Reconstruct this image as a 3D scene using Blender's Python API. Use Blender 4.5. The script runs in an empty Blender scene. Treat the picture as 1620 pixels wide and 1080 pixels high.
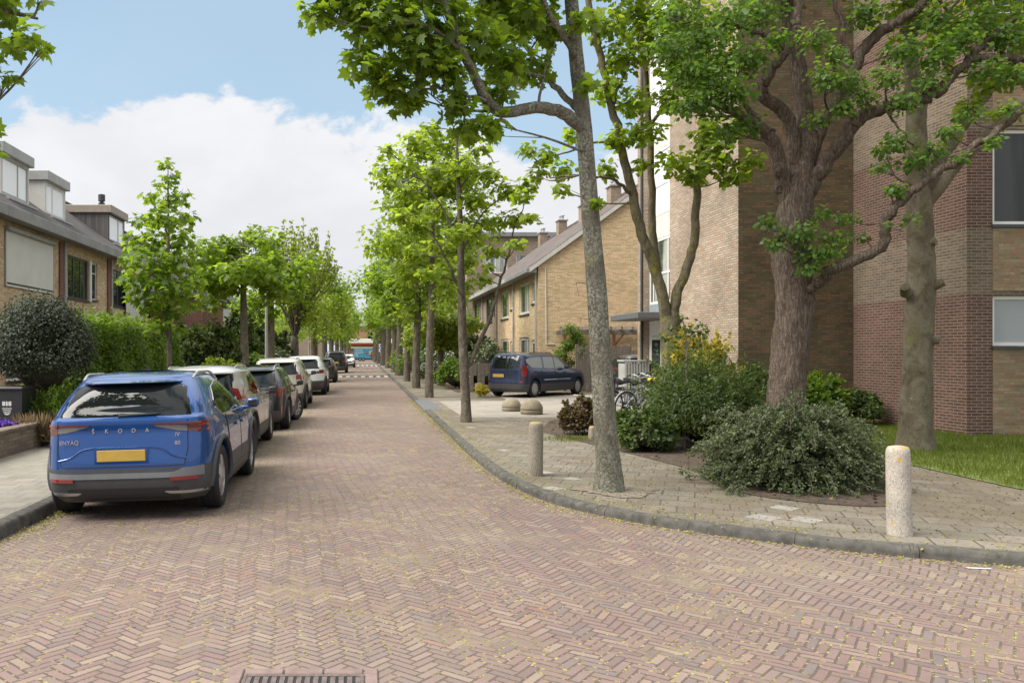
import bpy, math, random
import numpy as np
from mathutils import Vector, Matrix
R = math.radians
scene = bpy.context.scene
COL = scene.collection
rng = np.random.default_rng(7)
random.seed(7)
F, CX, HY, CH = 1300.0, 574.0, 555.0, 1.8     # focal length in photo pixels, vanishing point, eye height (m)
SW = 0.085                                     # pavement height above the road

def P(px, py, Y):
    return Vector(((px - CX) * Y / F, Y, CH - (py - HY) * Y / F))
def G(px, py, z=0.0):
    Y = F * (CH - z) / (py - HY)
    return Vector(((px - CX) * Y / F, Y, z))
def PX(px, Y):
    return (px - CX) * Y / F

# ------------------------------------------------------------------ objects
def tag(o, label=None, cat=None, group=None, kind=None):
    if label: o['label'] = label
    if cat: o['category'] = cat
    if group: o['group'] = group
    if kind: o['kind'] = kind
    return o
def thing(name, label, cat, loc=(0, 0, 0), rotz=0.0, group=None):
    o = bpy.data.objects.new(name, None); COL.objects.link(o)
    o.location = loc; o.rotation_euler = (0, 0, rotz); o.empty_display_size = 0.2
    return tag(o, label, cat, group)
def copy_tree(o, parent=None):
    c = o.copy(); COL.objects.link(c)
    if parent is not None: c.parent = parent
    for ch in list(o.children): copy_tree(ch, c)
    return c

class MB:
    """collects shapes, then links them as one mesh object"""
    def __init__(self): self.v = []; self.f = []; self.m = []; self.mats = []; self.cur = 0
    def mat(self, m):
        if m not in self.mats: self.mats.append(m)
        self.cur = self.mats.index(m); return self
    def add(self, vs, fs):
        b = len(self.v); self.v.extend([tuple(p) for p in vs])
        for f in fs: self.f.append([b + i for i in f]); self.m.append(self.cur)
    def box(self, x0, x1, y0, y1, z0, z1, M=None):
        vs = [(x, y, z) for z in (z0, z1) for y in (y0, y1) for x in (x0, x1)]
        if M is not None: vs = [tuple(M @ Vector(p)) for p in vs]
        self.add(vs, [(0, 2, 3, 1), (4, 5, 7, 6), (0, 1, 5, 4), (2, 6, 7, 3), (0, 4, 6, 2), (1, 3, 7, 5)])
        return self
    def bbox(self, x0, x1, y0, y1, z0, z1, b=0.01, M=None):
        """box with chamfered edges"""
        vs = []; 
        X = (x0, x1); Y = (y0, y1); Z = (z0, z1)
        s = (1, -1); idx = {}
        for i in (0, 1):
            for j in (0, 1):
                for k in (0, 1):
                    for a in range(3):
                        p = [X[i], Y[j], Z[k]]
                        for q in range(3):
                            if q != a: p[q] += b * s[(i, j, k)[q]]
                        idx[(i, j, k, a)] = len(vs); vs.append(tuple(p))
        fs = []
        for a in range(3):
            o = [q for q in range(3) if q != a]
            for e in (0, 1):
                ring = []
                for c in ((0, 0), (1, 0), (1, 1), (0, 1)):
                    t = [0, 0, 0]; t[a] = e; t[o[0]] = c[0]; t[o[1]] = c[1]
                    ring.append(idx[(t[0], t[1], t[2], a)])
                fs.append(ring)
        for a in range(3):     # edges along axis a
            o = [q for q in range(3) if q != a]
            for c in ((0, 0), (1, 0), (1, 1), (0, 1)):
                t0 = [0, 0, 0]; t0[o[0]] = c[0]; t0[o[1]] = c[1]; t1 = list(t0); t1[a] = 1
                fs.append([idx[(*t0, o[0])], idx[(*t1, o[0])], idx[(*t1, o[1])], idx[(*t0, o[1])]])
        for key in [(i, j, k) for i in (0, 1) for j in (0, 1) for k in (0, 1)]:
            fs.append([idx[(*key, a)] for a in range(3)])
        if M is not None: vs = [tuple(M @ Vector(p)) for p in vs]
        self.add(vs, fs); return self
    def quad(self, a, b, c, d): self.add([a, b, c, d], [(0, 1, 2, 3)]); return self
    def poly(self, pts): self.add(pts, [tuple(range(len(pts)))]); return self
    def prism(self, poly, z0, z1):
        n = len(poly)
        self.add([(p[0], p[1], z0) for p in poly] + [(p[0], p[1], z1) for p in poly],
                 [tuple(range(n))[::-1], tuple(range(n, 2 * n))] + [(i, (i + 1) % n, n + (i + 1) % n, n + i) for i in range(n)])
        return self
    def prism_axis(self, poly, a0, a1, axis):
        """poly is given in the two other axes (in order); extruded along axis"""
        n = len(poly)
        def mk(p, a):
            q = list(p); q.insert(axis, a); return tuple(q)
        self.add([mk(p, a0) for p in poly] + [mk(p, a1) for p in poly],
                 [tuple(range(n))[::-1], tuple(range(n, 2 * n))] + [(i, (i + 1) % n, n + (i + 1) % n, n + i) for i in range(n)])
        return self
    def tube(self, pts, rad, seg=8, cap=True, squash=1.0):
        pts = [Vector(p) for p in pts]; n = len(pts)
        if not hasattr(rad, '__len__'): rad = [rad] * n
        vs = []; T = (pts[1] - pts[0]).normalized()
        u = T.orthogonal().normalized()
        for i, p in enumerate(pts):
            t = (pts[min(i + 1, n - 1)] - pts[max(i - 1, 0)])
            t = t.normalized() if t.length > 1e-9 else T
            u = (u - t * u.dot(t))
            u = u.normalized() if u.length > 1e-6 else t.orthogonal().normalized()
            w = t.cross(u)
            for k in range(seg):
                a = 2 * math.pi * k / seg
                vs.append(p + (u * math.cos(a) + w * math.sin(a) * squash) * rad[i])
        fs = []
        for i in range(n - 1):
            for k in range(seg):
                a = i * seg + k; b = i * seg + (k + 1) % seg
                fs.append((a, b, b + seg, a + seg))
        if cap: fs.append(tuple(range(seg))[::-1]); fs.append(tuple(range((n - 1) * seg, n * seg)))
        self.add(vs, fs); return self
    def lathe(self, prof, seg=24, axis='z', origin=(0, 0, 0), close=True):
        """prof: list of (r, h) around axis"""
        vs = []; o = Vector(origin)
        for r, h in prof:
            for k in range(seg):
                a = 2 * math.pi * k / seg; c, s = r * math.cos(a), r * math.sin(a)
                q = (c, s, h) if axis == 'z' else ((h, c, s) if axis == 'x' else (s, h, c))
                vs.append(o + Vector(q))
        fs = []
        for i in range(len(prof) - 1):
            for k in range(seg):
                a = i * seg + k; b = i * seg + (k + 1) % seg
                fs.append((a, b, b + seg, a + seg))
        if close:
            fs.append(tuple(range(seg))[::-1]); n = len(prof)
            fs.append(tuple(range((n - 1) * seg, n * seg)))
        self.add(vs, fs); return self
    def mesh(self, name):
        me = bpy.data.meshes.new(name); me.from_pydata(self.v, [], self.f)
        for m in self.mats: me.materials.append(m)
        if len(self.mats) > 1: me.polygons.foreach_set('material_index', self.m)
        return me
    def build(self, name, m=None, parent=None, smooth=None, fix=True):
        if m is not None and not self.mats: self.mats = [m]
        me = self.mesh(name)
        if fix:
            import bmesh
            bm = bmesh.new(); bm.from_mesh(me); bmesh.ops.recalc_face_normals(bm, faces=bm.faces); bm.to_mesh(me); bm.free()
        if smooth is not None:
            me.polygons.foreach_set('use_smooth', [True] * len(me.polygons))
            if smooth < 179: me.set_sharp_from_angle(angle=R(smooth))
        o = bpy.data.objects.new(name, me); COL.objects.link(o)
        if parent is not None: o.parent = parent
        return o

def spline(pts, sub=6):
    """Catmull-Rom through points (any dimension)"""
    p = [np.array(q, float) for q in pts]; p = [2 * p[0] - p[1]] + p + [2 * p[-1] - p[-2]]
    out = []
    for i in range(1, len(p) - 2):
        for k in range(sub):
            t = k / sub
            out.append(0.5 * ((2 * p[i]) + (p[i + 1] - p[i - 1]) * t + (2 * p[i - 1] - 5 * p[i] + 4 * p[i + 1] - p[i + 2]) * t * t
                              + (3 * p[i] - p[i - 1] - 3 * p[i + 1] + p[i + 2]) * t ** 3))
    out.append(p[-2]); return out

# ------------------------------------------------------------------ material helpers
class NT:
    def __init__(self, mat=None, tree=None):
        self.t = tree or mat.node_tree
    def n(self, typ, **kw):
        x = self.t.nodes.new(typ)
        for k, v in kw.items(): setattr(x, k, v)
        return x
    def link(self, a, b): self.t.links.new(a, b)
    def put(self, sock, v):
        if isinstance(v, bpy.types.NodeSocket): self.link(v, sock)
        elif v is not None:
            if sock.type == 'RGBA' and len(v) == 3: v = (*v, 1)
            sock.default_value = v
    def m(self, op, a, b=None, c=None, clamp=False):
        x = self.n('ShaderNodeMath', operation=op); x.use_clamp = clamp
        for i, v in enumerate((a, b, c)):
            if v is not None: self.put(x.inputs[i], v)
        return x.outputs[0]
    def mix(self, fac, a, b, blend='MIX'):
        x = self.n('ShaderNodeMix', data_type='RGBA', blend_type=blend)
        self.put(x.inputs[0], fac); self.put(x.inputs[6], a); self.put(x.inputs[7], b)
        return x.outputs[2]
    def noise(self, scale, detail=4, rough=0.55, vec=None, dist=0.0):
        x = self.n('ShaderNodeTexNoise'); x.inputs['Scale'].default_value = scale; x.inputs['Detail'].default_value = detail
        x.inputs['Roughness'].default_value = rough; x.inputs['Distortion'].default_value = dist
        if vec is not None: self.link(vec, x.inputs['Vector'])
        return x.outputs[0]
    def ramp(self, fac, stops, interp='LINEAR'):
        x = self.n('ShaderNodeValToRGB'); x.color_ramp.interpolation = interp
        e = x.color_ramp.elements
        while len(e) < len(stops): e.new(0.5)
        for i, (p, c) in enumerate(stops):
            e[i].position = p; e[i].color = (*c, 1) if len(c) == 3 else c
        self.link(fac, x.inputs[0]); return x.outputs[0]
    def mapr(self, v, a, b, c=0.0, d=1.0, smooth=True):
        x = self.n('ShaderNodeMapRange'); x.interpolation_type = 'SMOOTHSTEP' if smooth else 'LINEAR'
        self.put(x.inputs[0], v)
        for i, q in enumerate((a, b, c, d)): self.put(x.inputs[i + 1], q)
        return x.outputs[0]
    def combine(self, x=0.0, y=0.0, z=0.0):
        c = self.n('ShaderNodeCombineXYZ')
        for i, v in enumerate((x, y, z)): self.put(c.inputs[i], v)
        return c.outputs[0]
    def sep(self, v):
        s = self.n('ShaderNodeSeparateXYZ'); self.link(v, s.inputs[0]); return s.outputs
    def bump(self, h, strength=0.4, dist=0.02):
        b = self.n('ShaderNodeBump'); b.inputs['Strength'].default_value = strength; b.inputs['Distance'].default_value = dist
        self.link(h, b.inputs['Height']); return b.outputs[0]

MATS = {}
def new_mat(name):
    m = bpy.data.materials.new(name); m.use_nodes = True; MATS[name] = m
    nt = NT(m); b = m.node_tree.nodes['Principled BSDF']
    return m, nt, b
def simple(name, col, rough=0.6, metal=0.0, var=0.12, scale=6.0, bump=0.0, coat=0.0, spec=0.5, coords='Object', stretch=None):
    if name in MATS: return MATS[name]
    m, nt, b = new_mat(name)
    tc = nt.n('ShaderNodeTexCoord').outputs[coords]
    if stretch:
        mp = nt.n('ShaderNodeMapping'); mp.inputs['Scale'].default_value = stretch; nt.link(tc, mp.inputs[0]); tc = mp.outputs[0]
    if var > 0:
        n = nt.noise(scale, 5, 0.6, tc)
        lo = tuple(c * (1 - var) for c in col); hi = tuple(min(1, c * (1 + var)) for c in col)
        nt.link(nt.ramp(n, [(0.3, lo), (0.7, hi)]), b.inputs['Base Color'])
        if bump > 0: nt.link(nt.bump(n, bump, 0.01), b.inputs['Normal'])
    else: b.inputs['Base Color'].default_value = (*col, 1)
    b.inputs['Roughness'].default_value = rough; b.inputs['Metallic'].default_value = metal
    b.inputs['Coat Weight'].default_value = coat; b.inputs['Coat Roughness'].default_value = 0.04
    b.inputs['Specular IOR Level'].default_value = spec
    return m
def wall_uv(nt):
    """metres along the wall / up it, picked from the facing direction"""
    g = nt.n('ShaderNodeNewGeometry'); p = nt.sep(g.outputs['Position']); n = nt.sep(g.outputs['True Normal'])
    fx = nt.m('GREATER_THAN', nt.m('ABSOLUTE', n[0]), 0.6)
    fz = nt.m('GREATER_THAN', nt.m('ABSOLUTE', n[2]), 0.8)
    u = nt.m('ADD', nt.m('MULTIPLY', fx, p[1]), nt.m('MULTIPLY', nt.m('SUBTRACT', 1.0, fx), p[0]))
    v = nt.m('ADD', nt.m('MULTIPLY', fz, p[1]), nt.m('MULTIPLY', nt.m('SUBTRACT', 1.0, fz), p[2]))
    return u, v, g.outputs['Position'], p
def brick_nodes(nt, u, v, c1, c2, mortar, bw, bh, ms, offset=0.5):
    b = nt.n('ShaderNodeTexBrick'); b.offset = offset; b.squash = 1.0
    nt.link(nt.combine(u, v, 0.0), b.inputs['Vector'])
    for k, c in (('Color1', c1), ('Color2', c2), ('Mortar', mortar)): nt.put(b.inputs[k], c)
    b.inputs['Scale'].default_value = 1.0; b.inputs['Mortar Size'].default_value = ms; b.inputs['Mortar Smooth'].default_value = 0.2
    b.inputs['Bias'].default_value = 0.0; b.inputs['Brick Width'].default_value = bw; b.inputs['Row Height'].default_value = bh
    return b.outputs['Color'], b.outputs['Fac']
def brick(name, c1, c2, mortar, bw=0.215, bh=0.0625, ms=0.007, stain=0.25, third=None, rough=0.88, bands=None, bump=0.5):
    """bands: (z list, c1, c2, mortar) - the second brick fills the courses between successive pairs of heights"""
    m, nt, b = new_mat(name)
    u, v, pos, p = wall_uv(nt)
    col, fac = brick_nodes(nt, u, v, c1, c2, mortar, bw, bh, ms)
    # every brick its own tone
    iu = nt.m('FLOOR', nt.m('DIVIDE', v, bh))
    sh = nt.m('MULTIPLY', nt.m('MODULO', iu, 2.0), bw * 0.5)
    iv = nt.m('FLOOR', nt.m('DIVIDE', nt.m('ADD', u, sh), bw))
    wn = nt.n('ShaderNodeTexWhiteNoise', noise_dimensions='2D'); nt.link(nt.combine(iv, iu, 0.0), wn.inputs['Vector'])
    def dress(col, fac, third):
        if third is not None:
            t = nt.m('GREATER_THAN', wn.outputs['Value'], 0.80)
            t = nt.m('MULTIPLY', t, nt.m('SUBTRACT', 1.0, fac)); col = nt.mix(t, col, third)
        k = nt.mapr(wn.outputs['Value'], 0, 1, 0.78, 1.2, False)
        k = nt.m('ADD', nt.m('MULTIPLY', k, nt.m('SUBTRACT', 1.0, fac)), fac)
        return nt.mix(1.0, col, nt.combine(k, k, k), 'MULTIPLY')
    col = dress(col, fac, third)
    if bands:
        zs, d1, d2, dm = bands
        col2, fac2 = brick_nodes(nt, u, v, d1, d2, dm, bw, bh, ms); col2 = dress(col2, fac2, None)
        msk = None
        for z0, z1 in zs:
            w = nt.m('MULTIPLY', nt.m('GREATER_THAN', p[2], z0), nt.m('LESS_THAN', p[2], z1))
            msk = w if msk is None else nt.m('ADD', msk, w)
        col = nt.mix(msk, col, col2)
    n1 = nt.noise(0.55, 5, 0.6, pos); n2 = nt.noise(18.0, 3, 0.6, pos)
    s = nt.mapr(n1, 0.3, 0.7, 1 - stain, 1 + stain * 0.55, False); s = nt.m('MULTIPLY', s, nt.mapr(n2, 0.2, 0.8, 0.88, 1.12, False))
    col = nt.mix(1.0, col, nt.combine(s, s, s), 'MULTIPLY')
    nt.link(col, b.inputs['Base Color']); b.inputs['Roughness'].default_value = rough
    b.inputs['Specular IOR Level'].default_value = 0.25
    h = nt.m('ADD', nt.m('SUBTRACT', 1.0, fac), nt.m('MULTIPLY', n2, 0.35))
    nt.link(nt.bump(h, bump, 0.008), b.inputs['Normal'])
    return m
def leafmat(name, c, t, c2=None, gloss=0.45, trans=0.42):
    """leaf: many tones, light passes through it"""
    m = bpy.data.materials.new(name); m.use_nodes = True; MATS[name] = m
    nt = NT(m); N = m.node_tree.nodes; b = N['Principled BSDF']; out = N['Material Output']
    g = nt.n('ShaderNodeNewGeometry'); r = g.outputs['Random Per Island']
    c2 = c2 or tuple(x * 1.5 for x in c)
    big = nt.noise(0.9, 2, 0.5, g.outputs['Position'])
    f = nt.m('ADD', nt.m('MULTIPLY', r, 0.6), nt.m('MULTIPLY', nt.mapr(big, 0.3, 0.7, 0, 1), 0.4))
    col = nt.ramp(f, [(0.0, tuple(x * 0.62 for x in c)), (0.45, c), (1.0, c2)])
    tcol = nt.ramp(f, [(0.0, tuple(x * 0.7 for x in t)), (1.0, tuple(min(1, x * 1.25) for x in t))])
    nt.link(col, b.inputs['Base Color']); b.inputs['Roughness'].default_value = gloss; b.inputs['Specular IOR Level'].default_value = 0.4
    tr = nt.n('ShaderNodeBsdfTranslucent'); nt.link(tcol, tr.inputs['Color'])
    mx = nt.n('ShaderNodeMixShader'); mx.inputs[0].default_value = trans
    nt.link(b.outputs[0], mx.inputs[1]); nt.link(tr.outputs[0], mx.inputs[2]); nt.link(mx.outputs[0], out.inputs['Surface'])
    return m
# ------------------------------------------------------------------ materials
def herringbone():
    m, nt, b = new_mat('herringbone_clinker')
    pos = nt.n('ShaderNodeNewGeometry').outputs['Position']
    warp = nt.n('ShaderNodeTexNoise'); warp.inputs['Scale'].default_value = 0.55; warp.inputs['Detail'].default_value = 2
    nt.link(pos, warp.inputs['Vector'])
    ws = nt.sep(warp.outputs['Color'])
    p = nt.sep(pos)
    X = nt.m('ADD', p[0], nt.m('MULTIPLY', nt.m('SUBTRACT', ws[0], 0.5), 0.20))
    Y = nt.m('ADD', p[1], nt.m('MULTIPLY', nt.m('SUBTRACT', ws[1], 0.5), 0.35))
    w, n = 0.064, 3.0
    ca, sa = math.cos(R(51)) / w, math.sin(R(51)) / w
    a = nt.m('ADD', nt.m('MULTIPLY', X, ca), nt.m('MULTIPLY', Y, sa)); c = nt.m('SUBTRACT', nt.m('MULTIPLY', Y, ca), nt.m('MULTIPLY', X, sa))
    a = nt.m('ADD', a, 4000.0); c = nt.m('ADD', c, 4000.0)
    i = nt.m('FLOOR', a); j = nt.m('FLOOR', c); fx = nt.m('SUBTRACT', a, i); fy = nt.m('SUBTRACT', c, j)
    d = nt.m('FLOORED_MODULO', nt.m('SUBTRACT', i, j), 2 * n)
    hor = nt.m('LESS_THAN', d, n - 0.5); ver = nt.m('SUBTRACT', 1.0, hor)
    lx = nt.m('ADD', d, fx); ly = nt.m('ADD', nt.m('SUBTRACT', 2 * n - 1, d), fy)
    def edge(l, f): return nt.m('MINIMUM', nt.m('MINIMUM', l, nt.m('SUBTRACT', n, l)), nt.m('MINIMUM', f, nt.m('SUBTRACT', 1.0, f)))
    e = nt.m('ADD', nt.m('MULTIPLY', hor, edge(lx, fy)), nt.m('MULTIPLY', ver, edge(ly, fx)))
    idx = nt.m('SUBTRACT', i, nt.m('MULTIPLY', hor, d))
    idy = nt.m('SUBTRACT', j, nt.m('MULTIPLY', ver, nt.m('SUBTRACT', 2 * n - 1, d)))
    wn = nt.n('ShaderNodeTexWhiteNoise', noise_dimensions='3D'); nt.link(nt.combine(idx, idy, hor), wn.inputs['Vector'])
    col = nt.ramp(wn.outputs['Value'], [(0.0, (0.170, 0.116, 0.110)), (0.10, (0.190, 0.154, 0.154)), (0.18, (0.212, 0.138, 0.126)), (0.45, (0.240, 0.160, 0.146)), (0.64, (0.215, 0.148, 0.138)),
                                       (0.82, (0.268, 0.192, 0.162)), (0.96, (0.310, 0.235, 0.185)), (1.0, (0.262, 0.140, 0.112))])
    fine = nt.noise(70, 4, 0.65, pos); big = nt.noise(0.35, 4, 0.6, pos); mid = nt.noise(2.6, 5, 0.62, pos)
    s = nt.m('MULTIPLY', nt.mapr(fine, 0.25, 0.75, 0.80, 1.2, False), nt.mapr(mid, 0.25, 0.75, 0.86, 1.12, False))
    col = nt.mix(1.0, col, nt.combine(s, s, s), 'MULTIPLY')
    # dusty, sandy film that takes the red out in broad patches
    col = nt.mix(nt.mapr(big, 0.38, 0.68, 0.15, 0.58), col, (0.262, 0.212, 0.178))
    # tyre-polished lanes and a few darker, damp-looking repairs along the street
    mpx = nt.n('ShaderNodeMapping'); mpx.inputs['Scale'].default_value = (1, 0.12, 1); nt.link(pos, mpx.inputs[0])
    lane = nt.mapr(nt.noise(0.9, 4, 0.6, mpx.outputs[0]), 0.35, 0.68, 0.90, 1.06, False)
    blot = nt.mapr(nt.noise(1.5, 4, 0.7, pos), 0.60, 0.70, 1.0, 0.84)
    lane = nt.m('MULTIPLY', nt.m('MULTIPLY', lane, blot), 0.88); col = nt.mix(1.0, col, nt.combine(lane, lane, lane), 'MULTIPLY')
    # the moss and sand in the joints; more of it away from the wheels
    jn = nt.m('ADD', 0.085, nt.m('MULTIPLY', mid, 0.12))
    joint = nt.mapr(e, nt.m('MULTIPLY', jn, 0.45), jn, 1.0, 0.0)
    mossn = nt.noise(1.1, 6, 0.72, pos)
    moss = nt.mapr(mossn, 0.50, 0.64)
    jc = nt.mix(moss, (0.108, 0.082, 0.068), (0.20, 0.175, 0.080))
    bits = nt.m('MULTIPLY', nt.mapr(nt.noise(26, 3, 0.6, pos), 0.56, 0.62), nt.mapr(nt.noise(0.9, 4, 0.6, pos), 0.40, 0.58))
    jc = nt.mix(bits, jc, (0.36, 0.32, 0.08))
    wide = nt.mapr(e, 0.10, 0.17, 1.0, 0.0)
    col = nt.mix(joint, col, jc); col = nt.mix(nt.m('MULTIPLY', nt.m('MULTIPLY', wide, bits), 0.8), col, (0.36, 0.32, 0.08))
    # moss strip by the parked cars
    strip = nt.m('MULTIPLY', nt.mapr(p[0], -0.9, -2.6), nt.mapr(nt.noise(0.8, 5, 0.65, pos), 0.42, 0.66))
    strip = nt.m('MULTIPLY', strip, nt.mapr(p[1], 7.0, 14.0))
    col = nt.mix(nt.m('MULTIPLY', strip, nt.mapr(nt.noise(24, 3, 0.6, pos), 0.35, 0.6, 0.15, 0.75)), col, (0.23, 0.235, 0.07))
    nt.link(col, b.inputs['Base Color']); b.inputs['Roughness'].default_value = 0.86; b.inputs['Specular IOR Level'].default_value = 0.3
    h = nt.m('ADD', nt.m('SUBTRACT', 1.0, joint), nt.m('MULTIPLY', fine, 0.35))
    h = nt.m('ADD', h, nt.m('MULTIPLY', wn.outputs['Value'], 0.25))
    nt.link(nt.bump(h, 0.55, 0.010), b.inputs['Normal'])
    return m
def paving(name, c1, c2, mortar, bw, bh, ms=0.006, moss=0.5, offset=0.5, rot=0.0, dirt=(0.16, 0.13, 0.085)):
    m, nt, b = new_mat(name)
    g = nt.n('ShaderNodeNewGeometry'); pos = g.outputs['Position']
    mp = nt.n('ShaderNodeMapping'); mp.inputs['Rotation'].default_value = (0, 0, rot); nt.link(pos, mp.inputs[0])
    q = nt.sep(mp.outputs[0])
    col, fac = brick_nodes(nt, q[0], q[1], c1, c2, mortar, bw, bh, ms, offset)
    big = nt.noise(0.5, 5, 0.62, pos); fine = nt.noise(45, 4, 0.6, pos); mid = nt.noise(3.0, 5, 0.6, pos)
    s = nt.m('MULTIPLY', nt.mapr(fine, 0.25, 0.75, 0.80, 1.18, False), nt.mapr(mid, 0.3, 0.7, 0.84, 1.12, False))
    col = nt.mix(1.0, col, nt.combine(s, s, s), 'MULTIPLY')
    col = nt.mix(nt.mapr(big, 0.40, 0.64, 0.0, 0.65), col, dirt)
    green = nt.m('MULTIPLY', nt.mapr(nt.noise(1.7, 6, 0.7, pos), 0.50, 0.64), nt.m('ADD', nt.m('MULTIPLY', fac, 0.75), 0.12))
    col = nt.mix(nt.m('MULTIPLY', green, moss), col, (0.15, 0.155, 0.045))
    nt.link(col, b.inputs['Base Color']); b.inputs['Roughness'].default_value = 0.9; b.inputs['Specular IOR Level'].default_value = 0.25
    h = nt.m('ADD', nt.m('SUBTRACT', 1.0, fac), nt.m('MULTIPLY', fine, 0.4))
    nt.link(nt.bump(h, 0.5, 0.006), b.inputs['Normal'])
    return m
def bark(name, c1, c2, lichen=None, vscale=9.0, stretch=(1, 1, 0.16), bump=0.7, amount=0.52, dist=0.03):
    m, nt, b = new_mat(name)
    pos = nt.n('ShaderNodeNewGeometry').outputs['Position']
    mp = nt.n('ShaderNodeMapping'); mp.inputs['Scale'].default_value = stretch; nt.link(pos, mp.inputs[0])
    n = nt.noise(vscale, 7, 0.68, mp.outputs[0], 0.6); n2 = nt.noise(30, 4, 0.6, pos); big = nt.noise(2.2, 4, 0.6, pos)
    col = nt.ramp(n, [(0.30, tuple(x * 0.55 for x in c1)), (0.48, c1), (0.68, c2)])
    s = nt.mapr(n2, 0.25, 0.75, 0.8, 1.2, False); col = nt.mix(1.0, col, nt.combine(s, s, s), 'MULTIPLY')
    if lichen:
        for (lc, th, sc) in lichen:
            k = nt.m('MULTIPLY', nt.mapr(nt.noise(sc, 6, 0.72, pos), th, th + 0.08), nt.mapr(big, 0.35, 0.6, 0.25, 1.0))
            col = nt.mix(k, col, lc)
    nt.link(col, b.inputs['Base Color']); b.inputs['Roughness'].default_value = 0.92; b.inputs['Specular IOR Level'].default_value = 0.2
    h = nt.m('ADD', n, nt.m('MULTIPLY', n2, 0.3)); nt.link(nt.bump(h, bump, dist), b.inputs['Normal'])
    return m
def rooftile(name, c, slope_axis='x'):
    """rows of interlocking tiles running down the slope"""
    m, nt, b = new_mat(name)
    pos = nt.n('ShaderNodeNewGeometry').outputs['Position']; p = nt.sep(pos)
    row = nt.m('FRACT', nt.m('DIVIDE', p[2], 0.20)); colm = nt.m('FRACT', nt.m('DIVIDE', p[1], 0.30))
    wave = nt.m('SINE', nt.m('MULTIPLY', colm, 2 * math.pi))
    wn = nt.n('ShaderNodeTexWhiteNoise', noise_dimensions='2D')
    nt.link(nt.combine(nt.m('FLOOR', nt.m('DIVIDE', p[2], 0.20)), nt.m('FLOOR', nt.m('DIVIDE', p[1], 0.30)), 0.0), wn.inputs['Vector'])
    k = nt.m('MULTIPLY', nt.mapr(wn.outputs['Value'], 0, 1, 0.78, 1.25, False), nt.mapr(nt.noise(1.3, 5, 0.65, pos), 0.3, 0.7, 0.75, 1.2, False))
    col = nt.mix(1.0, c, nt.combine(k, k, k), 'MULTIPLY')
    lip = nt.mapr(row, 0.0, 0.10, 1.0, 0.0); col = nt.mix(nt.m('MULTIPLY', lip, 0.7), col, tuple(x * 0.35 for x in c))
    nt.link(col, b.inputs['Base Color']); b.inputs['Roughness'].default_value = 0.75
    h = nt.m('ADD', nt.m('MULTIPLY', wave, 0.5), nt.m('SUBTRACT', 1.0, row)); nt.link(nt.bump(h, 0.8, 0.03), b.inputs['Normal'])
    return m
def planks(name, c, w=0.12, axis=0, rough=0.8):
    m, nt, b = new_mat(name)
    pos = nt.n('ShaderNodeNewGeometry').outputs['Position']; p = nt.sep(pos)
    t = nt.m('DIVIDE', p[axis], w); f = nt.m('FRACT', t)
    wn = nt.n('ShaderNodeTexWhiteNoise', noise_dimensions='1D'); nt.link(nt.m('FLOOR', t), wn.inputs['W'])
    gap = nt.mapr(nt.m('MINIMUM', f, nt.m('SUBTRACT', 1.0, f)), 0.0, 0.06, 1.0, 0.0)
    mp = nt.n('ShaderNodeMapping'); mp.inputs['Scale'].default_value = (1, 1, 0.08); nt.link(pos, mp.inputs[0])
    k = nt.m('MULTIPLY', nt.mapr(wn.outputs['Value'], 0, 1, 0.75, 1.2, False), nt.mapr(nt.noise(14, 5, 0.6, mp.outputs[0]), 0.25, 0.75, 0.8, 1.2, False))
    col = nt.mix(1.0, c, nt.combine(k, k, k), 'MULTIPLY'); col = nt.mix(gap, col, tuple(x * 0.15 for x in c))
    nt.link(col, b.inputs['Base Color']); b.inputs['Roughness'].default_value = rough
    nt.link(nt.bump(nt.m('SUBTRACT', 1.0, gap), 0.5, 0.01), b.inputs['Normal'])
    return m
def speckle(name, base, dark, light, scale=120, lichen=True, rough=0.9):
    """exposed aggregate concrete"""
    m, nt, b = new_mat(name)
    pos = nt.n('ShaderNodeNewGeometry').outputs['Position']
    v = nt.n('ShaderNodeTexVoronoi'); v.inputs['Scale'].default_value = scale; nt.link(pos, v.inputs['Vector'])
    s = nt.sep(v.outputs['Color'])
    col = nt.ramp(s[0], [(0.0, dark), (0.3, base), (0.7, base), (1.0, light)])
    big = nt.noise(5, 5, 0.65, pos); k = nt.mapr(big, 0.3, 0.7, 0.8, 1.15, False)
    col = nt.mix(1.0, col, nt.combine(k, k, k), 'MULTIPLY')
    if lichen:
        l = nt.mapr(nt.noise(9, 3, 0.5, pos), 0.66, 0.69)
        up = nt.sep(nt.n('ShaderNodeNewGeometry').outputs['Normal'])[2]
        col = nt.mix(l, col, (0.50, 0.30, 0.045))
        top = nt.m('MULTIPLY', nt.mapr(up, 0.3, 0.8), nt.mapr(nt.noise(11, 5, 0.7, pos), 0.42, 0.58))
        col = nt.mix(top, col, (0.40, 0.28, 0.08))
    nt.link(col, b.inputs['Base Color']); b.inputs['Roughness'].default_value = rough
    nt.link(nt.bump(nt.m('ADD', v.outputs['Distance'], nt.m('MULTIPLY', big, 0.6)), 0.5, 0.006), b.inputs['Normal'])
    return m
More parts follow.
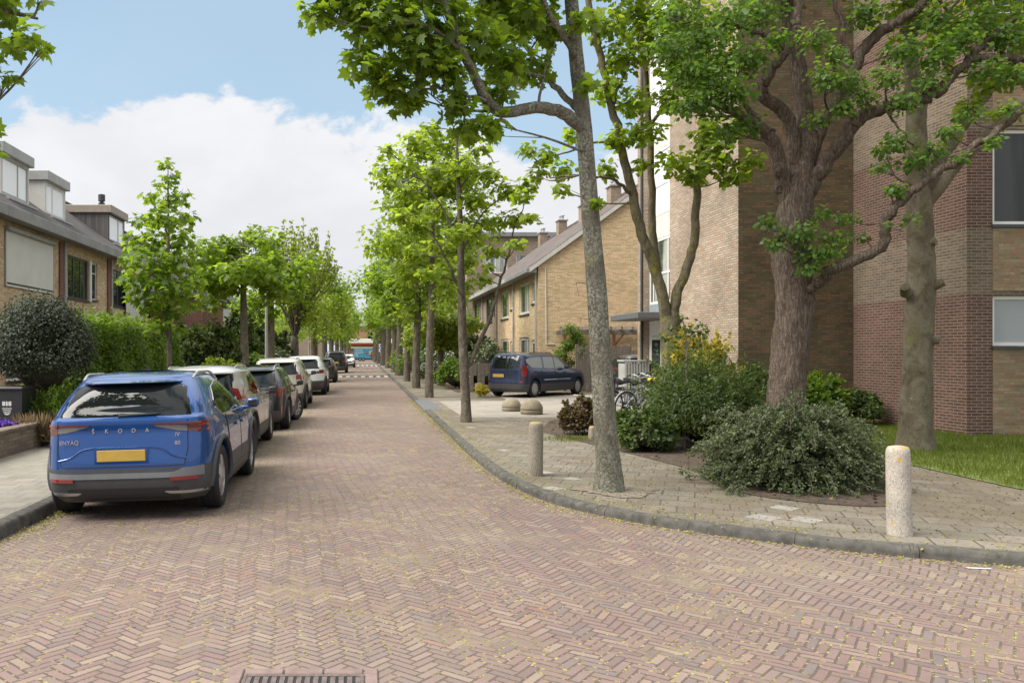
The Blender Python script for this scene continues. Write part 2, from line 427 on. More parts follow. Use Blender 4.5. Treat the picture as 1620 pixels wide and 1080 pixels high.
def glass(name, tint=(0.02, 0.025, 0.03), rough=0.03, spec=0.9, curtain=None):
    """dark pane with a mirror-like face; curtains or a dim room show as broad tone changes"""
    m, nt, b = new_mat(name)
    b.inputs['Roughness'].default_value = rough; b.inputs['Specular IOR Level'].default_value = 0.5; b.inputs['IOR'].default_value = 1.5
    b.inputs['Base Color'].default_value = (*tint, 1)
    b.inputs['Coat Weight'].default_value = 0.0
    if curtain:
        pos = nt.n('ShaderNodeNewGeometry').outputs['Position']
        mp = nt.n('ShaderNodeMapping'); mp.inputs['Scale'].default_value = (1, 1, 0.1); nt.link(pos, mp.inputs[0])
        n = nt.noise(1.6, 3, 0.5, mp.outputs[0])
        nt.link(nt.ramp(n, [(0.45, tint), (0.55, curtain)]), b.inputs['Base Color'])
    pos2 = nt.n('ShaderNodeNewGeometry').outputs['Position']
    nt.link(nt.bump(nt.noise(1.2, 2, 0.5, pos2), 0.03, 0.05), b.inputs['Normal'])
    return m
def carpaint(name, col, metal=0.35, rough=0.32):
    m, nt, b = new_mat(name)
    pos = nt.n('ShaderNodeTexCoord').outputs['Object']
    fl = nt.noise(900, 2, 0.5, pos); k = nt.mapr(fl, 0.3, 0.7, 0.9, 1.1, False)
    nt.link(nt.mix(1.0, col, nt.combine(k, k, k), 'MULTIPLY'), b.inputs['Base Color'])
    b.inputs['Metallic'].default_value = metal; b.inputs['Coat Weight'].default_value = 1.0; b.inputs['Coat Roughness'].default_value = 0.03
    d = nt.noise(3.0, 5, 0.6, pos)
    nt.link(nt.mapr(d, 0.3, 0.75, rough, rough + 0.18, False), b.inputs['Roughness'])
    return m

M_road = herringbone()
M_pave = paving('pavement_tiles', (0.165, 0.145, 0.115), (0.225, 0.198, 0.160), (0.085, 0.072, 0.050), 0.36, 0.36, 0.010, 0.9, rot=R(22), dirt=(0.135, 0.108, 0.072))
M_paveL = paving('grey_pavement_tiles', (0.225, 0.205, 0.172), (0.27, 0.245, 0.208), (0.12, 0.105, 0.08), 0.30, 0.30, 0.006, 0.35, dirt=(0.22, 0.205, 0.17))
M_drive = paving('pale_driveway_tiles', (0.265, 0.240, 0.210), (0.315, 0.285, 0.250), (0.14, 0.122, 0.10), 0.30, 0.30, 0.006, 0.3, dirt=(0.33, 0.30, 0.25))
M_kerb = simple('kerb_stone', (0.080, 0.074, 0.064), 0.9, var=0.45, scale=9, bump=0.5)
M_soil = simple('garden_soil', (0.070, 0.050, 0.034), 0.95, var=0.45, scale=14, bump=0.9)
M_ground = simple('sandy_ground', (0.16, 0.14, 0.10), 0.95, var=0.3, scale=0.7)
M_turf = simple('turf', (0.125, 0.155, 0.035), 0.9, var=0.4, scale=6, bump=0.6)
M_darktile = simple('dark_ramp_tiles', (0.12, 0.125, 0.13), 0.85, var=0.2, scale=9, bump=0.3)
M_white = simple('white_paint', (0.72, 0.71, 0.68), 0.45, var=0.06, scale=3)
M_offw = simple('old_white_paint', (0.60, 0.585, 0.54), 0.6, var=0.1, scale=3)
M_grey = simple('grey_trim', (0.22, 0.225, 0.225), 0.55, var=0.12, scale=2)
M_lgrey = simple('zinc_grey', (0.36, 0.355, 0.34), 0.5, var=0.16, scale=2.5)
M_dgrey = simple('anthracite_paint', (0.045, 0.05, 0.055), 0.4, var=0.15, scale=3)
M_black = simple('black_rubber', (0.018, 0.018, 0.018), 0.75, var=0.2, scale=30)
M_blackp = simple('black_plastic', (0.028, 0.028, 0.030), 0.5, var=0.15, scale=20)
M_clad = simple('grey_cladding', (0.060, 0.060, 0.062), 0.55, var=0.12, scale=12)
M_silver = simple('brushed_silver', (0.52, 0.52, 0.52), 0.32, metal=0.75, var=0.05)
M_alloy = simple('alloy', (0.50, 0.50, 0.51), 0.33, metal=0.7, var=0.05)
M_hub = simple('wheel_cover', (0.42, 0.42, 0.42), 0.4, metal=0.3, var=0.08)
M_chrome = simple('chrome', (0.8, 0.8, 0.8), 0.12, metal=1.0, var=0.0)
M_red = simple('red_lens', (0.20, 0.008, 0.010), 0.12, var=0.0, coat=1.0)
M_dred = simple('dark_red_lens', (0.095, 0.006, 0.008), 0.12, var=0.0, coat=1.0)
M_clear = simple('clear_lens', (0.18, 0.17, 0.165), 0.15, metal=0.2, var=0.05, scale=40, coat=1.0)
M_plate = simple('yellow_plate', (0.50, 0.32, 0.06), 0.5, var=0.10, scale=5)
M_cglass = glass('car_glass', (0.010, 0.012, 0.013), 0.02, 0.8)
M_cglass.node_tree.nodes['Principled BSDF'].inputs['IOR'].default_value = 1.36
M_cglass3 = glass('painted_bright_glass', (0.26, 0.285, 0.27), 0.03, 1.0)  # opaque; pale base colour paints in the brightness seen in the windows
M_cglass2 = glass('side_glass', (0.018, 0.024, 0.020), 0.02, 1.0)
M_pane = glass('window_glass', (0.022, 0.028, 0.028), 0.02, 1.0)
M_paned = glass('dim_room_glass', (0.012, 0.015, 0.014), 0.02, 1.0, (0.035, 0.04, 0.038))
M_panec = glass('curtained_glass', (0.05, 0.06, 0.055), 0.03, 0.9, (0.42, 0.42, 0.38))
M_frost = simple('frosted_glass', (0.33, 0.35, 0.36), 0.35, var=0.06, scale=60, bump=0.2)
M_shut = simple('roller_shutter', (0.64, 0.62, 0.56), 0.6, var=0.06, scale=1.5)
B_tan = brick('sand_yellow_brick', (0.70, 0.525, 0.335), (0.64, 0.47, 0.295), (0.36, 0.29, 0.205), third=(0.50, 0.30, 0.16))
B_yel = brick('yellow_gable_brick', (0.74, 0.56, 0.335), (0.67, 0.50, 0.29), (0.50, 0.38, 0.24), bh=0.067, ms=0.008, third=(0.72, 0.51, 0.32), stain=0.10)
B_grey = brick('grey_brown_brick', (0.33, 0.25, 0.18), (0.27, 0.205, 0.15), (0.24, 0.20, 0.16), stain=0.15)
B_red = brick('red_pillar_brick', (0.21, 0.065, 0.045), (0.155, 0.048, 0.036), (0.33, 0.26, 0.21), ms=0.009)
B_flat = brick('flats_beige_brick', (0.44, 0.36, 0.275), (0.37, 0.30, 0.225), (0.20, 0.155, 0.115), third=(0.33, 0.23, 0.16), stain=0.3, ms=0.009)
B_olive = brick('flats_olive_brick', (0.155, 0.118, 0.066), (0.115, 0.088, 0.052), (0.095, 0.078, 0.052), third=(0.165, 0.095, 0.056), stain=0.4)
B_band = brick('flats_banded_brick', (0.175, 0.132, 0.092), (0.135, 0.102, 0.072), (0.26, 0.215, 0.168), ms=0.0095, stain=0.22,
               bands=([(-1, 2.95), (4.25, 6.2), (7.4, 9.3), (10.5, 30)], (0.138, 0.068, 0.052), (0.104, 0.053, 0.043), (0.235, 0.19, 0.15)))
B_yelp = brick('flats_yellow_panel_brick', (0.33, 0.25, 0.155), (0.26, 0.19, 0.12), (0.25, 0.20, 0.14), third=(0.25, 0.15, 0.09), stain=0.25)
B_wall = brick('garden_wall_brick', (0.20, 0.155, 0.115), (0.15, 0.115, 0.085), (0.12, 0.10, 0.08), stain=0.3)
B_gwall = brick('pale_garden_wall_brick', (0.42, 0.30, 0.20), (0.34, 0.235, 0.155), (0.28, 0.22, 0.16), stain=0.2)
B_orange = brick('orange_brick', (0.48, 0.27, 0.15), (0.42, 0.23, 0.13), (0.38, 0.26, 0.17))
T_dark = rooftile('dark_roof_tiles', (0.058, 0.050, 0.047))
T_brown = rooftile('brown_roof_tiles', (0.105, 0.082, 0.072))
W_fence = planks('weathered_fence_boards', (0.25, 0.215, 0.175), 0.13, 0)
W_fencey = planks('weathered_fence_side', (0.25, 0.215, 0.175), 0.13, 1)
W_dark = planks('dark_boards', (0.045, 0.040, 0.036), 0.16, 2)
W_clad = planks('grey_dormer_boards', (0.115, 0.105, 0.10), 0.10, 0)
M_oldwood = simple('old_wood', (0.20, 0.165, 0.13), 0.85, var=0.3, scale=10, bump=0.3)
M_rdwood = simple('brown_wood', (0.20, 0.09, 0.05), 0.7, var=0.2, scale=8)
K_lime = bark('grey_lime_bark', (0.115, 0.102, 0.076), (0.195, 0.175, 0.135),
              [((0.265, 0.275, 0.215), 0.49, 34), ((0.40, 0.41, 0.36), 0.60, 60), ((0.26, 0.22, 0.045), 0.63, 4.0)], 12, (1, 1, 0.35), 0.6)
K_row = bark('street_tree_bark', (0.115, 0.095, 0.07), (0.21, 0.18, 0.14), [((0.30, 0.30, 0.26), 0.58, 18)], 14, (1, 1, 0.3), 0.6)
K_old = bark('furrowed_old_bark', (0.118, 0.086, 0.064), (0.250, 0.200, 0.162), None, 34, (1, 1, 0.18), 1.0, dist=0.05)
K_moss = bark('mossy_bark', (0.125, 0.105, 0.065), (0.205, 0.175, 0.12), [((0.21, 0.19, 0.04), 0.52, 5.0), ((0.30, 0.30, 0.25), 0.62, 30)], 11, (1, 1, 0.4), 0.5)
K_beech = bark('smooth_beech_bark', (0.135, 0.112, 0.075), (0.205, 0.178, 0.13), [((0.14, 0.13, 0.05), 0.55, 3.0), ((0.33, 0.33, 0.28), 0.62, 22)], 4, (1, 1, 0.8), 0.35)
M_bol = speckle('aggregate_concrete', (0.43, 0.385, 0.325), (0.20, 0.17, 0.14), (0.56, 0.51, 0.44), 150)
M_bol2 = speckle('mossy_concrete', (0.26, 0.225, 0.17), (0.15, 0.13, 0.10), (0.36, 0.32, 0.26), 110)
M_hemi = speckle('weathered_concrete_ball', (0.255, 0.215, 0.15), (0.17, 0.14, 0.10), (0.33, 0.28, 0.21), 90, lichen=False)
L_map = leafmat('maple_leaf', (0.100, 0.155, 0.014), (0.36, 0.52, 0.028), (0.185, 0.25, 0.028), trans=0.50)
L_mapy = leafmat('young_maple_leaf', (0.125, 0.190, 0.018), (0.42, 0.56, 0.035), (0.20, 0.275, 0.03), trans=0.52)
L_row = leafmat('street_tree_leaf', (0.105, 0.170, 0.016), (0.36, 0.52, 0.03), (0.175, 0.25, 0.028), trans=0.52)
L_yel = leafmat('yellow_green_leaf', (0.135, 0.190, 0.020), (0.42, 0.52, 0.035), (0.22, 0.28, 0.035), trans=0.5)
L_pear = leafmat('round_leaf', (0.072, 0.135, 0.026), (0.25, 0.42, 0.040), (0.15, 0.235, 0.055), trans=0.48)
L_dark = leafmat('evergreen_leaf', (0.044, 0.055, 0.030), (0.08, 0.10, 0.03), (0.088, 0.100, 0.062), 0.6, 0.18)
L_yew = leafmat('yew_needles', (0.056, 0.090, 0.020), (0.15, 0.23, 0.026), (0.135, 0.170, 0.034), 0.55, 0.28)
L_cot = leafmat('cotoneaster_leaf', (0.092, 0.122, 0.050), (0.17, 0.22, 0.06), (0.195, 0.215, 0.115), 0.5, 0.25)
L_hedge = leafmat('hedge_leaf', (0.095, 0.165, 0.020), (0.28, 0.42, 0.03), (0.17, 0.25, 0.03), 0.5, 0.42)
L_gold = leafmat('golden_leaf', (0.36, 0.29, 0.02), (0.55, 0.48, 0.03), (0.55, 0.45, 0.04), 0.5, 0.4)
L_var = leafmat('variegated_leaf', (0.10, 0.13, 0.05), (0.18, 0.24, 0.08), (0.36, 0.38, 0.24), 0.4, 0.25)
L_red = leafmat('reddish_leaf', (0.105, 0.060, 0.030), (0.20, 0.16, 0.04), (0.13, 0.18, 0.04), 0.5, 0.25)
L_grass = leafmat('grass_blade', (0.145, 0.195, 0.024), (0.32, 0.42, 0.035), (0.25, 0.28, 0.07), 0.6, 0.4)
L_dry = leafmat('dry_grass_blade', (0.20, 0.145, 0.075), (0.28, 0.18, 0.08), (0.32, 0.21, 0.11), 0.7, 0.25)
L_deb = leafmat('fallen_blossom', (0.30, 0.285, 0.055), (0.35, 0.33, 0.06), (0.40, 0.36, 0.10), 0.8, 0.2)
L_brown = leafmat('fallen_brown_leaf', (0.14, 0.085, 0.045), (0.16, 0.10, 0.05), (0.24, 0.15, 0.08), 0.8, 0.15)
L_purple = leafmat('purple_petal', (0.10, 0.035, 0.30), (0.14, 0.05, 0.38), (0.15, 0.05, 0.42), 0.6, 0.3)
L_whitef = leafmat('white_petal', (0.55, 0.55, 0.50), (0.5, 0.5, 0.45), (0.7, 0.7, 0.66), 0.6, 0.3)
M_core = simple('dark_core_fill', (0.030, 0.030, 0.016), 0.95, var=0.4, scale=9, bump=0.8)  # for the solid cores put inside bushes and hedge, not real twigs
# ------------------------------------------------------------------ foliage
def mirror(half):
    """half outline from the stalk round the right side to the tip -> full outline"""
    h = np.array(half, float); l = h[1:-1][::-1].copy(); l[:, 0] *= -1
    o = np.vstack([h, l]); z = -0.30 * np.abs(o[:, 0]) - 0.22 * (o[:, 1] - 0.3) ** 2
    return np.column_stack([o, z])
S_MAPLE = mirror([(0, 0), (.26, -.12), (.30, .06), (.56, .16), (.42, .34), (.50, .62), (.22, .56), (0, 1.0)])
S_LOBE = mirror([(0, 0), (.30, -.05), (.52, .25), (.30, .45), (.28, .70), (0, 1.0)])
S_OVAL = mirror([(0, 0), (.26, .22), (.34, .50), (.22, .80), (0, 1.0)])
S_DIA = mirror([(0, 0), (.36, .45), (0, 1.0)])
S_SLIM = mirror([(0, 0), (.15, .4), (0, 1.0)])
S_BLADE = np.array([(-.04, 0, 0), (.04, 0, 0), (.02, .6, .06), (0, 1.0, .22), (-.02, .6, .06)], float)
def unit(a):
    return a / np.maximum(np.linalg.norm(a, axis=1, keepdims=True), 1e-9)
def leaf_obj(name, pos, nrm, tip, size, shape, m, parent=None):
    n = unit(nrm); t = unit(tip - n * np.sum(tip * n, 1, keepdims=True)); b = np.cross(t, n)
    s = np.broadcast_to(np.asarray(size, float).reshape(-1, 1, 1), (len(pos), 1, 1))
    V = pos[:, None, :] + s * (shape[None, :, 0:1] * b[:, None, :] + shape[None, :, 1:2] * t[:, None, :] + shape[None, :, 2:3] * n[:, None, :])
    k = shape.shape[0]; N = len(pos)
    me = bpy.data.meshes.new(name)
    me.vertices.add(N * k); me.vertices.foreach_set('co', V.reshape(-1).astype(np.float32))
    me.loops.add(N * k); me.loops.foreach_set('vertex_index', np.arange(N * k, dtype=np.int32))
    me.polygons.add(N); me.polygons.foreach_set('loop_start', np.arange(0, N * k, k, dtype=np.int32))
    me.polygons.foreach_set('loop_total', np.full(N, k, dtype=np.int32)); me.update(calc_edges=True)
    me.materials.append(m)
    o = bpy.data.objects.new(name, me); COL.objects.link(o)
    if parent is not None: o.parent = parent
    return o
def clump_points(clumps, power=0.45, flat=0.8):
    """clumps: (x,y,z,r,n) -> leaf positions, outward directions"""
    ps, os_ = [], []
    for (x, y, z, r, n) in clumps:
        n = int(n); d = unit(rng.normal(size=(n, 3)))
        q = d * (rng.random((n, 1)) ** power) * r
        # uneven outline: lumps inside the clump
        q *= 1 + 0.22 * np.sin(d[:, :1] * 5 + x * 3) * np.cos(d[:, 1:2] * 6 + z * 2)
        q[:, 2] *= flat
        ps.append(q + np.array([x, y, z])); os_.append(d)
    return np.vstack(ps), np.vstack(os_)
def leaves(name, clumps, size, shape, m, parent=None, power=0.45, flat=0.8, up=0.55, droop=0.45, spread=0.55, var=0.3, layers=0.0):
    p, d = clump_points(clumps, power, flat); n = len(p)
    if layers > 0: p[:, 2] = np.round(p[:, 2] / layers) * layers + rng.normal(0, layers * 0.14, n) - 0.10 * (d[:, 0] ** 2 + d[:, 1] ** 2)
    nr = d * (1 - up) + np.array([0, 0, up]) + rng.normal(0, spread, (n, 3)) * 0.6
    tip = d * np.array([1, 1, 0.3]) + np.array([0, 0, -droop]) + rng.normal(0, 0.45, (n, 3))
    return leaf_obj(name, p, nr, tip, size * (1 - var + 2 * var * rng.random(n)), shape, m, parent)
def limb(mb, pts, r0, r1, seg=8, sub=5, wob=0.0, power=1.0):
    s = spline(pts, sub); n = len(s)
    if wob: s = [q + (rng.normal(0, wob, 3) if 0 < i < n - 1 else 0) for i, q in enumerate(s)]
    rad = [r0 + (r1 - r0) * (i / (n - 1)) ** power for i in range(n)]
    mb.tube([Vector(q) for q in s], rad, seg)
    return s
def trunk_flare(mb, pts, rads, seg=14, sub=6, wob=0.01, lump=0.05):
    """main stem with a flared foot and an uneven skin"""
    s = spline([tuple(p) + (r,) for p, r in zip(pts, rads)], sub); n = len(s)
    vs = []; P_ = [Vector(q[:3]) for q in s]; T = (P_[1] - P_[0]).normalized(); u = Vector((1, 0, 0))
    for i, p in enumerate(P_):
        t = (P_[min(i + 1, n - 1)] - P_[max(i - 1, 0)]).normalized(); u = (u - t * u.dot(t)).normalized(); w = t.cross(u)
        for k in range(seg):
            a = 2 * math.pi * k / seg
            rr = s[i][3] * (1 + lump * math.sin(3 * a + i * 0.31) + lump * 0.7 * math.sin(5 * a - i * 0.47) + lump * 0.4 * rng.normal())
            vs.append(p + (u * math.cos(a) + w * math.sin(a)) * rr)
    fs = [(i * seg + k, i * seg + (k + 1) % seg, (i + 1) * seg + (k + 1) % seg, (i + 1) * seg + k) for i in range(n - 1) for k in range(seg)]
    fs.append(tuple(range((n - 1) * seg, n * seg)))
    mb.add(vs, fs); return [q[:3] for q in s]
def twigs_to(mb, clumps, skel, r0=0.022, twig=True, maxd=9):
    """a bent branch from the nearest lower point of the skeleton into every clump, then a few twigs"""
    sk = np.array(skel, float)
    for (x, y, z, r, n) in clumps:
        c = np.array([x, y, z]); d = np.linalg.norm(sk - c, axis=1) + np.where(sk[:, 2] > z - 0.05, 1.5, 0.0)
        a = sk[int(np.argmin(d))]; L = np.linalg.norm(c - a)
        if L > maxd: continue
        mid = (a + c) / 2 + rng.normal(0, 0.06 * L, 3) + np.array([0, 0, -0.05 * L])
        s = limb(mb, [a, mid, c], min(r0, 0.012 + 0.011 * L), 0.006, 5, 4)
        if twig:
            for _ in range(4):
                e = c + unit(rng.normal(size=(1, 3)))[0] * r * 0.8; b = s[int(rng.integers(len(s) // 2, len(s)))]
                mb.tube([Vector(b), Vector((b + e) / 2 + rng.normal(0, 0.05 * r, 3)), Vector(e)], [0.007, 0.005, 0.002], 4)
def crown_clumps(cx, cy, z0, z1, rad, k, lr=(0.5, 0.8), dens=90, shape='oval', hollow=0.35):
    """clump centres spread through an egg-shaped crown"""
    out = []; h = (z1 - z0) / 2; zc = (z0 + z1) / 2
    while len(out) < k:
        d = unit(rng.normal(size=(1, 3)))[0]; q = d * (hollow + (1 - hollow) * rng.random() ** 0.6)
        zz = q[2]
        f = 1.0
        if shape == 'cone': f = 0.30 + 0.70 * (1 - (zz + 1) / 2) ** 0.8 * 1.25
        elif shape == 'fan': f = 0.35 + 0.65 * ((zz + 1) / 2)
        r = lr[0] + (lr[1] - lr[0]) * rng.random()
        out.append((cx + q[0] * rad * f, cy + q[1] * rad * f, zc + zz * h, r, dens * r * r))
    return out

def garden_tree(name, label, base, h0, clumps, leaf, size, shape, tr=0.1, lean=(0, 0), barkm=None, group=None, cat='tree', **kw):
    t = thing(name, label, cat, base, 0, group)
    mb = MB(); top = max(c[2] for c in clumps)
    pts = [(0, 0, -0.1), (0, 0, h0 * 0.5), (lean[0] * .5, lean[1] * .5, h0), (lean[0], lean[1], h0 + (top - h0) * 0.6), (lean[0] * 1.1, lean[1] * 1.1, top - 0.2)]
    s = trunk_flare(mb, pts, [tr * 1.25, tr, tr * 0.92, tr * 0.5, tr * 0.15], 10, 6, 0.01, 0.04)
    sk = [q for q in s if q[2] > h0 * 0.75]
    twigs_to(mb, clumps, sk)
    mb.build('trunk', barkm or K_row, t, 60)
    leaves('crown', clumps, size, shape, leaf, t, **kw)
    return t
def blob(parent, name, c, r, m, k=10):
    """rough opaque dark core put inside a bush to stop see-through"""
    vs, fs = [], []; nu, nv = 16, 10
    for j in range(nv + 1):
        for i in range(nu):
            a = 2 * math.pi * i / nu; b = math.pi * (j / nv - 0.5)
            q = 1 + 0.14 * math.sin(3 * a + 2 * b) + 0.10 * math.sin(5 * b + a) + 0.05 * rng.normal()
            vs.append((c[0] + r[0] * q * math.cos(a) * math.cos(b), c[1] + r[1] * q * math.sin(a) * math.cos(b), c[2] + r[2] * q * math.sin(b)))
    for j in range(nv):
        for i in range(nu): fs.append((j * nu + i, j * nu + (i + 1) % nu, (j + 1) * nu + (i + 1) % nu, (j + 1) * nu + i))
    mb = MB(); mb.add(vs, fs); return mb.build(name, m, parent, 80)
def shrub(name, label, base, rad, n, leaf, size, shape=S_OVAL, cat='shrub', group=None, up=0.4, droop=0.2, lump=0.25, core=True, spiky=0.0, lift=0.0, flowers=None, k=26):
    """rounded bush: a solid dark core put inside and leaves through an uneven shell; rad = (rx, ry, height)"""
    t = thing(name, label, cat, base, 0, group); rx, ry, h = rad
    if core: blob(t, 'opaque_core', (0, 0, lift + h * 0.45), (rx * 0.55, ry * 0.55, h * 0.34), M_core)
    cl = []
    for i in range(k):
        d = unit(rng.normal(size=(1, 3)))[0]; d[2] = abs(d[2]) * 1.0 - 0.25
        q = 0.66 + lump * (rng.random() - 0.4)
        r = 0.36 * min(rx, ry, h) * (0.8 + 0.5 * rng.random())
        cl.append((d[0] * rx * q, d[1] * ry * q, max(0.10, lift + h * 0.45 + d[2] * h * 0.52 * q / 0.7), r, n / k))
    o = leaves('leaves', cl, size, shape, leaf, t, power=0.5, flat=0.9, up=up, droop=droop, spread=0.6)
    if spiky:
        p = []; nr = []; tp = []
        for (x, y, z, r, c) in cl:
            for _ in range(5):
                d = np.array([x / rx, y / ry, 0.7 + 0.5 * rng.random()]) + rng.normal(0, 0.3, 3); d /= np.linalg.norm(d)
                L = spiky * (0.6 + 0.8 * rng.random()); m_ = 16
                s = np.linspace(0, 1, m_)[:, None]; q = np.array([x, y, z]) + d * r * 0.7 + d * L * s
                p.append(q + rng.normal(0, 0.006, q.shape)); nr.append(rng.normal(0, 0.7, q.shape) + [0, 0, .5]); tp.append(np.tile(d, (m_, 1)) + rng.normal(0, 0.5, q.shape))
        leaf_obj('shoots', np.vstack(p), np.vstack(nr), np.vstack(tp), size * (0.7 + 0.6 * rng.random(len(np.vstack(p)))), shape, leaf, t)
    if flowers is not None:
        leaves('flowers', [(c[0] * 1.12, c[1] * 1.12, c[2] * 1.05, c[3] * 0.8, flowers[1] / k) for c in cl], flowers[2], S_OVAL, flowers[0], t, up=0.5, droop=0)
    return t
# ------------------------------------------------------------------ ground, road, pavements
def sheet(name, pts, z, m, kind='structure', div=None):
    mb = MB(); mb.poly([(p[0], p[1], z) for p in pts]); o = mb.build(name, m, fix=False); tag(o, kind=kind)
    return o
sheet('ground', [(-500, -120), (500, -120), (500, 700), (-500, 700)], -0.16, M_ground)
def camber(x):
    return -0.07 * max(0.0, min(1.0, (-1.2 - x) / 2.4))
mb = MB(); xs = [-90, -30, -3.7, -3.2, -2.6, -1.9, -1.2, 0, 1.9, 6, 30, 90]; ys = [-40, 0, 5, 6.5, 9, 12, 20, 40, 80, 140, 230]
for i in range(len(xs) - 1):
    for j in range(len(ys) - 1):
        q = [(xs[i], ys[j]), (xs[i + 1], ys[j]), (xs[i + 1], ys[j + 1]), (xs[i], ys[j + 1])]
        mb.add([(x, y, camber(x) * min(1.0, max(0.0, (y - 5.0) / 3.0))) for x, y in q], [(0, 1, 2, 3)])
tag(mb.build('road', M_road, smooth=179), kind='structure')
# kerb curves seen from above (road side)
KR = [(1.83, 232), (1.83, 60), (1.83, 30), (1.83, 20), (1.83, 15.5), (1.84, 13.8), (1.89, 12.2), (2.0, 10.8), (2.22, 9.75), (2.58, 9.02), (3.05, 8.4), (3.6, 7.92), (4.25, 7.45), (5.0, 7.06), (6.2, 6.62), (8.5, 6.05), (13, 5.6), (24, 5.3), (60, 5.2)]
KRs = [tuple(q) for q in spline(KR[3:], 5)]; KRs = KR[:3] + KRs
KL = [(-3.56, 232), (-3.56, 60), (-3.56, 20), (-3.56, 9), (-3.56, 7.6), (-3.68, 6.6), (-4.1, 5.6), (-5.0, 4.9), (-7, 4.5), (-60, 4.4)]
KLs = KL[:2] + [tuple(q) for q in spline(KL[2:], 5)]
def offset(curve, d):
    out = []
    for i, p in enumerate(curve):
        a = np.array(curve[max(i - 1, 0)]); b = np.array(curve[min(i + 1, len(curve) - 1)]); t = (b - a) / np.linalg.norm(b - a)
        out.append((p[0] - t[1] * d, p[1] + t[0] * d))
    return out
def resample(curve, step):
    c = [np.array(p, float) for p in curve]; out = [tuple(c[0])]; acc = 0.0
    for p, q in zip(c[:-1], c[1:]):
        L_ = np.linalg.norm(q - p); d = step - acc
        while d <= L_: out.append(tuple(p + (q - p) * d / L_)); d += step
        acc = L_ - (d - step)
    return out
def kerb(name, curve, side, base=0.0):
    """kerb stones about a metre long, with open joints and slightly different heights"""
    c = resample(curve, 0.2405); mb = MB(); k = 0
    while k < len(c) - 5:
        far = c[k][1] > 45 or abs(c[k][0]) > 25; n_ = 40 if far else 4
        seg = c[k:k + n_ + 1]; k += n_
        if len(seg) < 2: break
        p0, p1 = np.array(seg[0]), np.array(seg[1]); seg = [tuple(p0 + (p1 - p0) * .022)] + seg[1:]
        j = (rng.random() - .5) * .008; jz = (rng.random() - .5) * .010; sg = offset(seg, side * j)
        prof = [(sg, -0.16, 1), (sg, SW - 0.045, 1), (offset(sg, side * 0.012), SW - .015, 1), (offset(sg, side * 0.035), SW + 0.002, 1), (offset(sg, side * 0.15), SW + 0.005, 1), (offset(sg, side * 0.15), -0.16, 1)]
        vs = []; m = len(prof)
        for i in range(len(seg)):
            for q, z, _ in prof: vs.append((q[i][0], q[i][1], z + (jz if z > 0 else 0)))
        fs = [(i * m + a_, (i + 1) * m + a_, (i + 1) * m + a_ + 1, i * m + a_ + 1) for i in range(len(seg) - 1) for a_ in range(m - 1)]
        fs += [tuple(range(m))[::-1], tuple(range((len(seg) - 1) * m, len(seg) * m))]
        mb.add(vs, fs)
    tag(mb.build(name, M_kerb, smooth=40), kind='structure')
kerb('kerb_right', KRs, 1); kerb('kerb_left', KLs, -1)
ir = offset(KRs, 0.146)
sheet('pavement_right', ir + [(60, 232)], SW, M_pave)
il = offset(KLs, -0.146)
sheet('pavement_left', il + [(-60, 232)], SW, M_paveL)
sheet('driveway', [(2.6, 21.2), (5.6, 21.2), (9.1, 21.0), (9.1, 33.9), (5.1, 33.9), (5.1, 28.2), (2.6, 28.2)], SW + 0.004, M_drive)
mb = MB(); mb.bbox(1.812, 2.36, 24.0, 28.6, -.1, SW + .014, .02)
tag(mb.build('driveway_ramp', M_darktile), kind='structure')
bed = [tuple(q) for q in spline([(3.75, 17.5), (4.45, 13.7), (4.72, 11.8), (4.50, 10.4), (4.85, 9.45), (5.8, 9.05), (6.5, 9.9), (8.2, 12.3)], 5)] + [(8.2, 20.2), (9.2, 20.2), (9.2, 23.5), (6.2, 22.3), (4.6, 20.2)]
sheet('planting_bed', bed, SW + 0.008, M_soil)
lawn = [(8.2, 12.3), (8.12, 10.2), (8.4, 9.7), (30, 9.3), (30, 16.38), (12.05, 16.38), (12.05, 20.18), (8.2, 20.18)]
sheet('lawn', lawn, SW + 0.012, M_turf)
sheet('front_garden_soil', [(-10.58, 13.0), (-5.8, 13.0), (-5.8, 120), (-10.58, 120)], SW + 0.02, M_soil)
sheet('garden_soil', [(3.9, 34.2), (7.68, 34.2), (7.68, 120), (3.9, 120)], SW + 0.02, M_soil)
# a few paler paving stones
mb = MB()
for (px, py, w) in ((1207, 818, 1.0), (1240, 803, 0.9), (1275, 822, 0.95), (862, 747, 0.8), (905, 757, 0.7), (875, 772, 0.8), (745, 676, .8), (797, 712, .7)):
    c = G(px, py, SW); a = R(38); u = Vector((math.cos(a), math.sin(a), 0)) * 0.135 * w; v = Vector((-math.sin(a), math.cos(a), 0)) * 0.135 * w
    mb.add([c + o_ + Vector((0, 0, 0.0015)) for o_ in (u + v, v - u, -u - v, u - v)], [(0, 1, 2, 3)])
tag(mb.build('pale_paving_stones', simple('pale_stone', (0.28, 0.26, 0.225), 0.8, var=0.15, scale=8)), kind='stuff')
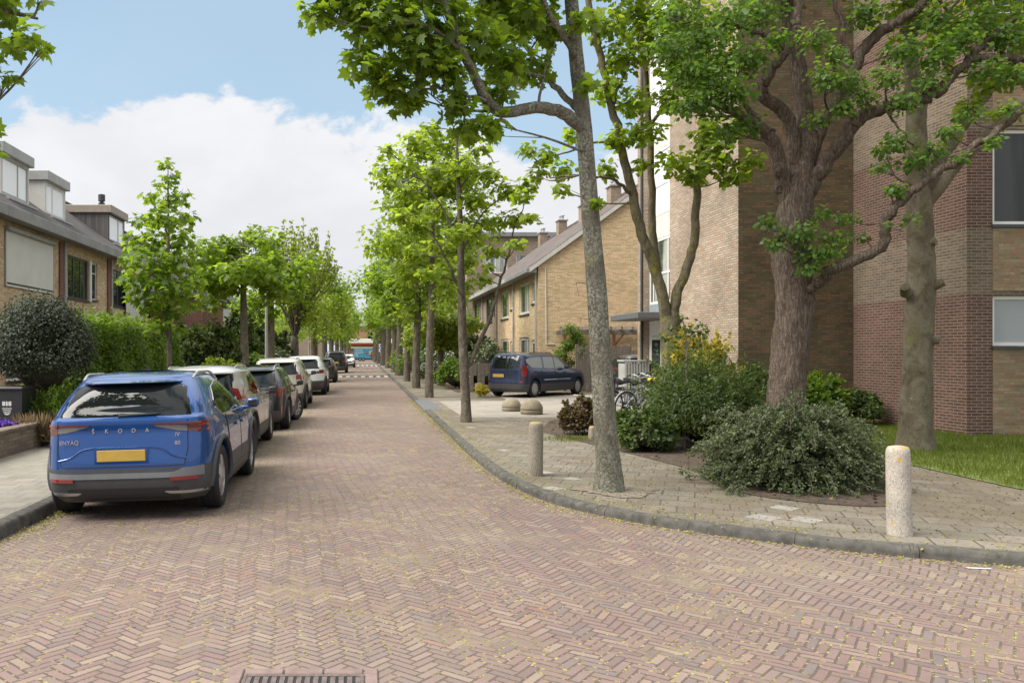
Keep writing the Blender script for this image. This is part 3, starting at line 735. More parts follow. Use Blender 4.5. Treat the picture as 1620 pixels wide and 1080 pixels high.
# speed-table marks
def marks(name, Y, n, x0, x1, d):
    mb = MB()
    for i in range(n):
        a = x0 + (x1 - x0) * i / n; b = x0 + (x1 - x0) * (i + 1) / n
        mb.mat(M_offw if i % 2 == 0 else M_dgrey)
        off = -0.9 if i % 2 == 0 else 0
        mb.add([(a, Y + off, .005), (b, Y + off, .005), (b, Y + d + off, .03), (a, Y + d + off, .03)], [(0, 1, 2, 3)])
    return tag(mb.build(name, fix=False), kind='structure')
marks('road_marking', 57.5, 13, -1.7, 1.75, 1.6); marks('road_marking_far', 100.0, 13, -1.8, 1.75, 2.5)
mb = MB(); c = G(1549, 899, 0); mb.add([c + Vector(q) for q in ((-.09, 0, .005), (.09, -.03, .005), (.09, 0, .005), (-.09, .03, .005))], [(0, 1, 2, 3)])
tag(mb.build('road_paint_chip', M_white), kind='structure')
# drain grate set in the foreground road
dg = thing('drain_grate', 'rectangular cast iron drain grate set in bricks at the bottom edge', 'drain', (PX(480, 4.5), 4.37, 0))
mb = MB()
for i in range(14):
    x = -0.30 + i * 0.6 / 13.0; mb.box(x - 0.014, x + 0.014, -0.16, 0.16, -0.02, 0.008)
mb.box(-0.33, -0.315, -0.19, 0.19, -.03, .010); mb.box(0.315, 0.33, -0.19, 0.19, -.03, .010); mb.box(-0.315, 0.315, 0.165, 0.19, -.03, .009); mb.box(-.315, .315, -.19, -.165, -.03, .009)
mb.build('grating', simple('rusty_iron', (0.15, 0.12, 0.11), 0.8, metal=0.3, var=0.3, scale=30, bump=0.4), dg)
mb = MB(); mb.add([(-.315, -.165, .004), (.315, -.165, .004), (.315, .165, .004), (-.315, .165, .004)], [(0, 1, 2, 3)]); mb.build('pit', M_black, dg)
mb = MB(); M_bb = simple('edging_brick', (0.205, 0.145, 0.130), 0.85, var=0.25, scale=9, bump=0.4)
for i in range(3): mb.bbox(-.33 + i * .222, -.33 + i * .222 + .212, .20, .27, -.03, .012, .006)
for sx in (-1, 1):
    for j in range(2): mb.bbox(sx * .375 - .035, sx * .375 + .035, -.16 + j * .222, .052 + j * .222, -.03, .012, .006)
mb.build('brick_edging', M_bb, dg)

# ------------------------------------------------------------------ walls with real openings
def facade(mb, axis, a, u0, u1, z0, z1, holes, depth, inward):
    """wall plane at axis=a (0: x const, 1: y const), openings (u0,u1,z0,z1) with reveals going inward by depth"""
    us = sorted({u0, u1, *[h[0] for h in holes], *[h[1] for h in holes]}); zs = sorted({z0, z1, *[h[2] for h in holes], *[h[3] for h in holes]})
    def p(u, z, d=0.0): return (a + inward * d, u, z) if axis == 0 else (u, a + inward * d, z)
    for i in range(len(us) - 1):
        for k in range(len(zs) - 1):
            um, zm = (us[i] + us[i + 1]) / 2, (zs[k] + zs[k + 1]) / 2
            if any(h[0] < um < h[1] and h[2] < zm < h[3] for h in holes): continue
            mb.add([p(us[i], zs[k]), p(us[i + 1], zs[k]), p(us[i + 1], zs[k + 1]), p(us[i], zs[k + 1])], [(0, 1, 2, 3)])
    for h in holes:
        A, B, C, D = p(h[0], h[2]), p(h[1], h[2]), p(h[1], h[3]), p(h[0], h[3])
        a2, b2, c2, d2 = p(h[0], h[2], depth), p(h[1], h[2], depth), p(h[1], h[3], depth), p(h[0], h[3], depth)
        for q in ((A, B, b2, a2), (B, C, c2, b2), (C, D, d2, c2), (D, A, a2, d2)): mb.add(q, [(0, 1, 2, 3)])
def window(parent, axis, a, inward, u0, u1, z0, z1, mframe, mglass, depth=0.10, fw=0.06, bars=(), tbars=(), sill=None, name='window'):
    """frame in an opening, pane behind it, optional mullions (u) / transoms (z), sill"""
    def bx(mb, ua, ub, za, zb, da, db):
        x0, x1 = sorted((a + inward * da, a + inward * db))
        if axis == 0: mb.box(x0, x1, ua, ub, za, zb)
        else: mb.box(ua, ub, x0, x1, za, zb)
    g = 0.003; mb = MB(); d0, d1 = depth - 0.05, depth + 0.03
    bx(mb, u0 + g, u0 + fw, z0 + g, z1 - g, d0, d1); bx(mb, u1 - fw, u1 - g, z0 + g, z1 - g, d0, d1)
    bx(mb, u0 + fw, u1 - fw, z0 + g, z0 + fw, d0, d1); bx(mb, u0 + fw, u1 - fw, z1 - fw, z1 - g, d0, d1)
    for b in bars: bx(mb, b - fw * .4, b + fw * .4, z0 + fw, z1 - fw, d0 + .004, d1)
    for b in tbars: bx(mb, u0 + fw, u1 - fw, b - fw * .4, b + fw * .4, d0 + .006, d1)
    f = mb.build(name, mframe, parent)
    mb = MB(); bx(mb, u0 + fw * .5, u1 - fw * .5, z0 + fw * .5, z1 - fw * .5, d0 + 0.025, d0 + 0.035); mb.build('pane', mglass, f)
    if sill is not None:
        mb = MB(); bx(mb, u0 - .03, u1 + .03, z0 - 0.06, z0 - 0.002, -0.05, depth - 0.055); mb.build('sill', sill, f)
    return f
# ------------------------------------------------------------------ buildings
def rebase(t):
    for c in t.children: c.location = c.location - t.location
def chimney(parent, x, y, zb, zt, w=0.42, pots=2, m=B_grey, d=0.30):
    mb = MB(); mb.box(x - d, x + d, y - w, y + w, zb, zt); c = mb.build('chimney', m, parent)
    mb = MB(); mb.bbox(x - d - .07, x + d + .07, y - w - .07, y + w + .07, zt + .002, zt + .10, .015); mb.build('cap', M_lgrey, c)
    mb = MB()
    for i in range(pots):
        yy = y + (i - (pots - 1) / 2) * 0.36; mb.lathe([(.10, zt + .102), (.10, zt + .30), (.15, zt + .31), (.15, zt + .36), (.05, zt + .40)], 10, 'z', (x, yy, 0))
    mb.build('flue_pots', M_lgrey, c, 40)

# ---- terraced houses on the right, gable end towards us
FX, BX, RX, EZ, RZ = 7.75, 18.3, 13.0, 5.62, 9.40
def right_house(i, y0, y1, wallm, label, frame, glassm, dark=False, gable=False):
    t = thing('terraced_house', label, 'house', (FX, y0, 0), 0, 'brick terraced houses behind the blue car')
    w = y1 - y0
    big = (y0 + .20 * w, y0 + .63 * w); small = (y0 + .05 * w, y0 + .16 * w) if not gable else (y0 + .06 * w, y0 + .17 * w)
    # on the photo the small window sits on the near side of each house
    H = [(y0 + .36 * w, y0 + .80 * w, 3.55, 5.05), (y0 + .10 * w, y0 + .26 * w, 3.95, 5.05),
         (y0 + .36 * w, y0 + .80 * w, 0.95, 2.45), (y0 + .10 * w, y0 + .27 * w, 0.15, 2.30)]
    mb = MB(); facade(mb, 0, FX, y0, y1, 0, EZ, H, 0.10, 1)
    if gable:
        zt = lambda x: EZ + (RZ - EZ) * (x - FX) / (RX - FX) - 0.05
        mb.poly([(FX, y0, 0), (FX, y0, zt(FX)), (RX, y0, zt(RX)), (BX, y0, EZ), (BX, y0, 0)])
    wall = mb.build('wall', wallm, t, fix=False)
    window(t, 0, FX, 1, *H[0], frame, glassm, .10, .13, bars=(H[0][0] + .30 * (H[0][1] - H[0][0]),), sill=M_dgrey)
    window(t, 0, FX, 1, *H[1], frame, glassm, .10, .12, sill=M_dgrey)
    window(t, 0, FX, 1, *H[2], frame, glassm, .10, .13, bars=(H[2][0] + .30 * (H[2][1] - H[2][0]),), sill=M_dgrey)
    # front door
    u0, u1, a, b = H[3]; d = MB(); d.box(FX + .05, FX + .09, u0 + .004, u1 - .004, a, b - .004); dr = d.build('door', frame, t)
    d = MB(); d.box(FX + .042, FX + .047, u0 + .18, u1 - .18, a + .9, b - .15); d.build('pane', M_pane, dr)
    d = MB(); d.tube([(FX + .045, u1 - .12, 1.15), (FX - .02, u1 - .12, 1.15), (FX - .02, u1 - .24, 1.15)], .012, 6); d.build('handle', M_silver, dr)
    # roof: two slopes with thickness, overhanging the front
    s = (RZ - EZ) / (RX - FX); o = 0.35; g0 = 0.10 if gable else 0.0
    mb = MB(); mb.prism_axis([(FX - o, EZ - s * o + .02), (RX, RZ + .02), (BX + .3, EZ - .1), (BX + .3, EZ + .05), (RX, RZ + .17), (FX - o, EZ - s * o + .17)], y0 - g0, y1, 1)
    r = mb.build('roof', T_brown, t)
    mb = MB(); mb.tube([(RX, y0 - g0, RZ + .17), (RX, y1, RZ + .17)], .11, 8); mb.build('ridge', T_brown, r, 60)
    if gable:
        mb = MB(); q = [(FX - o - .05, EZ - s * o - .10), (RX, RZ - .06), (BX + .3, EZ - .2), (BX + .3, EZ - .02), (RX, RZ + .14), (FX - o - .05, EZ - s * o + .10)]
        mb.prism_axis(q, y0 - g0 - .035, y0 - g0 - .004, 1); mb.build('verge_board', M_offw, r)
    mb = MB(); mb.bbox(FX - .55, FX - .08, y0 - g0 - .0, y1 - .01, EZ - .38, EZ - .16, .02); mb.build('gutter', M_grey if i == 0 else M_lgrey, t)
    mb = MB(); mb.tube([(FX - .09, y0 + .12, 0.12), (FX - .09, y0 + .12, EZ - .38)], .045, 8); mb.build('downpipe', M_lgrey, t, 60)
    if gable:
        mb = MB(); mb.tube([(FX + .35, y0 - .03, 2.1), (FX + .32, y0 - .03, EZ - .1)], .022, 6); mb.tube([(FX + .35, y0 - .03, 2.1), (FX + .70, y0 - .03, 2.1)], .022, 6); mb.build('cable_duct', M_offw, t, 60)
    chimney(t, RX - .35, y1 - .35, RZ - .6, RZ + .62, .36, 2, B_grey, .26)
    rebase(t); return t
Y0, WY = 36.3, 5.45
right_house(0, Y0, Y0 + WY, B_yel, 'yellow brick end house with blank gable beside the pergola', M_white, M_panec, True, True)
right_house(1, Y0 + WY, Y0 + 2 * WY, B_tan, 'yellow brick terraced house second from the gable, cream window frames', M_offw, M_pane)
right_house(2, Y0 + 2 * WY, Y0 + 3 * WY, B_grey, 'greyish brown brick terraced house with dark frames next to yellow one', M_dgrey, M_pane, True)
right_house(3, Y0 + 3 * WY, Y0 + 4 * WY, B_grey, 'greyish brown terraced house half hidden by street tree, fourth from the gable', M_dgrey, M_pane, True)
# taller flat-roofed block behind the terrace
t = thing('apartment_block', 'brown flat roofed block rising behind the terraced roofs', 'apartment block', (9.5, 75, 0))
mb = MB(); H = [(76.5 + k * 3.2, 78.9 + k * 3.2, z, z + 1.6) for k in range(5) for z in (6.6, 9.4)]
facade(mb, 0, 9.5, 75, 93, 0, 12.2, H, .12, 1)
H2 = [(11.0 + k * 3.0, 13.2 + k * 3.0, 8.9, 10.6) for k in range(2)]
facade(mb, 1, 75, 9.5, 26, 0, 12.2, H2, .12, 1); mb.build('wall', B_grey, t, fix=False)
for h in H: window(t, 0, 9.5, 1, *h, M_white, M_panec, .12, .09)
for h in H2: window(t, 1, 75, 1, *h, M_white, M_panec, .12, .09, bars=((h[0] + h[1]) / 2,))
mb = MB(); mb.bbox(9.2, 26.2, 74.7, 93.2, 12.2, 12.6, .03); mb.build('roof', M_grey, t); rebase(t)

# ---- terraced houses on the left
M_fas = simple('weathered_fascia', (0.25, 0.245, 0.23), 0.6, var=.2, scale=1.5)
LX, LEZ, LRX, LRZ = -10.6, 6.0, -15.1, 9.15
def left_house(i, y0, label, shutter=None, dormer=None, kind=0):
    y1 = y0 + 5.4; t = thing('terraced_house', label, 'house', (LX, y0, 0), 0, 'sand brick terraced houses along the far pavement')
    if kind == 0: U = [(y0 + 1.0, y0 + 4.6, 3.85, 5.43)]
    else: U = [(y0 + .70, y0 + 2.95, 3.72, 5.27), (y0 + 3.2, y0 + 4.0, 3.80, 5.27)]
    Gd = [(y0 + 1.0, y0 + 3.4, .9, 2.5), (y0 + 4.0, y0 + 4.95, .15, 2.4)]
    mb = MB(); facade(mb, 0, LX, y0, y1, 0, LEZ, U + Gd, .10, -1); mb.build('wall', B_tan, t, fix=False)
    mb = MB(); mb.box(LX - .2, LX + .055, y1 - .17, y1 + .17, 0, LEZ - .40); mb.build('pilaster', B_red, t)
    mb = MB(); mb.tube([(LX + .07, y1 + .28, .15), (LX + .07, y1 + .28, LEZ - .3)], .05, 8); mb.build('downpipe', M_lgrey, t, 60)
    if kind == 0:
        h = U[0]; f = window(t, 0, LX, -1, *h, M_dgrey, M_pane, .10, .07, sill=M_dgrey)
        mb = MB(); mb.box(LX + .02, LX + .045, h[0] - .08, h[1] + .02, h[2] - .12, h[3] - .06); s = mb.build('roller_shutter', M_shut, t)
        mb = MB(); mb.bbox(LX + .004, LX + .15, h[0] - .10, h[1] + .08, h[3] - .055, h[3] + .09, .02); mb.build('shutter_box', M_lgrey, s)
        mb = MB(); mb.box(LX + .010, LX + .055, h[0] - .12, h[0] - .084, h[2] - .12, h[3] - .06); mb.box(LX + .010, LX + .055, h[1] + .024, h[1] + .06, h[2] - .12, h[3] - .06); mb.build('guide_rails', M_lgrey, s)
    else:
        h = U[0]; window(t, 0, LX, -1, *h, M_dgrey, M_pane, .10, .07, bars=(h[0] + .75, h[0] + 1.5), tbars=(), sill=M_dgrey)
        mb = MB(); mb.box(LX + .012, LX + .06, h[1] + .03, U[1][0] - .03, h[2] - .02, h[3] + .02); mb.build('window_post', M_white, t)
        window(t, 0, LX, -1, *U[1], M_offw, M_pane, .10, .06, tbars=(U[1][3] - .42,), sill=M_dgrey)
    window(t, 0, LX, -1, *Gd[0], M_white, M_pane, .10, .07, bars=(y0 + 2.2,), sill=M_dgrey)
    u0, u1, a, b = Gd[1]; d = MB(); d.box(LX - .09, LX - .05, u0 + .004, u1 - .004, a, b - .004); dr = d.build('door', M_rdwood, t)
    d = MB(); d.box(LX - .046, LX - .042, u0 + .2, u1 - .2, a + 1.2, b - .2); d.build('pane', M_pane, dr)
    s = (LRZ - LEZ) / (LX - LRX); o = .40
    mb = MB(); mb.prism_axis([(LX + o, LEZ - s * o + .0), (LRX, LRZ), (LRX - 4.6, LEZ), (LRX - 4.6, LEZ + .15), (LRX, LRZ + .15), (LX + o, LEZ - s * o + .15)], y0, y1, 1)
    r = mb.build('roof', T_dark, t)
    mb = MB(); mb.tube([(LRX, y0, LRZ + .15), (LRX, y1, LRZ + .15)], .11, 8); mb.build('ridge', T_dark, r, 60)
    mb = MB(); mb.bbox(LX + .06, LX + .52, y0 + .004, y1 - .004, LEZ - .36, LEZ - .02, .015); mb.build('gutter', M_fas, t)
    if dormer:
        dy0, dy1, ztop, sidem, fasm, frm, dx = dormer; fx = LX - dx; zb = LEZ + s * dx + .10; bk = LRX + .4
        mb = MB(); h = (dy0 + .10, dy1 - .10, zb + .08, ztop - .06); facade(mb, 0, fx, dy0, dy1, zb - .1, ztop, [h], .06, -1)
        zr = lambda x: LEZ + s * (LX - x) + .14
        for yy in (dy0, dy1): mb.poly([(fx, yy, zr(fx)), (fx, yy, ztop), (bk, yy, ztop), (bk, yy, zr(bk) if zr(bk) < ztop else ztop - .01)])
        d = mb.build('dormer', sidem, t, fix=False)
        window(d, 0, fx, -1, *h, frm, M_sky, .06, .07, bars=(h[0] + (h[1] - h[0]) * (.36 if i == 1 else .62),), name='window')
        mb = MB(); mb.bbox(fx + .16, bk - .1, dy0 - .10, dy1 + .10, ztop, ztop + .36, .02, None) if False else mb.bbox(bk - .1, fx + .16, dy0 - .10, dy1 + .10, ztop, ztop + .36, .02)
        mb.build('fascia', fasm, d)
        mb = MB(); mb.box(fx - .04, fx + .30, dy0 - .02, dy1 + .02, zb - .13, zb - .06); mb.build('flashing', M_lgrey, d)
    rebase(t); return t
M_sky = glass('painted_sky_glass', (0.85, 0.86, 0.87), 0.04, 1.0)  # near-white base colour paints the sky's reflection into the panes
left_house(-1, 18.0, 'sand brick terraced house mostly outside the picture at the left edge', dormer=None, kind=1)
left_house(0, 23.4, 'sand brick terraced house with large closed white roller shutter', dormer=(26.3, 28.55, 8.15, M_offw, M_lgrey, M_lgrey, 1.0), kind=0)
left_house(1, 28.8, 'sand brick house with pale narrow dormer and dark framed window', dormer=(30.0, 32.05, 8.02, M_offw, M_lgrey, M_white, 1.0), kind=1)
h2 = left_house(2, 34.2, 'sand brick house with wide boarded grey dormer and pale window screen', dormer=(37.5, 40.0, 8.10, W_clad, simple('beige_fascia', (0.33, 0.27, 0.22), .6), M_lgrey, 1.0), kind=1)
mb = MB(); mb.box(LX + .10, LX + .13, 36.4, 39.2, 3.2, 5.0); o = mb.build('window_screen', M_shut, h2); o.location = -h2.location
for k in range(3, 8):
    hk = left_house(k, 23.4 + 5.4 * k, ['sand brick house just past the boarded dormer, behind tree crowns', 'terraced house with black roof flue, screened by street trees', 'terraced house sixth along, deep behind the tree row',
                                    'terraced house seventh along, glimpsed between trunks', 'last terraced house of the sand brick row'][k - 3], dormer=None, kind=1 - (k % 2))
    if k == 4: mb = MB(); mb.lathe([(.12, 8.9), (.12, 10.2), (.19, 10.21), (.19, 10.28), (.12, 10.29), (.12, 10.38), (.20, 10.39), (.20, 10.76), (.04, 10.8)], 12, 'z', (LRX + .1 - LX, 2.2, 0)); mb.build('flue', M_dgrey, hk, 40)
# red brick cross wing past the sand brick houses
t = thing('brick_shed', 'low red brick outbuilding behind the clipped green hedge', 'outbuilding', (-9.2, 40.5, 0))
mb = MB(); facade(mb, 0, -7.9, 40.5, 46.5, 0, 4.5, [], .1, -1); facade(mb, 1, 40.5, -10.5, -7.9, 0, 4.5, [], .1, 1); mb.build('wall', B_red, t, fix=False)
mb = MB(); mb.bbox(-10.6, -7.7, 40.3, 46.7, 4.5, 4.75, .03); mb.build('roof', M_grey, t); rebase(t)

# ---- block of flats on the right
AX, AY0, AY1, AH = 9.23, 20.2, 27.6, 14.0      # west face, its near corner, far end
BXX, BY = 12.06, 16.4                           # red wing: west face, near corner
t = thing('apartment_building', 'tall brick flats with glazed stairwell and red banded corner wing', 'apartment building', (AX, AY0, 0))
sy0, sy1 = 24.7, 26.95
mb = MB(); mb.mat(B_flat)
facade(mb, 0, AX, AY0, AY1, 0, AH, [(sy0, sy1, 0.12, AH - .5)], .22, 1)
mb.quad((AX, AY1, 0), (22, AY1, 0), (22, AY1, AH), (AX, AY1, AH))
mb.build('wall', None, t, fix=False)
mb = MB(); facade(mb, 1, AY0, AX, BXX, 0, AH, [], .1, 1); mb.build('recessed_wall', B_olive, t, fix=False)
mb = MB(); facade(mb, 0, BXX, BY, AY0, 0, AH, [], .1, 1)
hx0 = 12.57; HW = [(hx0, 14.6, 1.90, 2.90), (hx0, 14.6, 4.32, 6.22), (hx0, 14.6, 7.55, 8.3), (hx0, 14.6, 8.52, 10.5)]
facade(mb, 1, BY, BXX, 30, 0, AH, [HW[0], HW[1], HW[3]], .10, 1)
mb.build('banded_wall', B_band, t, fix=False)
pass
for za, zb in ((.1, 1.84), (3.0, 4.24), (6.3, 8.44)): mb = MB(); mb.box(hx0 + .002, 14.6, BY - .012, BY + .05, za, zb); mb.build('spandrel', B_yelp, t)
window(t, 1, BY, 1, *HW[0], M_white, M_frost, .10, .07, bars=(13.6,), sill=M_dgrey)
window(t, 1, BY, 1, *HW[1], M_white, M_paned, .10, .07, bars=(13.7,), sill=M_dgrey)
window(t, 1, BY, 1, *HW[3], M_white, M_pane, .10, .07, bars=(13.7,), sill=M_dgrey)
mb = MB(); mb.box(hx0 + .10, hx0 + .62, BY + .25, BY + .27, 5.3, 5.9); mb.build('room_cabinet', M_offw, t)
# stairwell glazing: five stacked windows, white panels between
f_ = MB(); xg = AX + .20
for z0 in (3.30, 6.1, 8.9, 11.7):
    window(t, 0, AX + .12, 1, sy0 + .02, sy1 - .02, z0, min(z0 + 2.05, AH - .6), M_white, M_sky if z0 > 3.4 else M_panec, .10, .08, bars=(sy0 + .62, sy1 - .35), tbars=(z0 + .95,), name='stair_window')
    mb = MB(); mb.box(AX + .17, AX + .21, sy0 + .02, sy1 - .02, z0 + 2.06, z0 + 2.79) if z0 < 11 else None
    if z0 < 11: mb.build('stair_panel', M_offw, t)
mb = MB(); mb.box(AX + .15, AX + .21, sy0 + .02, sy1 - .02, 2.98, 3.29); mb.build('entrance_fascia', simple('blue_grey_panel', (0.24, 0.27, 0.29), .5), t)
mb = MB(); mb.bbox(AX - 1.0, AX + .14, sy0 - .1, sy1 + .35, 2.78, 2.97, .015); mb.build('canopy', simple('dark_canopy', (.11, .115, .12), .55), t)
mb = MB(); mb.box(AX + .16, AX + .21, sy0 + .02, sy1 - .02, .12, 2.77); en = mb.build('entrance_screen', M_white, t)
mb = MB(); mb.box(AX + .11, AX + .157, sy0 + .95, sy1 - .30, .16, 2.25); dr = mb.build('door', M_offw, t)
mb = MB(); mb.box(AX + .100, AX + .108, sy0 + 1.10, sy1 - .42, .35, 2.15); mb.build('pane', M_pane, dr)
mb = MB()
for zz in (1.0, 1.25, 1.5, 1.75): mb.bbox(AX + .05, AX + .155, sy0 + .25, sy0 + .62, zz, zz + .2, .01)
mb.build('mailboxes', M_lgrey, t)
mb = MB(); mb.tube([(AX - .05, sy1 + .10, .15), (AX - .05, sy1 + .10, AH)], .045, 8); mb.build('downpipe', M_dgrey, t, 60)
mb = MB(); mb.box(AX - .2, 30, AY0 - .2, AY1 + .2, AH + .002, AH + .3); mb.box(BXX - .2, 30, BY - .2, AY0 - .204, AH + .002, AH + .3); mb.build('roof', M_grey, t)
rebase(t)

# ---- far end of the street
t = thing('shop_building', 'low shop with white fascia facing the end of the street', 'shop', (-1, 165, 0))
mb = MB(); facade(mb, 1, 165, -3.0, 12, 0, 3.4, [], .1, 1); facade(mb, 0, -3.0, 165, 175, 0, 3.4, [], .1, 1); mb.build('wall', B_red, t, fix=False)
mb = MB(); mb.bbox(-3.4, 12, 164.2, 176, 3.0, 3.35, .03); mb.build('red_band', simple('shop_red', (.45, .10, .05), .5), t)
mb = MB(); mb.bbox(-3.5, 12, 164.0, 176, 3.36, 4.2, .05); mb.build('fascia', M_white, t)
mb = MB(); mb.box(-2.4, 3.5, 164.6, 164.9, 2.3, 2.7); mb.build('awning', simple('cream_awning', (.62, .55, .38), .6), t); rebase(t)
def end_house(label, x0, x1, y, ez, rz, wm, rm):
    t = thing('detached_house', label, 'house', (x0, y, 0)); xm = (x0 + x1) / 2
    hs = [(x0 + (x1 - x0) * .62, x0 + (x1 - x0) * .74, ez - 3.4, ez - 1.4)]
    mb = MB(); facade(mb, 1, y, x0, x1, 0, ez, hs, .12, 1); facade(mb, 0, x0, y, y + 9, 0, ez, [], .1, 1); facade(mb, 0, x1, y, y + 9, 0, ez, [], .1, -1); mb.build('wall', wm, t, fix=False)
    window(t, 1, y, 1, *hs[0], M_dgrey, M_pane, .12, .08)
    o = .4; mb = MB(); mb.add([(x0 - o, y - o, ez), (x1 + o, y - o, ez), (x1 + o, y + 9 + o, ez), (x0 - o, y + 9 + o, ez), (x0 + (x1 - x0) * .35, y + 4.5, rz), (x1 - (x1 - x0) * .35, y + 4.5, rz)],
                             [(3, 2, 1, 0), (0, 1, 5, 4), (2, 3, 4, 5), (1, 2, 5), (3, 0, 4)])
    mb.build('roof', rm, t); rebase(t)
end_house('orange brick house with grey hipped roof closing the street view', -5.5, 5.2, 196, 7.6, 10.9, B_orange, simple('slate_roof', (.16, .16, .18), .7, var=.2))
end_house('pinkish brick house behind, partly hidden by street trees', 5.9, 15, 200, 7.0, 11.2, simple('pink_render', (.45, .30, .25), .8), T_brown)
end_house('wide brown house far behind the left tree row', -34, -9, 190, 7.0, 11.2, B_grey, T_dark)
# ------------------------------------------------------------------ cars
# local axes: x right, y forward, z up; origin on the road under the rear axle
def pchip(x, y, q):
    x = np.array(x, float); y = np.array(y, float); h = np.diff(x); d = np.diff(y) / h; m = np.zeros_like(y); m[0], m[-1] = d[0], d[-1]
    for i in range(1, len(x) - 1):
        m[i] = 0 if d[i - 1] * d[i] <= 0 else 2 * d[i - 1] * d[i] / (d[i - 1] + d[i])
    i = np.clip(np.searchsorted(x, q) - 1, 0, len(h) - 1); t = (q - x[i]) / h[i]
    return (2 * t**3 - 3 * t**2 + 1) * y[i] + (t**3 - 2 * t**2 + t) * h[i] * m[i] + (-2 * t**3 + 3 * t**2) * y[i + 1] + (t**3 - t**2) * h[i] * m[i + 1]
class Car:
    def __init__(self, tab, n=4.5, nroof=None):
        a = np.array(tab, float); self.z, self.yr, self.yf, self.w = a.T; self.n0 = n; self.n1 = nroof or n
    def nn(self, z):
        h = self.z[-1]; t = min(1.0, max(0.0, (z / h - .72) / .2)); return self.n0 + (self.n1 - self.n0) * t
    def at(self, z):
        q = np.atleast_1d(np.asarray(z, float)); return [pchip(self.z, c, q) for c in (self.yr, self.yf, self.w)]
    def side(self, y, z):
        yr, yf, w = [v[0] for v in self.at(z)]; yc, l = (yr + yf) / 2, (yf - yr) / 2
        n = self.nn(z); return w * max(0.0, 1 - min(1, abs((y - yc) / l)) ** n) ** (1 / n)
    def end(self, x, z, front=False):
        yr, yf, w = [v[0] for v in self.at(z)]; yc, l = (yr + yf) / 2, (yf - yr) / 2
        n = self.nn(z); d = l * max(0.0, 1 - min(1, abs(x / w)) ** n) ** (1 / n)
        return yc + d if front else yc - d
    def stack(self, z0, z1, nz, grow=0.0, cap=True):
        zs = np.linspace(z0, z1, nz); K = 88; vs = []; fs = []
        t = np.linspace(0, 2 * math.pi, K, endpoint=False)
        c, s = np.cos(t), np.sin(t)
        for z in zs:
            e = 2 / self.nn(z); cx, sy = np.sign(c) * np.abs(c) ** e, np.sign(s) * np.abs(s) ** e
            yr, yf, w = [v[0] for v in self.at(z)]; yc, l = (yr + yf) / 2, (yf - yr) / 2
            for k in range(K): vs.append(((w + grow) * cx[k], yc + (l + grow) * sy[k], z))
        for i in range(nz - 1):
            for k in range(K): fs.append((i * K + k, i * K + (k + 1) % K, (i + 1) * K + (k + 1) % K, (i + 1) * K + k))
        fs.append(tuple(range(K))[::-1]); fs.append(tuple(range((nz - 1) * K, nz * K)))
        return vs, fs
def densify(cols, d=0.05):
    out = []
    for a, b in zip(cols[:-1], cols[1:]):
        k = max(1, int(abs(b[0] - a[0]) / d))
        for i in range(k):
            t = i / k; out.append(tuple(a[q] + (b[q] - a[q]) * t for q in range(3)))
    out.append(tuple(cols[-1])); return out
def patch(fn, cols, nv=7, th=0.02):
    """fn(u, v, off) -> point; a strip between lower and upper edges with a thin rim going in"""
    cols = densify(cols); n = len(cols); vs = []; fs = []
    for o in (1.0, -1.0):
        for (u, a, b) in cols:
            for j in range(nv + 1): vs.append(fn(u, a + (b - a) * j / nv, o))
    m = nv + 1
    for i in range(n - 1):
        for j in range(nv): fs.append((i * m + j, (i + 1) * m + j, (i + 1) * m + j + 1, i * m + j + 1))
    N = n * m; ring = [i * m for i in range(n)] + [(n - 1) * m + j for j in range(1, m)] + [i * m + nv for i in range(n - 2, -1, -1)] + [j for j in range(nv - 1, 0, -1)]
    for a, b in zip(ring, ring[1:] + ring[:1]): fs.append((a, b, b + N, a + N))
    return vs, fs
def side_fn(car, sgn, off=0.004, th=0.015):
    def f(y, z, o): return (sgn * (car.side(y, z) + (off if o > 0 else -th)), y, z)
    return f
def end_fn(car, front=False, off=0.004, th=0.015):
    s = 1 if front else -1
    def f(x, z, o): return (x, car.end(x, z, front) + s * (off if o > 0 else -th), z)
    return f
def put_patch(parent, name, fn, cols, m, nv=7, smooth=40):
    mb = MB(); v, f = patch(fn, cols, nv); mb.add(v, f); return mb.build(name, m, parent, smooth)
def cut(o, cutters):
    for c in cutters:
        md = o.modifiers.new('cut', 'BOOLEAN'); md.operation = 'DIFFERENCE'; md.solver = 'EXACT'; md.object = c
    bpy.context.view_layer.update()
    dg = bpy.context.evaluated_depsgraph_get(); me = bpy.data.meshes.new_from_object(o.evaluated_get(dg))
    o.modifiers.clear(); o.data = me
def text_mesh(parent, name, s, size, m, M, spacing=1.0, depth=0.004, align='CENTER'):
    cu = bpy.data.curves.new(name, 'FONT'); cu.body = s; cu.size = size; cu.extrude = depth; cu.align_x = align; cu.space_character = spacing
    tmp = bpy.data.objects.new(name + '_tmp', cu); COL.objects.link(tmp); bpy.context.view_layer.update()
    me = bpy.data.meshes.new_from_object(tmp.evaluated_get(bpy.context.evaluated_depsgraph_get()))
    bpy.data.objects.remove(tmp); me.transform(M); me.materials.clear(); me.materials.append(m)
    o = bpy.data.objects.new(name, me); COL.objects.link(o)
    if parent is not None: o.parent = parent
    return o
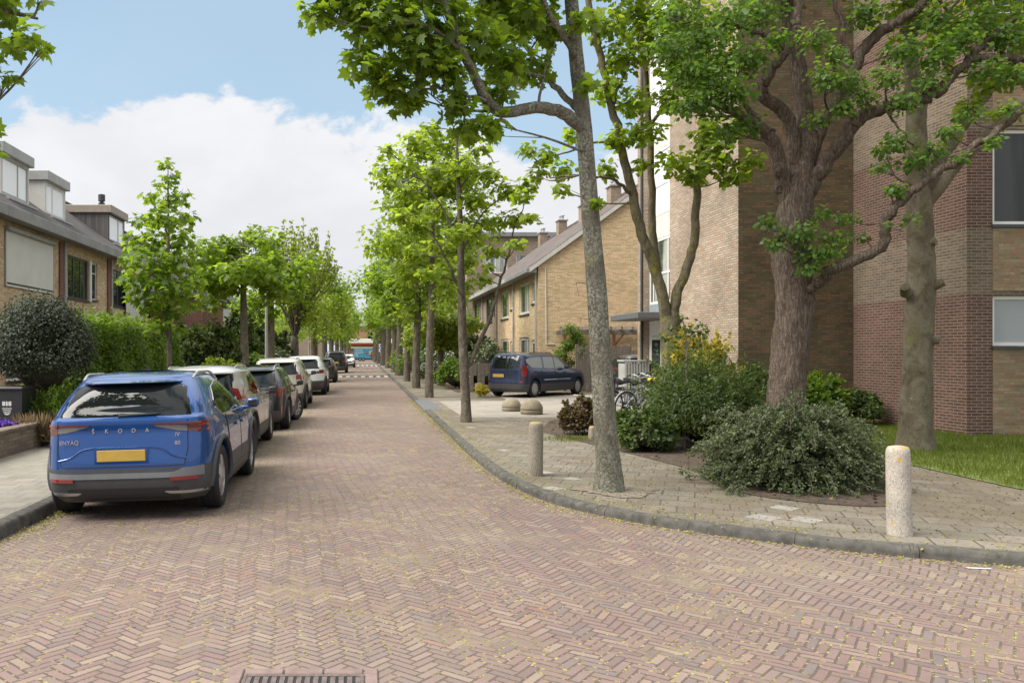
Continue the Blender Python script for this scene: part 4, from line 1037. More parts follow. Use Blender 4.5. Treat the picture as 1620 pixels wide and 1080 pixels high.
def wheel(parent, x, y, r, side, style, rim_m, steer=0.0, w=0.225):
    """tyre with tread shoulders, dished rim and spokes; side = +1 faces right"""
    t = MB(); h = w / 2
    prof = [(r * .66, -h * .80), (r * .80, -h * 1.0), (r * .93, -h * .96), (r * .99, -h * .72), (r, -h * .4), (r * .992, -h * .36), (r, -h * .3), (r, h * .3), (r * .992, h * .36), (r, h * .4), (r * .99, h * .72), (r * .93, h * .96), (r * .80, h), (r * .66, h * .80)]
    t.lathe(prof + [prof[0]], 36, 'x', close=False); ty = t.build('wheel', None, parent, 50); ty.data.materials.append(M_black)
    ty.location = (x, y, r); ty.rotation_euler = (0, 0, steer)
    m = MB(); R_ = r * .68; s = side
    m.lathe([(R_, -h * .7), (R_, h * .78 * 1), (R_ * .94, h * .80), (R_ * .92, h * .5), (R_ * .90, h * .05), (0.02, h * .02)], 32, 'x', close=False)
    if style == 'cover':
        m.lathe([(R_ * .95, h * .72), (R_ * .80, h * .92), (R_ * .45, h * .95), (0.01, h * 1.0)], 28, 'x', close=False)
    k = {'five': 5, 'ten': 10, 'seven': 7, 'cover': 0}[style]
    for i in range(k):
        a = 2 * math.pi * i / k; c, sn = math.cos(a), math.sin(a); q = 0.050 if k <= 7 else 0.022
        if k == 5: q = 0.062
        pts = [(.05, q * .75), (R_ * .95, q * 1.15), (R_ * .95, -q * 1.15), (.05, -q * .75)]
        vs = []
        for (rr, tt), hh in zip(pts + pts, [h * .80, h * .78, h * .78, h * .80, h * .45, h * .45, h * .45, h * .45]): vs.append((hh, rr * c - tt * sn, rr * sn + tt * c))
        m.add(vs, [(0, 1, 2, 3), (7, 6, 5, 4), (0, 4, 5, 1), (1, 5, 6, 2), (2, 6, 7, 3), (3, 7, 4, 0)])
    m.lathe([(.07, h * .6), (.07, h * .84), (.055, h * .88), (.01, h * .88)], 16, 'x', close=False)
    rim = m.build('rim', rim_m, ty, 40)
    mm = MB()
    if style == 'cover':
        for i in range(8):
            a = 2 * math.pi * i / 8; mm.lathe([(R_ * .13, h * .90), (R_ * .13, h * .93), (.005, h * .935)], 12, 'x', (0, R_ * .66 * math.cos(a), R_ * .66 * math.sin(a)), close=False)
    else: mm.lathe([(R_ * .88, h * .06), (R_ * .88, h * .08), (.08, h * .08)], 24, 'x', close=False)
    mm.build('rim_openings', M_blackp, ty, 40)
    if side < 0:
        for c_ in ty.children: c_.scale = (-1, 1, 1)
    return ty
def make_car(label, loc, heading, tab, wb, spec, group=None, roll=0.0, scale=(1, 1, 1), name='parked_car'):
    t = thing(name, label, 'car', loc, 0, group); t.rotation_euler = (0, roll, heading); t.scale = scale
    t.rotation_mode = 'XYZ'
    S = dict(n=4.5, zc=0.56, r=0.35, track=0.80, paint=None, clad=M_clad, rim='five', rimm=M_alloy, arch=True, rails=None, spoiler=True, bumper=0.02)
    S.update(spec); car = Car(tab, S['n'], S.get('nroof')); zmin, zmax = tab[0][0], tab[-1][0]; pm = S['paint']; r = S['r']; zc = S['zc']
    cutters = []
    for y in (0.0, wb):
        for sx in (-1, 1):
            c = MB(); c.lathe([(r + .055, -.30), (r + .055, .30)], 32, 'x'); o = c.build('arch_cutter', M_blackp); o.location = (sx * (S['track'] + .12), y, r + .01); cutters.append(o)
    mb = MB(); v, f = car.stack(zc, zmax, 46); mb.add(v, f); body = mb.build('body', pm, None, 50)
    mb = MB(); v, f = car.stack(zmin, zc + .002, 12, 0.006); mb.add(v, f); low = mb.build('lower_cladding', S['clad'], None, 50)
    for o in (body, low):
        cut(o, cutters); o.data.polygons.foreach_set('use_smooth', [True] * len(o.data.polygons)); o.data.set_sharp_from_angle(angle=R(42)); o.parent = t
    for c in cutters: bpy.data.objects.remove(c)
    for y in (0.0, wb):
        for sx in (-1, 1):
            wheel(t, sx * S['track'], y, r, sx, S['rim'], S['rimm'], S.get('steer', 0) if y > 0 else 0.0)
            if S['arch']:
                a0, a1 = R(-8), R(188); pts = []
                for k in range(25):
                    a = a0 + (a1 - a0) * k / 24; yy = y + (r + .075) * math.cos(a); zz = r + .01 + (r + .075) * math.sin(a)
                    pts.append((sx * (car.side(yy, max(zmin + .02, zz)) + .004), yy, max(zmin + .01, zz)))
                m = MB(); m.tube(pts, .032, 6); m.build('wheel_arch_trim', S['clad'], t, 60)
    sgn = (-1, 1)
    # side windows: belt and roof line given as (y, z low, z high) columns
    for sx in sgn:
        for cols in S['glass']: put_patch(t, 'side_window', side_fn(car, sx, .003), cols, S.get('glassm', M_cglass2))
        if S.get('glass_trim'):
            allc = sorted([c for cols in S['glass'] for c in cols])
            m = MB(); m.tube([(sx * (car.side(c[0], c[1]) + .006), c[0], c[1] - .008) for c in densify(allc, .1)], .009, 5)
            m.tube([(sx * (car.side(c[0], c[2]) + .006), c[0], c[2] + .008) for c in densify(allc, .1)], .009, 5); m.build('window_trim', S['glass_trim'], t, 60)
        for (cols, hy, hz) in S['doors']:
            d = put_patch(t, 'door', side_fn(car, sx, .005, .01), cols, pm, 14)
            if S.get('seams'):
                cc = densify(cols, .1); loop = [(c[0], c[1]) for c in cc] + [(cc[-1][0], cc[-1][1] + (cc[-1][2] - cc[-1][1]) * k_ / 6) for k_ in range(1, 7)] + [(c[0], c[2]) for c in cc[::-1][1:]] + [(cc[0][0], cc[0][2] - (cc[0][2] - cc[0][1]) * k_ / 6) for k_ in range(1, 7)]
                m = MB(); m.tube([(sx * (car.side(*q_) + .0035), *q_) for q_ in loop], .0045, 4); m.build('door_seam', M_black, d)
            m = MB(); x = sx * (car.side(hy, hz) + .022); m.bbox(min(x - .012, x + .012), max(x - .012, x + .012), hy - .10, hy + .10, hz - .018, hz + .018, .008); m.build('handle', S.get('handle', pm), d, 40)
        # mirror
        my, mz = S['mirror']; x0 = car.side(my, mz); m = MB()
        m.bbox(min(sx * (x0 - .03), sx * (x0 + .12)), max(sx * (x0 - .03), sx * (x0 + .12)), my - .03, my + .03, mz - .03, mz + .01, .01)
        m.bbox(min(sx * (x0 + .06), sx * (x0 + .235)), max(sx * (x0 + .06), sx * (x0 + .235)), my - .04, my + .09, mz - .015, mz + .115, .035); mo = m.build('wing_mirror', S.get('mirrorm', pm), t, 50)
        m = MB(); xa, xb = sorted((sx * (x0 + .09), sx * (x0 + .21))); m.box(xa, xb, my - .044, my - .041, mz + .012, mz + .092); m.build('mirror_glass', M_blackp, mo)
        if S['rails']:
            ya, yb, zz = S['rails']; m = MB(); pts = []
            for k in range(19):
                q = k / 18; yy = ya + (yb - ya) * q; xr_ = S.get('railx', .62) - .03 * abs(2 * q - 1) ** 3
                lift = min(1.0, min(q, 1 - q) * 8); lo_, hi_ = zmax * .8, zmax - .001
                for _ in range(24):
                    md_ = (lo_ + hi_) / 2
                    if car.side(yy, md_) > xr_: lo_ = md_
                    else: hi_ = md_
                pts.append((sx * xr_, yy, lo_ + .045 * lift - .012))
            m.tube(pts, .017, 7); m.build('roof_rail', S.get('railm', M_silver), t, 60)
    # rear
    put_patch(t, 'rear_window', end_fn(car, False, .004), S['rear_glass'], S.get('glassr', M_cglass), 10)
    if S.get('tailgate'):
        tg = put_patch(t, 'tailgate', end_fn(car, False, .005, .01), S['tailgate'], pm, 12)
        if S.get('seams'):
            cc = densify(S['tailgate'], .08); loop = [(cc[0][0], cc[0][2] - (cc[0][2] - cc[0][1]) * k_ / 6) for k_ in range(0, 6)] + [(c[0], c[1]) for c in cc] + [(cc[-1][0], cc[-1][1] + (cc[-1][2] - cc[-1][1]) * k_ / 6) for k_ in range(1, 7)]
            m = MB(); m.tube([(x_, car.end(x_, z_) - .004, z_) for x_, z_ in loop], .006, 4); m.build('tailgate_seam', M_black, tg)
    for sx in sgn:
        for (kind, cols) in S['tail']:
            cc = [(sx * c[0], c[1], c[2]) for c in cols]
            put_patch(t, 'tail_light', end_fn(car, False, .016), cc, {'r': M_red, 'd': M_dred, 'c': M_clear}[kind], 6)
        for cols in S.get('tail_side', []): put_patch(t, 'tail_light', side_fn(car, sx, .012), cols, M_red, 6)
        for cols in S.get('reflect', []): put_patch(t, 'reflector', end_fn(car, False, .03), [(sx * c[0], c[1], c[2]) for c in cols], M_red, 2)
    for (nm, cols, m_, off) in S.get('rear_strips', []): put_patch(t, nm, end_fn(car, False, off), cols, m_, 5)
    x0, x1, z0, z1 = S['plate']; yy = min(car.end(x, z) for x in (x0, (x0 + x1) / 2, x1) for z in (z0, z1)) - .022
    m = MB(); m.bbox(x0, x1, yy, yy + .014, z0, z1, .004); m.build('number_plate', M_plate, t)
    m = MB(); m.box(x0 - .03, x1 + .03, yy + .0145, yy + .06, z0 - .03, z1 + .03); m.build('plate_recess', pm if not S.get('platebg') else S['platebg'], t)
    if S.get('wiper'):
        z = S['wiper']; m = MB(); pts = [(x, car.end(x, z + dz) - .02, z + dz) for x, dz in ((-.05, 0), (.16, .01), (.36, .015))]
        m.tube(pts, [.022, .016, .006], 6); m.build('rear_wiper', M_blackp, t, 60)
    if S['spoiler']:
        zs, xs, dy = S.get('spoil', (zmax - .10, .62, .16)); m = MB(); yb = car.end(0, zs); yf_ = car.end(0, zmax - .02)
        top = []
        for k in range(13):
            x = -xs + 2 * xs * k / 12; yb = car.end(x, zs); top.append((x, yb))
        vs = []
        for x, y in top: q = dy * (1 - .9 * abs(x / xs) ** 4); vs += [(x, y - q, zs + .006), (x, y + .30, zs + .062), (x, y + .30, zs + .02), (x, y - q + .02, zs - .010)]
        fs = [(4 * i + a, 4 * (i + 1) + a, 4 * (i + 1) + (a + 1) % 4, 4 * i + (a + 1) % 4) for i in range(12) for a in range(4)] + [(0, 1, 2, 3), (51, 50, 49, 48)]
        m.add(vs, fs); m.build('roof_spoiler', S.get('spoilm', pm), t, 45)
    if S.get('fin'):
        y = S['fin']; zz = zmax - .015; m = MB(); m.add([(-.02, y - .09, zz), (.02, y - .09, zz), (.02, y + .10, zz), (-.02, y + .10, zz), (-.006, y - .085, zz + .075), (.006, y - .085, zz + .075), (.004, y - .03, zz + .06), (-.004, y - .03, zz + .06)],
                       [(0, 3, 2, 1), (4, 5, 6, 7), (0, 1, 5, 4), (1, 2, 6, 5), (2, 3, 7, 6), (3, 0, 4, 7)]); m.build('roof_antenna', M_blackp, t)
    # front: screen, lamps, grille, plate
    if S.get('windscreen'): put_patch(t, 'windscreen', end_fn(car, True, .004), S['windscreen'], M_cglass, 8)
    if S.get('head'):
        for sx in sgn: put_patch(t, 'headlight', end_fn(car, True, .01), [(sx * c[0], c[1], c[2]) for c in S['head']], M_clear, 5)
        put_patch(t, 'grille', end_fn(car, True, .008), S['grille'], M_blackp, 5)
    return t, car

def suv(H=1.62, W=.93, wb=2.6, ro=.86, fo=.86, tilt=1.0, hood=1.0, squeeze=.74):
    """profile rows: height, rear end, front end, half width"""
    k = H / 1.62
    return [(.20 * k, -ro + .17, wb + fo - .22, W - .085), (.30 * k, -ro + .05, wb + fo - .07, W - .025), (.46 * k, -ro, wb + fo, W - .002), (.62 * k, -ro + .005, wb + fo, W), (.80 * k, -ro + .02, wb + fo - .03, W - .002),
            (.93 * k, -ro + .03, wb + fo - .12 * hood, W - .014), (1.00 * k, -ro + .035, wb + fo - .40 * hood, W - .028), (1.06 * k, -ro + .05 * tilt, wb + fo - .98 * hood, W - .05), (1.12 * k, -ro + .09 * tilt, wb + fo - 1.22 * hood, W - .075),
            (1.25 * k, -ro + .20 * tilt, wb + fo - 1.50 * hood, W * .875), (1.40 * k, -ro + .34 * tilt, wb + fo - 1.80 * hood, W * .80), (1.50 * k, -ro + .46 * tilt, wb + fo - 2.02 * hood, W * squeeze), (1.555 * k, -ro + .58 * tilt, wb + fo - 2.20 * hood, W * .68),
            (1.59 * k, -ro + .80 * tilt, wb + fo - 2.5 * hood, W * .58), (1.61 * k, -ro + 1.10 * tilt, wb + fo - 2.8 * hood, W * .42), (1.62 * k, -ro + 1.4 * tilt, wb + fo - 3.05 * hood, W * .24)]
def sideglass(k, ya, yb, yc, yd, belt=1.07, top=1.46):
    """three panes: quarter light, rear door, front door"""
    b = lambda y: (belt + .02 * (yb - y) / 2) * k
    return [[(ya, b(ya) + .10 * k, b(ya) + .16 * k), (ya + .22, b(ya + .2), top * k - .07 * k), (yb - .05, b(yb), top * k - .02)],
            [(yb, b(yb), top * k - .015), ((yb + yc) / 2, b((yb + yc) / 2), top * k), (yc - .04, b(yc), top * k)],
            [(yc + .03, b(yc), top * k), (yc + .45, b(yc + .4), top * k - .03), (yd - .25, b(yd - .2), (top - .17) * k), (yd, b(yd), b(yd) + .03)]]
def doors(k, yb, yc, yd, wb, belt=1.05, low=.40):
    return [([(.40, .74 * k, belt * k), (.50, .48 * k, belt * k), (.62, low * k, belt * k), (yc - .01, low * k, belt * k)], yb + .38, .90 * k),
            ([(yc + .01, low * k, belt * k), (wb - .50, low * k, belt * k), (wb - .46, .5 * k, belt * k), (wb - .42, .72 * k, (belt - .02) * k)], yc + .16, .89 * k)]

PT_blue = carpaint('blue_car_paint', (0.010, 0.080, 0.300), 0.5, 0.22)
PT_silver = carpaint('silver_beige_paint', (0.48, 0.472, 0.455), 0.55, 0.34)
PT_black = carpaint('black_car_paint', (0.012, 0.012, 0.014), 0.2, 0.22)
PT_pearl = carpaint('pale_champagne_paint', (0.58, 0.56, 0.49), 0.3, 0.32)
PT_white = carpaint('white_car_paint', (0.82, 0.82, 0.81), 0.0, 0.3)
PT_dark = carpaint('dark_grey_paint', (0.05, 0.052, 0.055), 0.4, 0.3)
PT_navy = carpaint('navy_car_paint', (0.018, 0.030, 0.075), 0.35, 0.28)
PT_maroon = carpaint('reddish_car_paint', (0.22, 0.06, 0.05), 0.3, 0.3)
CG = 'cars parked along the kerb'
# blue car in front
wb = 2.5; blue_tab = suv(1.60, .965, wb, .80, .86, 1.0, 1.0, .73); q = 1.60 / 1.62
blue_tab = blue_tab[:7] + [(1.05 * q, -.775, blue_tab[7][2], .918), (1.105 * q, -.772, blue_tab[8][2] + .1, .90), (1.135 * q, -.685, blue_tab[8][2] - .05, .885)] + blue_tab[9:]
blue, car = make_car('metallic blue SUV parked nearest, rear towards us, with yellow plate and silver roof rails', (-2.565, 9.60, -.035), 0.0, blue_tab, wb,
    dict(seams=True, n=6.0, nroof=3.8, paint=PT_blue, zc=.57, r=.365, track=.835, rim='five', glass=sideglass(.99, .02, .62, 1.32, 2.35), doors=doors(.99, .62, 1.32, 2.35, wb), glass_trim=M_silver, handle=PT_blue,
         mirror=(1.98, 1.03), rails=(-.05, 1.55, (1.575, 1.60)), railx=.66, fin=.45,
         rear_glass=[(-.72, 1.125, 1.14), (-.68, 1.125, 1.27), (-.62, 1.125, 1.42), (-.54, 1.125, 1.462), (.54, 1.125, 1.462), (.62, 1.125, 1.42), (.68, 1.125, 1.27), (.72, 1.125, 1.14)],
         tailgate=[(-.70, .76, 1.085), (-.66, .60, 1.085), (.66, .60, 1.085), (.70, .76, 1.085)],
         tail=[('d', [(.34, 1.035, 1.05), (.55, 1.03, 1.055), (.94, 1.015, 1.055)]), ('c', [(.36, 1.022, 1.028), (.60, .968, 1.024), (.70, .958, 1.012)]), ('d', [(.705, .945, 1.010), (.80, .935, 1.010)]), ('r', [(.80, .935, 1.010), (.88, .93, 1.010), (.94, .95, 1.010)])],
         tail_side=[[(-.70, .95, 1.05), (-.62, .96, 1.05), (-.50, 1.02, 1.05)]],
         reflect=[[(.52, .435, .475), (.80, .435, .475)]],
         rear_strips=[('bumper_strip', [(-.90, .46, .535), (-.55, .47, .525), (.55, .47, .525), (.65, .47, .565), (.84, .47, .575), (.90, .44, .50)], simple('bumper_grey', (.17, .175, .18), .45, var=.08), .022),
                      ('diffuser_trim', [(-.86, .275, .31), (-.50, .29, .32), (-.45, .31, .318)], M_silver, .02), ('diffuser_trim', [(.45, .31, .318), (.50, .29, .32), (.86, .275, .31)], M_silver, .02),
                      ('diffuser', [(-.60, .22, .36), (.60, .22, .36)], M_blackp, .012)],
         plate=(-.26, .26, .655, .775), wiper=1.13, spoil=(1.475, .56, .13),
         windscreen=[(-.70, 1.16, 1.40), (.70, 1.16, 1.40)]), CG, roll=-.030)
def rear_text(s, x, z, size, sp=1.0, al='CENTER'):
    y = min(car.end(x, z), car.end(x + (.22 if al == 'LEFT' else 0), z)) - .012
    text_mesh(blue, 'badge_lettering', s, size, M_chrome, Matrix.Translation((x, y, z)) @ Matrix.Rotation(R(90), 4, 'X'), sp, .004, al)
for i, ch in enumerate('ŠKODA'): rear_text(ch, -.30 + .145 * i, .958, .062)
rear_text('ENYAQ', -.665, .845, .062, 1.0, 'LEFT'); rear_text('iV', .60, .905, .064); rear_text('80', .60, .815, .060)
m = MB(); 
for sx in (-1, 1):
    v, f = patch(end_fn(car, False, .010), [(sx * .28, .60, .655), (sx * .40, .62, .70), (sx * .62, .68, .71)], 4); m.add(v, f)
# tailgate crease above the plate
m = MB(); pts = [(x, car.end(x, z) - .008, z) for x, z in ((-.69, .665), (-.55, .70), (-.38, .79), (0, .80), (.38, .79), (.55, .70), (.69, .665))]
m.tube([Vector(q) for q in spline(pts, 5)], .010, 6); m.build('tailgate_crease', PT_blue, blue, 60)


def row_car(label, Y, xr, W, paint, H=1.55, wb=2.55, ro=.82, fo=.85, spec=None, tilt=1.0, sq=.74, heading=0.0, zoff=0.0, flip=False):
    """xr: outer face of the tyre on the street side, Y: rear axle"""
    k = H / 1.62; cx = xr - W
    s = dict(mirrorm=M_blackp, paint=paint, zc=.50 * k, r=.345, track=W - .115, glass=sideglass(k, .05, .62, 1.30, 2.30), doors=doors(k, .62, 1.30, 2.30, wb), mirror=(1.95, 1.02 * k),
             rear_glass=[(-.68, 1.08 * k, 1.12 * k), (-.60, 1.08 * k, 1.40 * k), (-.52, 1.08 * k, 1.45 * k), (.52, 1.08 * k, 1.45 * k), (.60, 1.08 * k, 1.40 * k), (.68, 1.08 * k, 1.12 * k)],
             tailgate=[(-.66, .55 * k, 1.06 * k), (.66, .55 * k, 1.06 * k)],
             tail=[('r', [(.62, .90 * k, 1.0 * k), (.88, .88 * k, 1.04 * k)])], tail_side=[[(-ro + .16, .9 * k, 1.03 * k), (-ro + .42, .97 * k, 1.03 * k)]],
             reflect=[[(.58, .42 * k, .46 * k), (.80, .42 * k, .46 * k)]], plate=(-.26, .26, .72 * k, .83 * k), spoil=(1.47 * k, .60, .14), wiper=1.10 * k,
             windscreen=[(-.66, 1.16 * k, 1.40 * k), (.66, 1.16 * k, 1.40 * k)], head=[(.52, .72 * k, .82 * k), (.88, .74 * k, .90 * k)], grille=[(-.48, .62 * k, .80 * k), (.48, .62 * k, .80 * k)])
    s.update(spec or {})
    return make_car(label, (cx, Y, -.035 + zoff), heading, suv(H, W, wb, ro, fo, tilt, 1.0, sq), wb, s, CG, roll=-.028 if not flip else .028)
k = 1.56 / 1.62
row_car('silver beige SUV with tall upright tail lights, directly ahead of the blue one', 14.35, -1.86, .90, PT_silver, 1.58, 2.55, .80, .82,
        dict(tail=[('r', [(.76, 1.02, 1.28), (.80, 1.0, 1.27), (.86, .98, 1.16)]), ('c', [(.72, .86, 1.0), (.89, .86, .97)])], tail_side=[[(-.62, 1.0, 1.22), (-.52, 1.0, 1.18)]], rails=(-.1, 1.5, (1.545, 1.57)), railx=.60, rim='seven',
             rear_glass=[(-.66, 1.05, 1.10), (-.60, 1.05, 1.44), (.60, 1.05, 1.44), (.66, 1.05, 1.10)], tailgate=[(-.68, .5, 1.03), (.68, .5, 1.03)], spoilm=M_blackp), tilt=.55, sq=.77)
row_car('black crossover with wheels turned out and sharp red light clusters', 19.3, -1.70, .90, PT_black, 1.50, 2.5, .78, .85,
        dict(steer=R(-24), rim='ten', tail=[('r', [(.42, .90, .935), (.62, .87, .96), (.90, .84, 1.0)]), ('d', [(.60, .80, .868), (.86, .74, .84)])], reflect=[[(.74, .30, .52), (.80, .30, .52)]], rails=(-.1, 1.2, (1.47, 1.49)), railx=.58), tilt=1.25)
row_car('pale champagne SUV with round red tail lamps behind the black crossover', 26.2, -1.76, .90, PT_pearl, 1.62, 2.5, .78, .85,
        dict(tail=[('r', [(.68, .98, 1.08), (.75, .90, 1.16), (.82, .90, 1.16), (.88, .96, 1.10)])], tail_side=[[(-.66, .92, 1.12), (-.52, .96, 1.08)]], rails=(-.1, 1.4, (1.58, 1.61)), railx=.60, rim='seven'), tilt=.7, sq=.77)
row_car('white SUV with slim dark red lamps and black lower bumper', 34.3, -1.50, .93, PT_white, 1.64, 2.55, .82, .88,
        dict(zc=.60, tail=[('d', [(.42, .93, .95), (.70, .90, 1.0), (.90, .91, 1.03)])], rim='seven', platebg=M_blackp))
row_car('small dark hatchback squeezed beyond the white SUV', 47.6, -1.52, .86, PT_dark, 1.46, 2.45, .70, .80, dict(tail=[('r', [(.58, .80, 1.02), (.82, .80, 1.0)])]), tilt=.7)
row_car('tall black off-roader standing before the first speed bump marks', 67.5, -1.25, .97, PT_black, 1.84, 2.6, .80, .85, dict(tail=[('r', [(.72, .90, 1.30), (.90, .90, 1.25)])], r=.38), tilt=.45, sq=.80)
o, _ = row_car('small white hatchback facing us farther along the kerb', 92.0, -2.42 + 1.72, .86, PT_white, 1.48, 2.45, .75, .78, dict(), heading=math.pi, flip=True)
o.location.x = -1.70
row_car('small reddish car last in the parked line', 112.0, -1.05, .86, PT_maroon, 1.48, 2.45, .72, .78)
# navy people carrier on the driveway
wb = 3.22; H = 1.66; W = .90; ro = .74; fo = .80
tab = [(.20, -ro + .10, wb + fo - .2, W - .07), (.32, -ro + .0, wb + fo - .05, W - .02), (.50, -ro - .02, wb + fo, W), (.64, -ro, wb + fo - .01, W), (.80, -ro + .02, wb + fo - .08, W - .004), (.92, -ro + .03, wb + fo - .30, W - .015), (1.00, -ro + .035, wb + fo - .70, W - .03),
       (1.06, -ro + .045, wb + fo - 1.02, W - .045), (1.20, -ro + .08, wb + fo - 1.30, W * .92), (1.40, -ro + .13, wb + fo - 1.68, W * .875), (1.52, -ro + .17, wb + fo - 1.95, W * .835), (1.58, -ro + .22, wb + fo - 2.15, W * .78), (1.62, -ro + .36, wb + fo - 2.45, W * .66), (1.645, -ro + .70, wb + fo - 2.8, W * .44), (1.655, -ro + 1.0, wb + fo - 3.1, W * .25)]
g = [[(-.42, 1.28, 1.40), (-.18, 1.10, 1.47), (.52, 1.08, 1.49)], [(.64, 1.08, 1.495), (1.36, 1.06, 1.49)], [(1.46, 1.06, 1.49), (1.75, 1.05, 1.44), (2.05, 1.04, 1.25), (2.30, 1.03, 1.06)]]
dk, dcar = make_car('navy blue people carrier parked on the driveway in front of yellow brick house', (5.72, 30.85, SW + .004), R(-43), tab, wb,
    dict(seams=True, n=7.0, nroof=5.0, glassm=M_cglass3, paint=PT_navy, zc=.50, r=.32, track=.76, rim='cover', rimm=M_hub, glass=g, mirror=(2.02, 1.05), arch=False, mirrorm=M_blackp, spoiler=False,
         doors=[([(.42, .70, 1.05), (.52, .44, 1.05), (.62, .38, 1.05), (1.39, .38, 1.05)], .80, .90), ([(1.41, .38, 1.05), (2.45, .38, 1.02), (2.52, .55, 1.0)], 1.58, .89)],
         rails=(.0, 1.7, (1.63, 1.66)), railx=.60, railm=M_blackp,
         rear_glass=[(-.60, 1.08, 1.42), (-.52, 1.06, 1.50), (.04, 1.06, 1.51)], tailgate=[(-.66, .46, 1.03), (.66, .46, 1.03)],
         tail=[('r', [(.70, .78, 1.20), (.80, .76, 1.16), (.87, .78, 1.05)])], tail_side=[[(-.64, .78, 1.16), (-.50, .80, 1.0)]], reflect=[[(.66, .54, .62), (.76, .54, .62)]],
         plate=(-.50, -.02, .74, .86), platebg=PT_navy, windscreen=[(-.66, 1.14, 1.44), (.66, 1.14, 1.44)], head=[(.5, .66, .80), (.84, .68, .84)], grille=[(-.4, .6, .72), (.4, .6, .72)]))
put_patch(dk, 'rear_window', end_fn(dcar, False, .004), [(.12, 1.06, 1.51), (.52, 1.06, 1.50), (.60, 1.08, 1.42)], M_cglass2, 8)
for sx in (-1, 1):
    m = MB(); pts = [(sx * (dcar.side(y, .62) + .016), y, .64) for y in np.linspace(.55, 2.50, 20)]; m.tube(pts, .022, 6); m.build('side_strip', M_silver, dk, 60)
m = MB(); m.bbox(.06, .10, dcar.end(.08, .9) - .02, dcar.end(.08, .9) + .02, .48, 1.55, .006); m.build('door_split', M_blackp, dk)
# dark van behind the white bin store
row_tab = suv(1.60, .86, 2.45, .75, .80, .5)
make_car('dark car with yellow plate parked behind the bicycles by the fence', (10.2, 30.3, SW), R(-3), row_tab, 2.45,
    dict(paint=PT_dark, zc=.50, r=.32, track=.75, glass=sideglass(.98, .05, .62, 1.3, 2.25), doors=doors(.98, .62, 1.3, 2.25, 2.45), mirror=(1.9, 1.0), rear_glass=[(-.62, 1.06, 1.12), (-.56, 1.06, 1.44), (.56, 1.06, 1.44), (.62, 1.06, 1.12)],
         tail=[('r', [(.68, .80, 1.20), (.84, .80, 1.10)])], plate=(-.26, .26, .50, .62), spoil=(1.45, .6, .1)))
# ------------------------------------------------------------------ bollards and small street furniture
def bollard(label, px, py, h, r, tiltx, m, cat='bollard', group=None, z=SW):
    b = G(px, py, z); t = thing('concrete_bollard', label, cat, b, 0, group); t.rotation_euler = (0, tiltx, R(20))
    mb = MB(); prof = [(r * 1.04, -.12), (r * 1.03, .02), (r, h * .5), (r * .97, h - .07), (r * .93, h - .03), (r * .80, h - .008), (r * .5, h), (.004, h + .002)]
    mb.lathe(prof, 28); v = mb.v
    mb.v = [(x + .004 * math.sin(9 * z_ + 7 * x), y + .004 * math.cos(11 * z_ + 5 * y), z_) for x, y, z_ in v]
    o = mb.build('post', m, t, 60)
    return t
bollard('pale leaning concrete bollard with orange lichen on its rounded top', 1424, 845, .83, .102, -.045, M_bol)
bollard('short flat topped mossy bollard beside the kerb bend', 847, 752, .74, .100, .02, M_bol2)
bollard('squat stone post at the end of the low garden walls', 757, 627, .50, .13, 0, M_bol2)
bollard('small concrete stub in front of the reddish shrub', 937, 695, .26, .075, 0, M_bol2)
def ball(label, px, py, r):
    b = G(px, py, SW); t = thing('concrete_hemisphere', label, 'bollard', b, 0, 'round concrete barriers')
    prof = [(r * .78, -.08), (r * .84, 0), (r * .97, r * .10), (r * 1.0, r * .28), (r * .985, r * .36), (r * .93, r * .385), (r * .93, r * .42), (r * .985, r * .445)]
    prof += [(r * math.cos(a), r * .45 + r * math.sin(a) * .92) for a in np.linspace(.04, 1.5, 14)] + [(.004, r * 1.375)]
    mb = MB(); mb.lathe(prof, 40); mb.build('ball', M_hemi, t, 50)
ball('rounded concrete hemisphere, farther of the pair by the driveway', 809, 650, .275)
ball('rounded concrete hemisphere, closer of the pair by the driveway', 841, 655, .305)

# ------------------------------------------------------------------ trees beside us, limb by limb
def to_local(pts, o): return [tuple(Vector(p) - Vector(o)) for p in pts]
def C(lst, o, dens):
    """clumps from photo measurements: (px, py, radius px, distance)"""
    out = []
    for (px, py, rp, Y) in lst:
        p = P(px, py, Y) - Vector(o); r = rp * Y / F; out.append((p.x, p.y, p.z, r, dens * r * r))
    return out
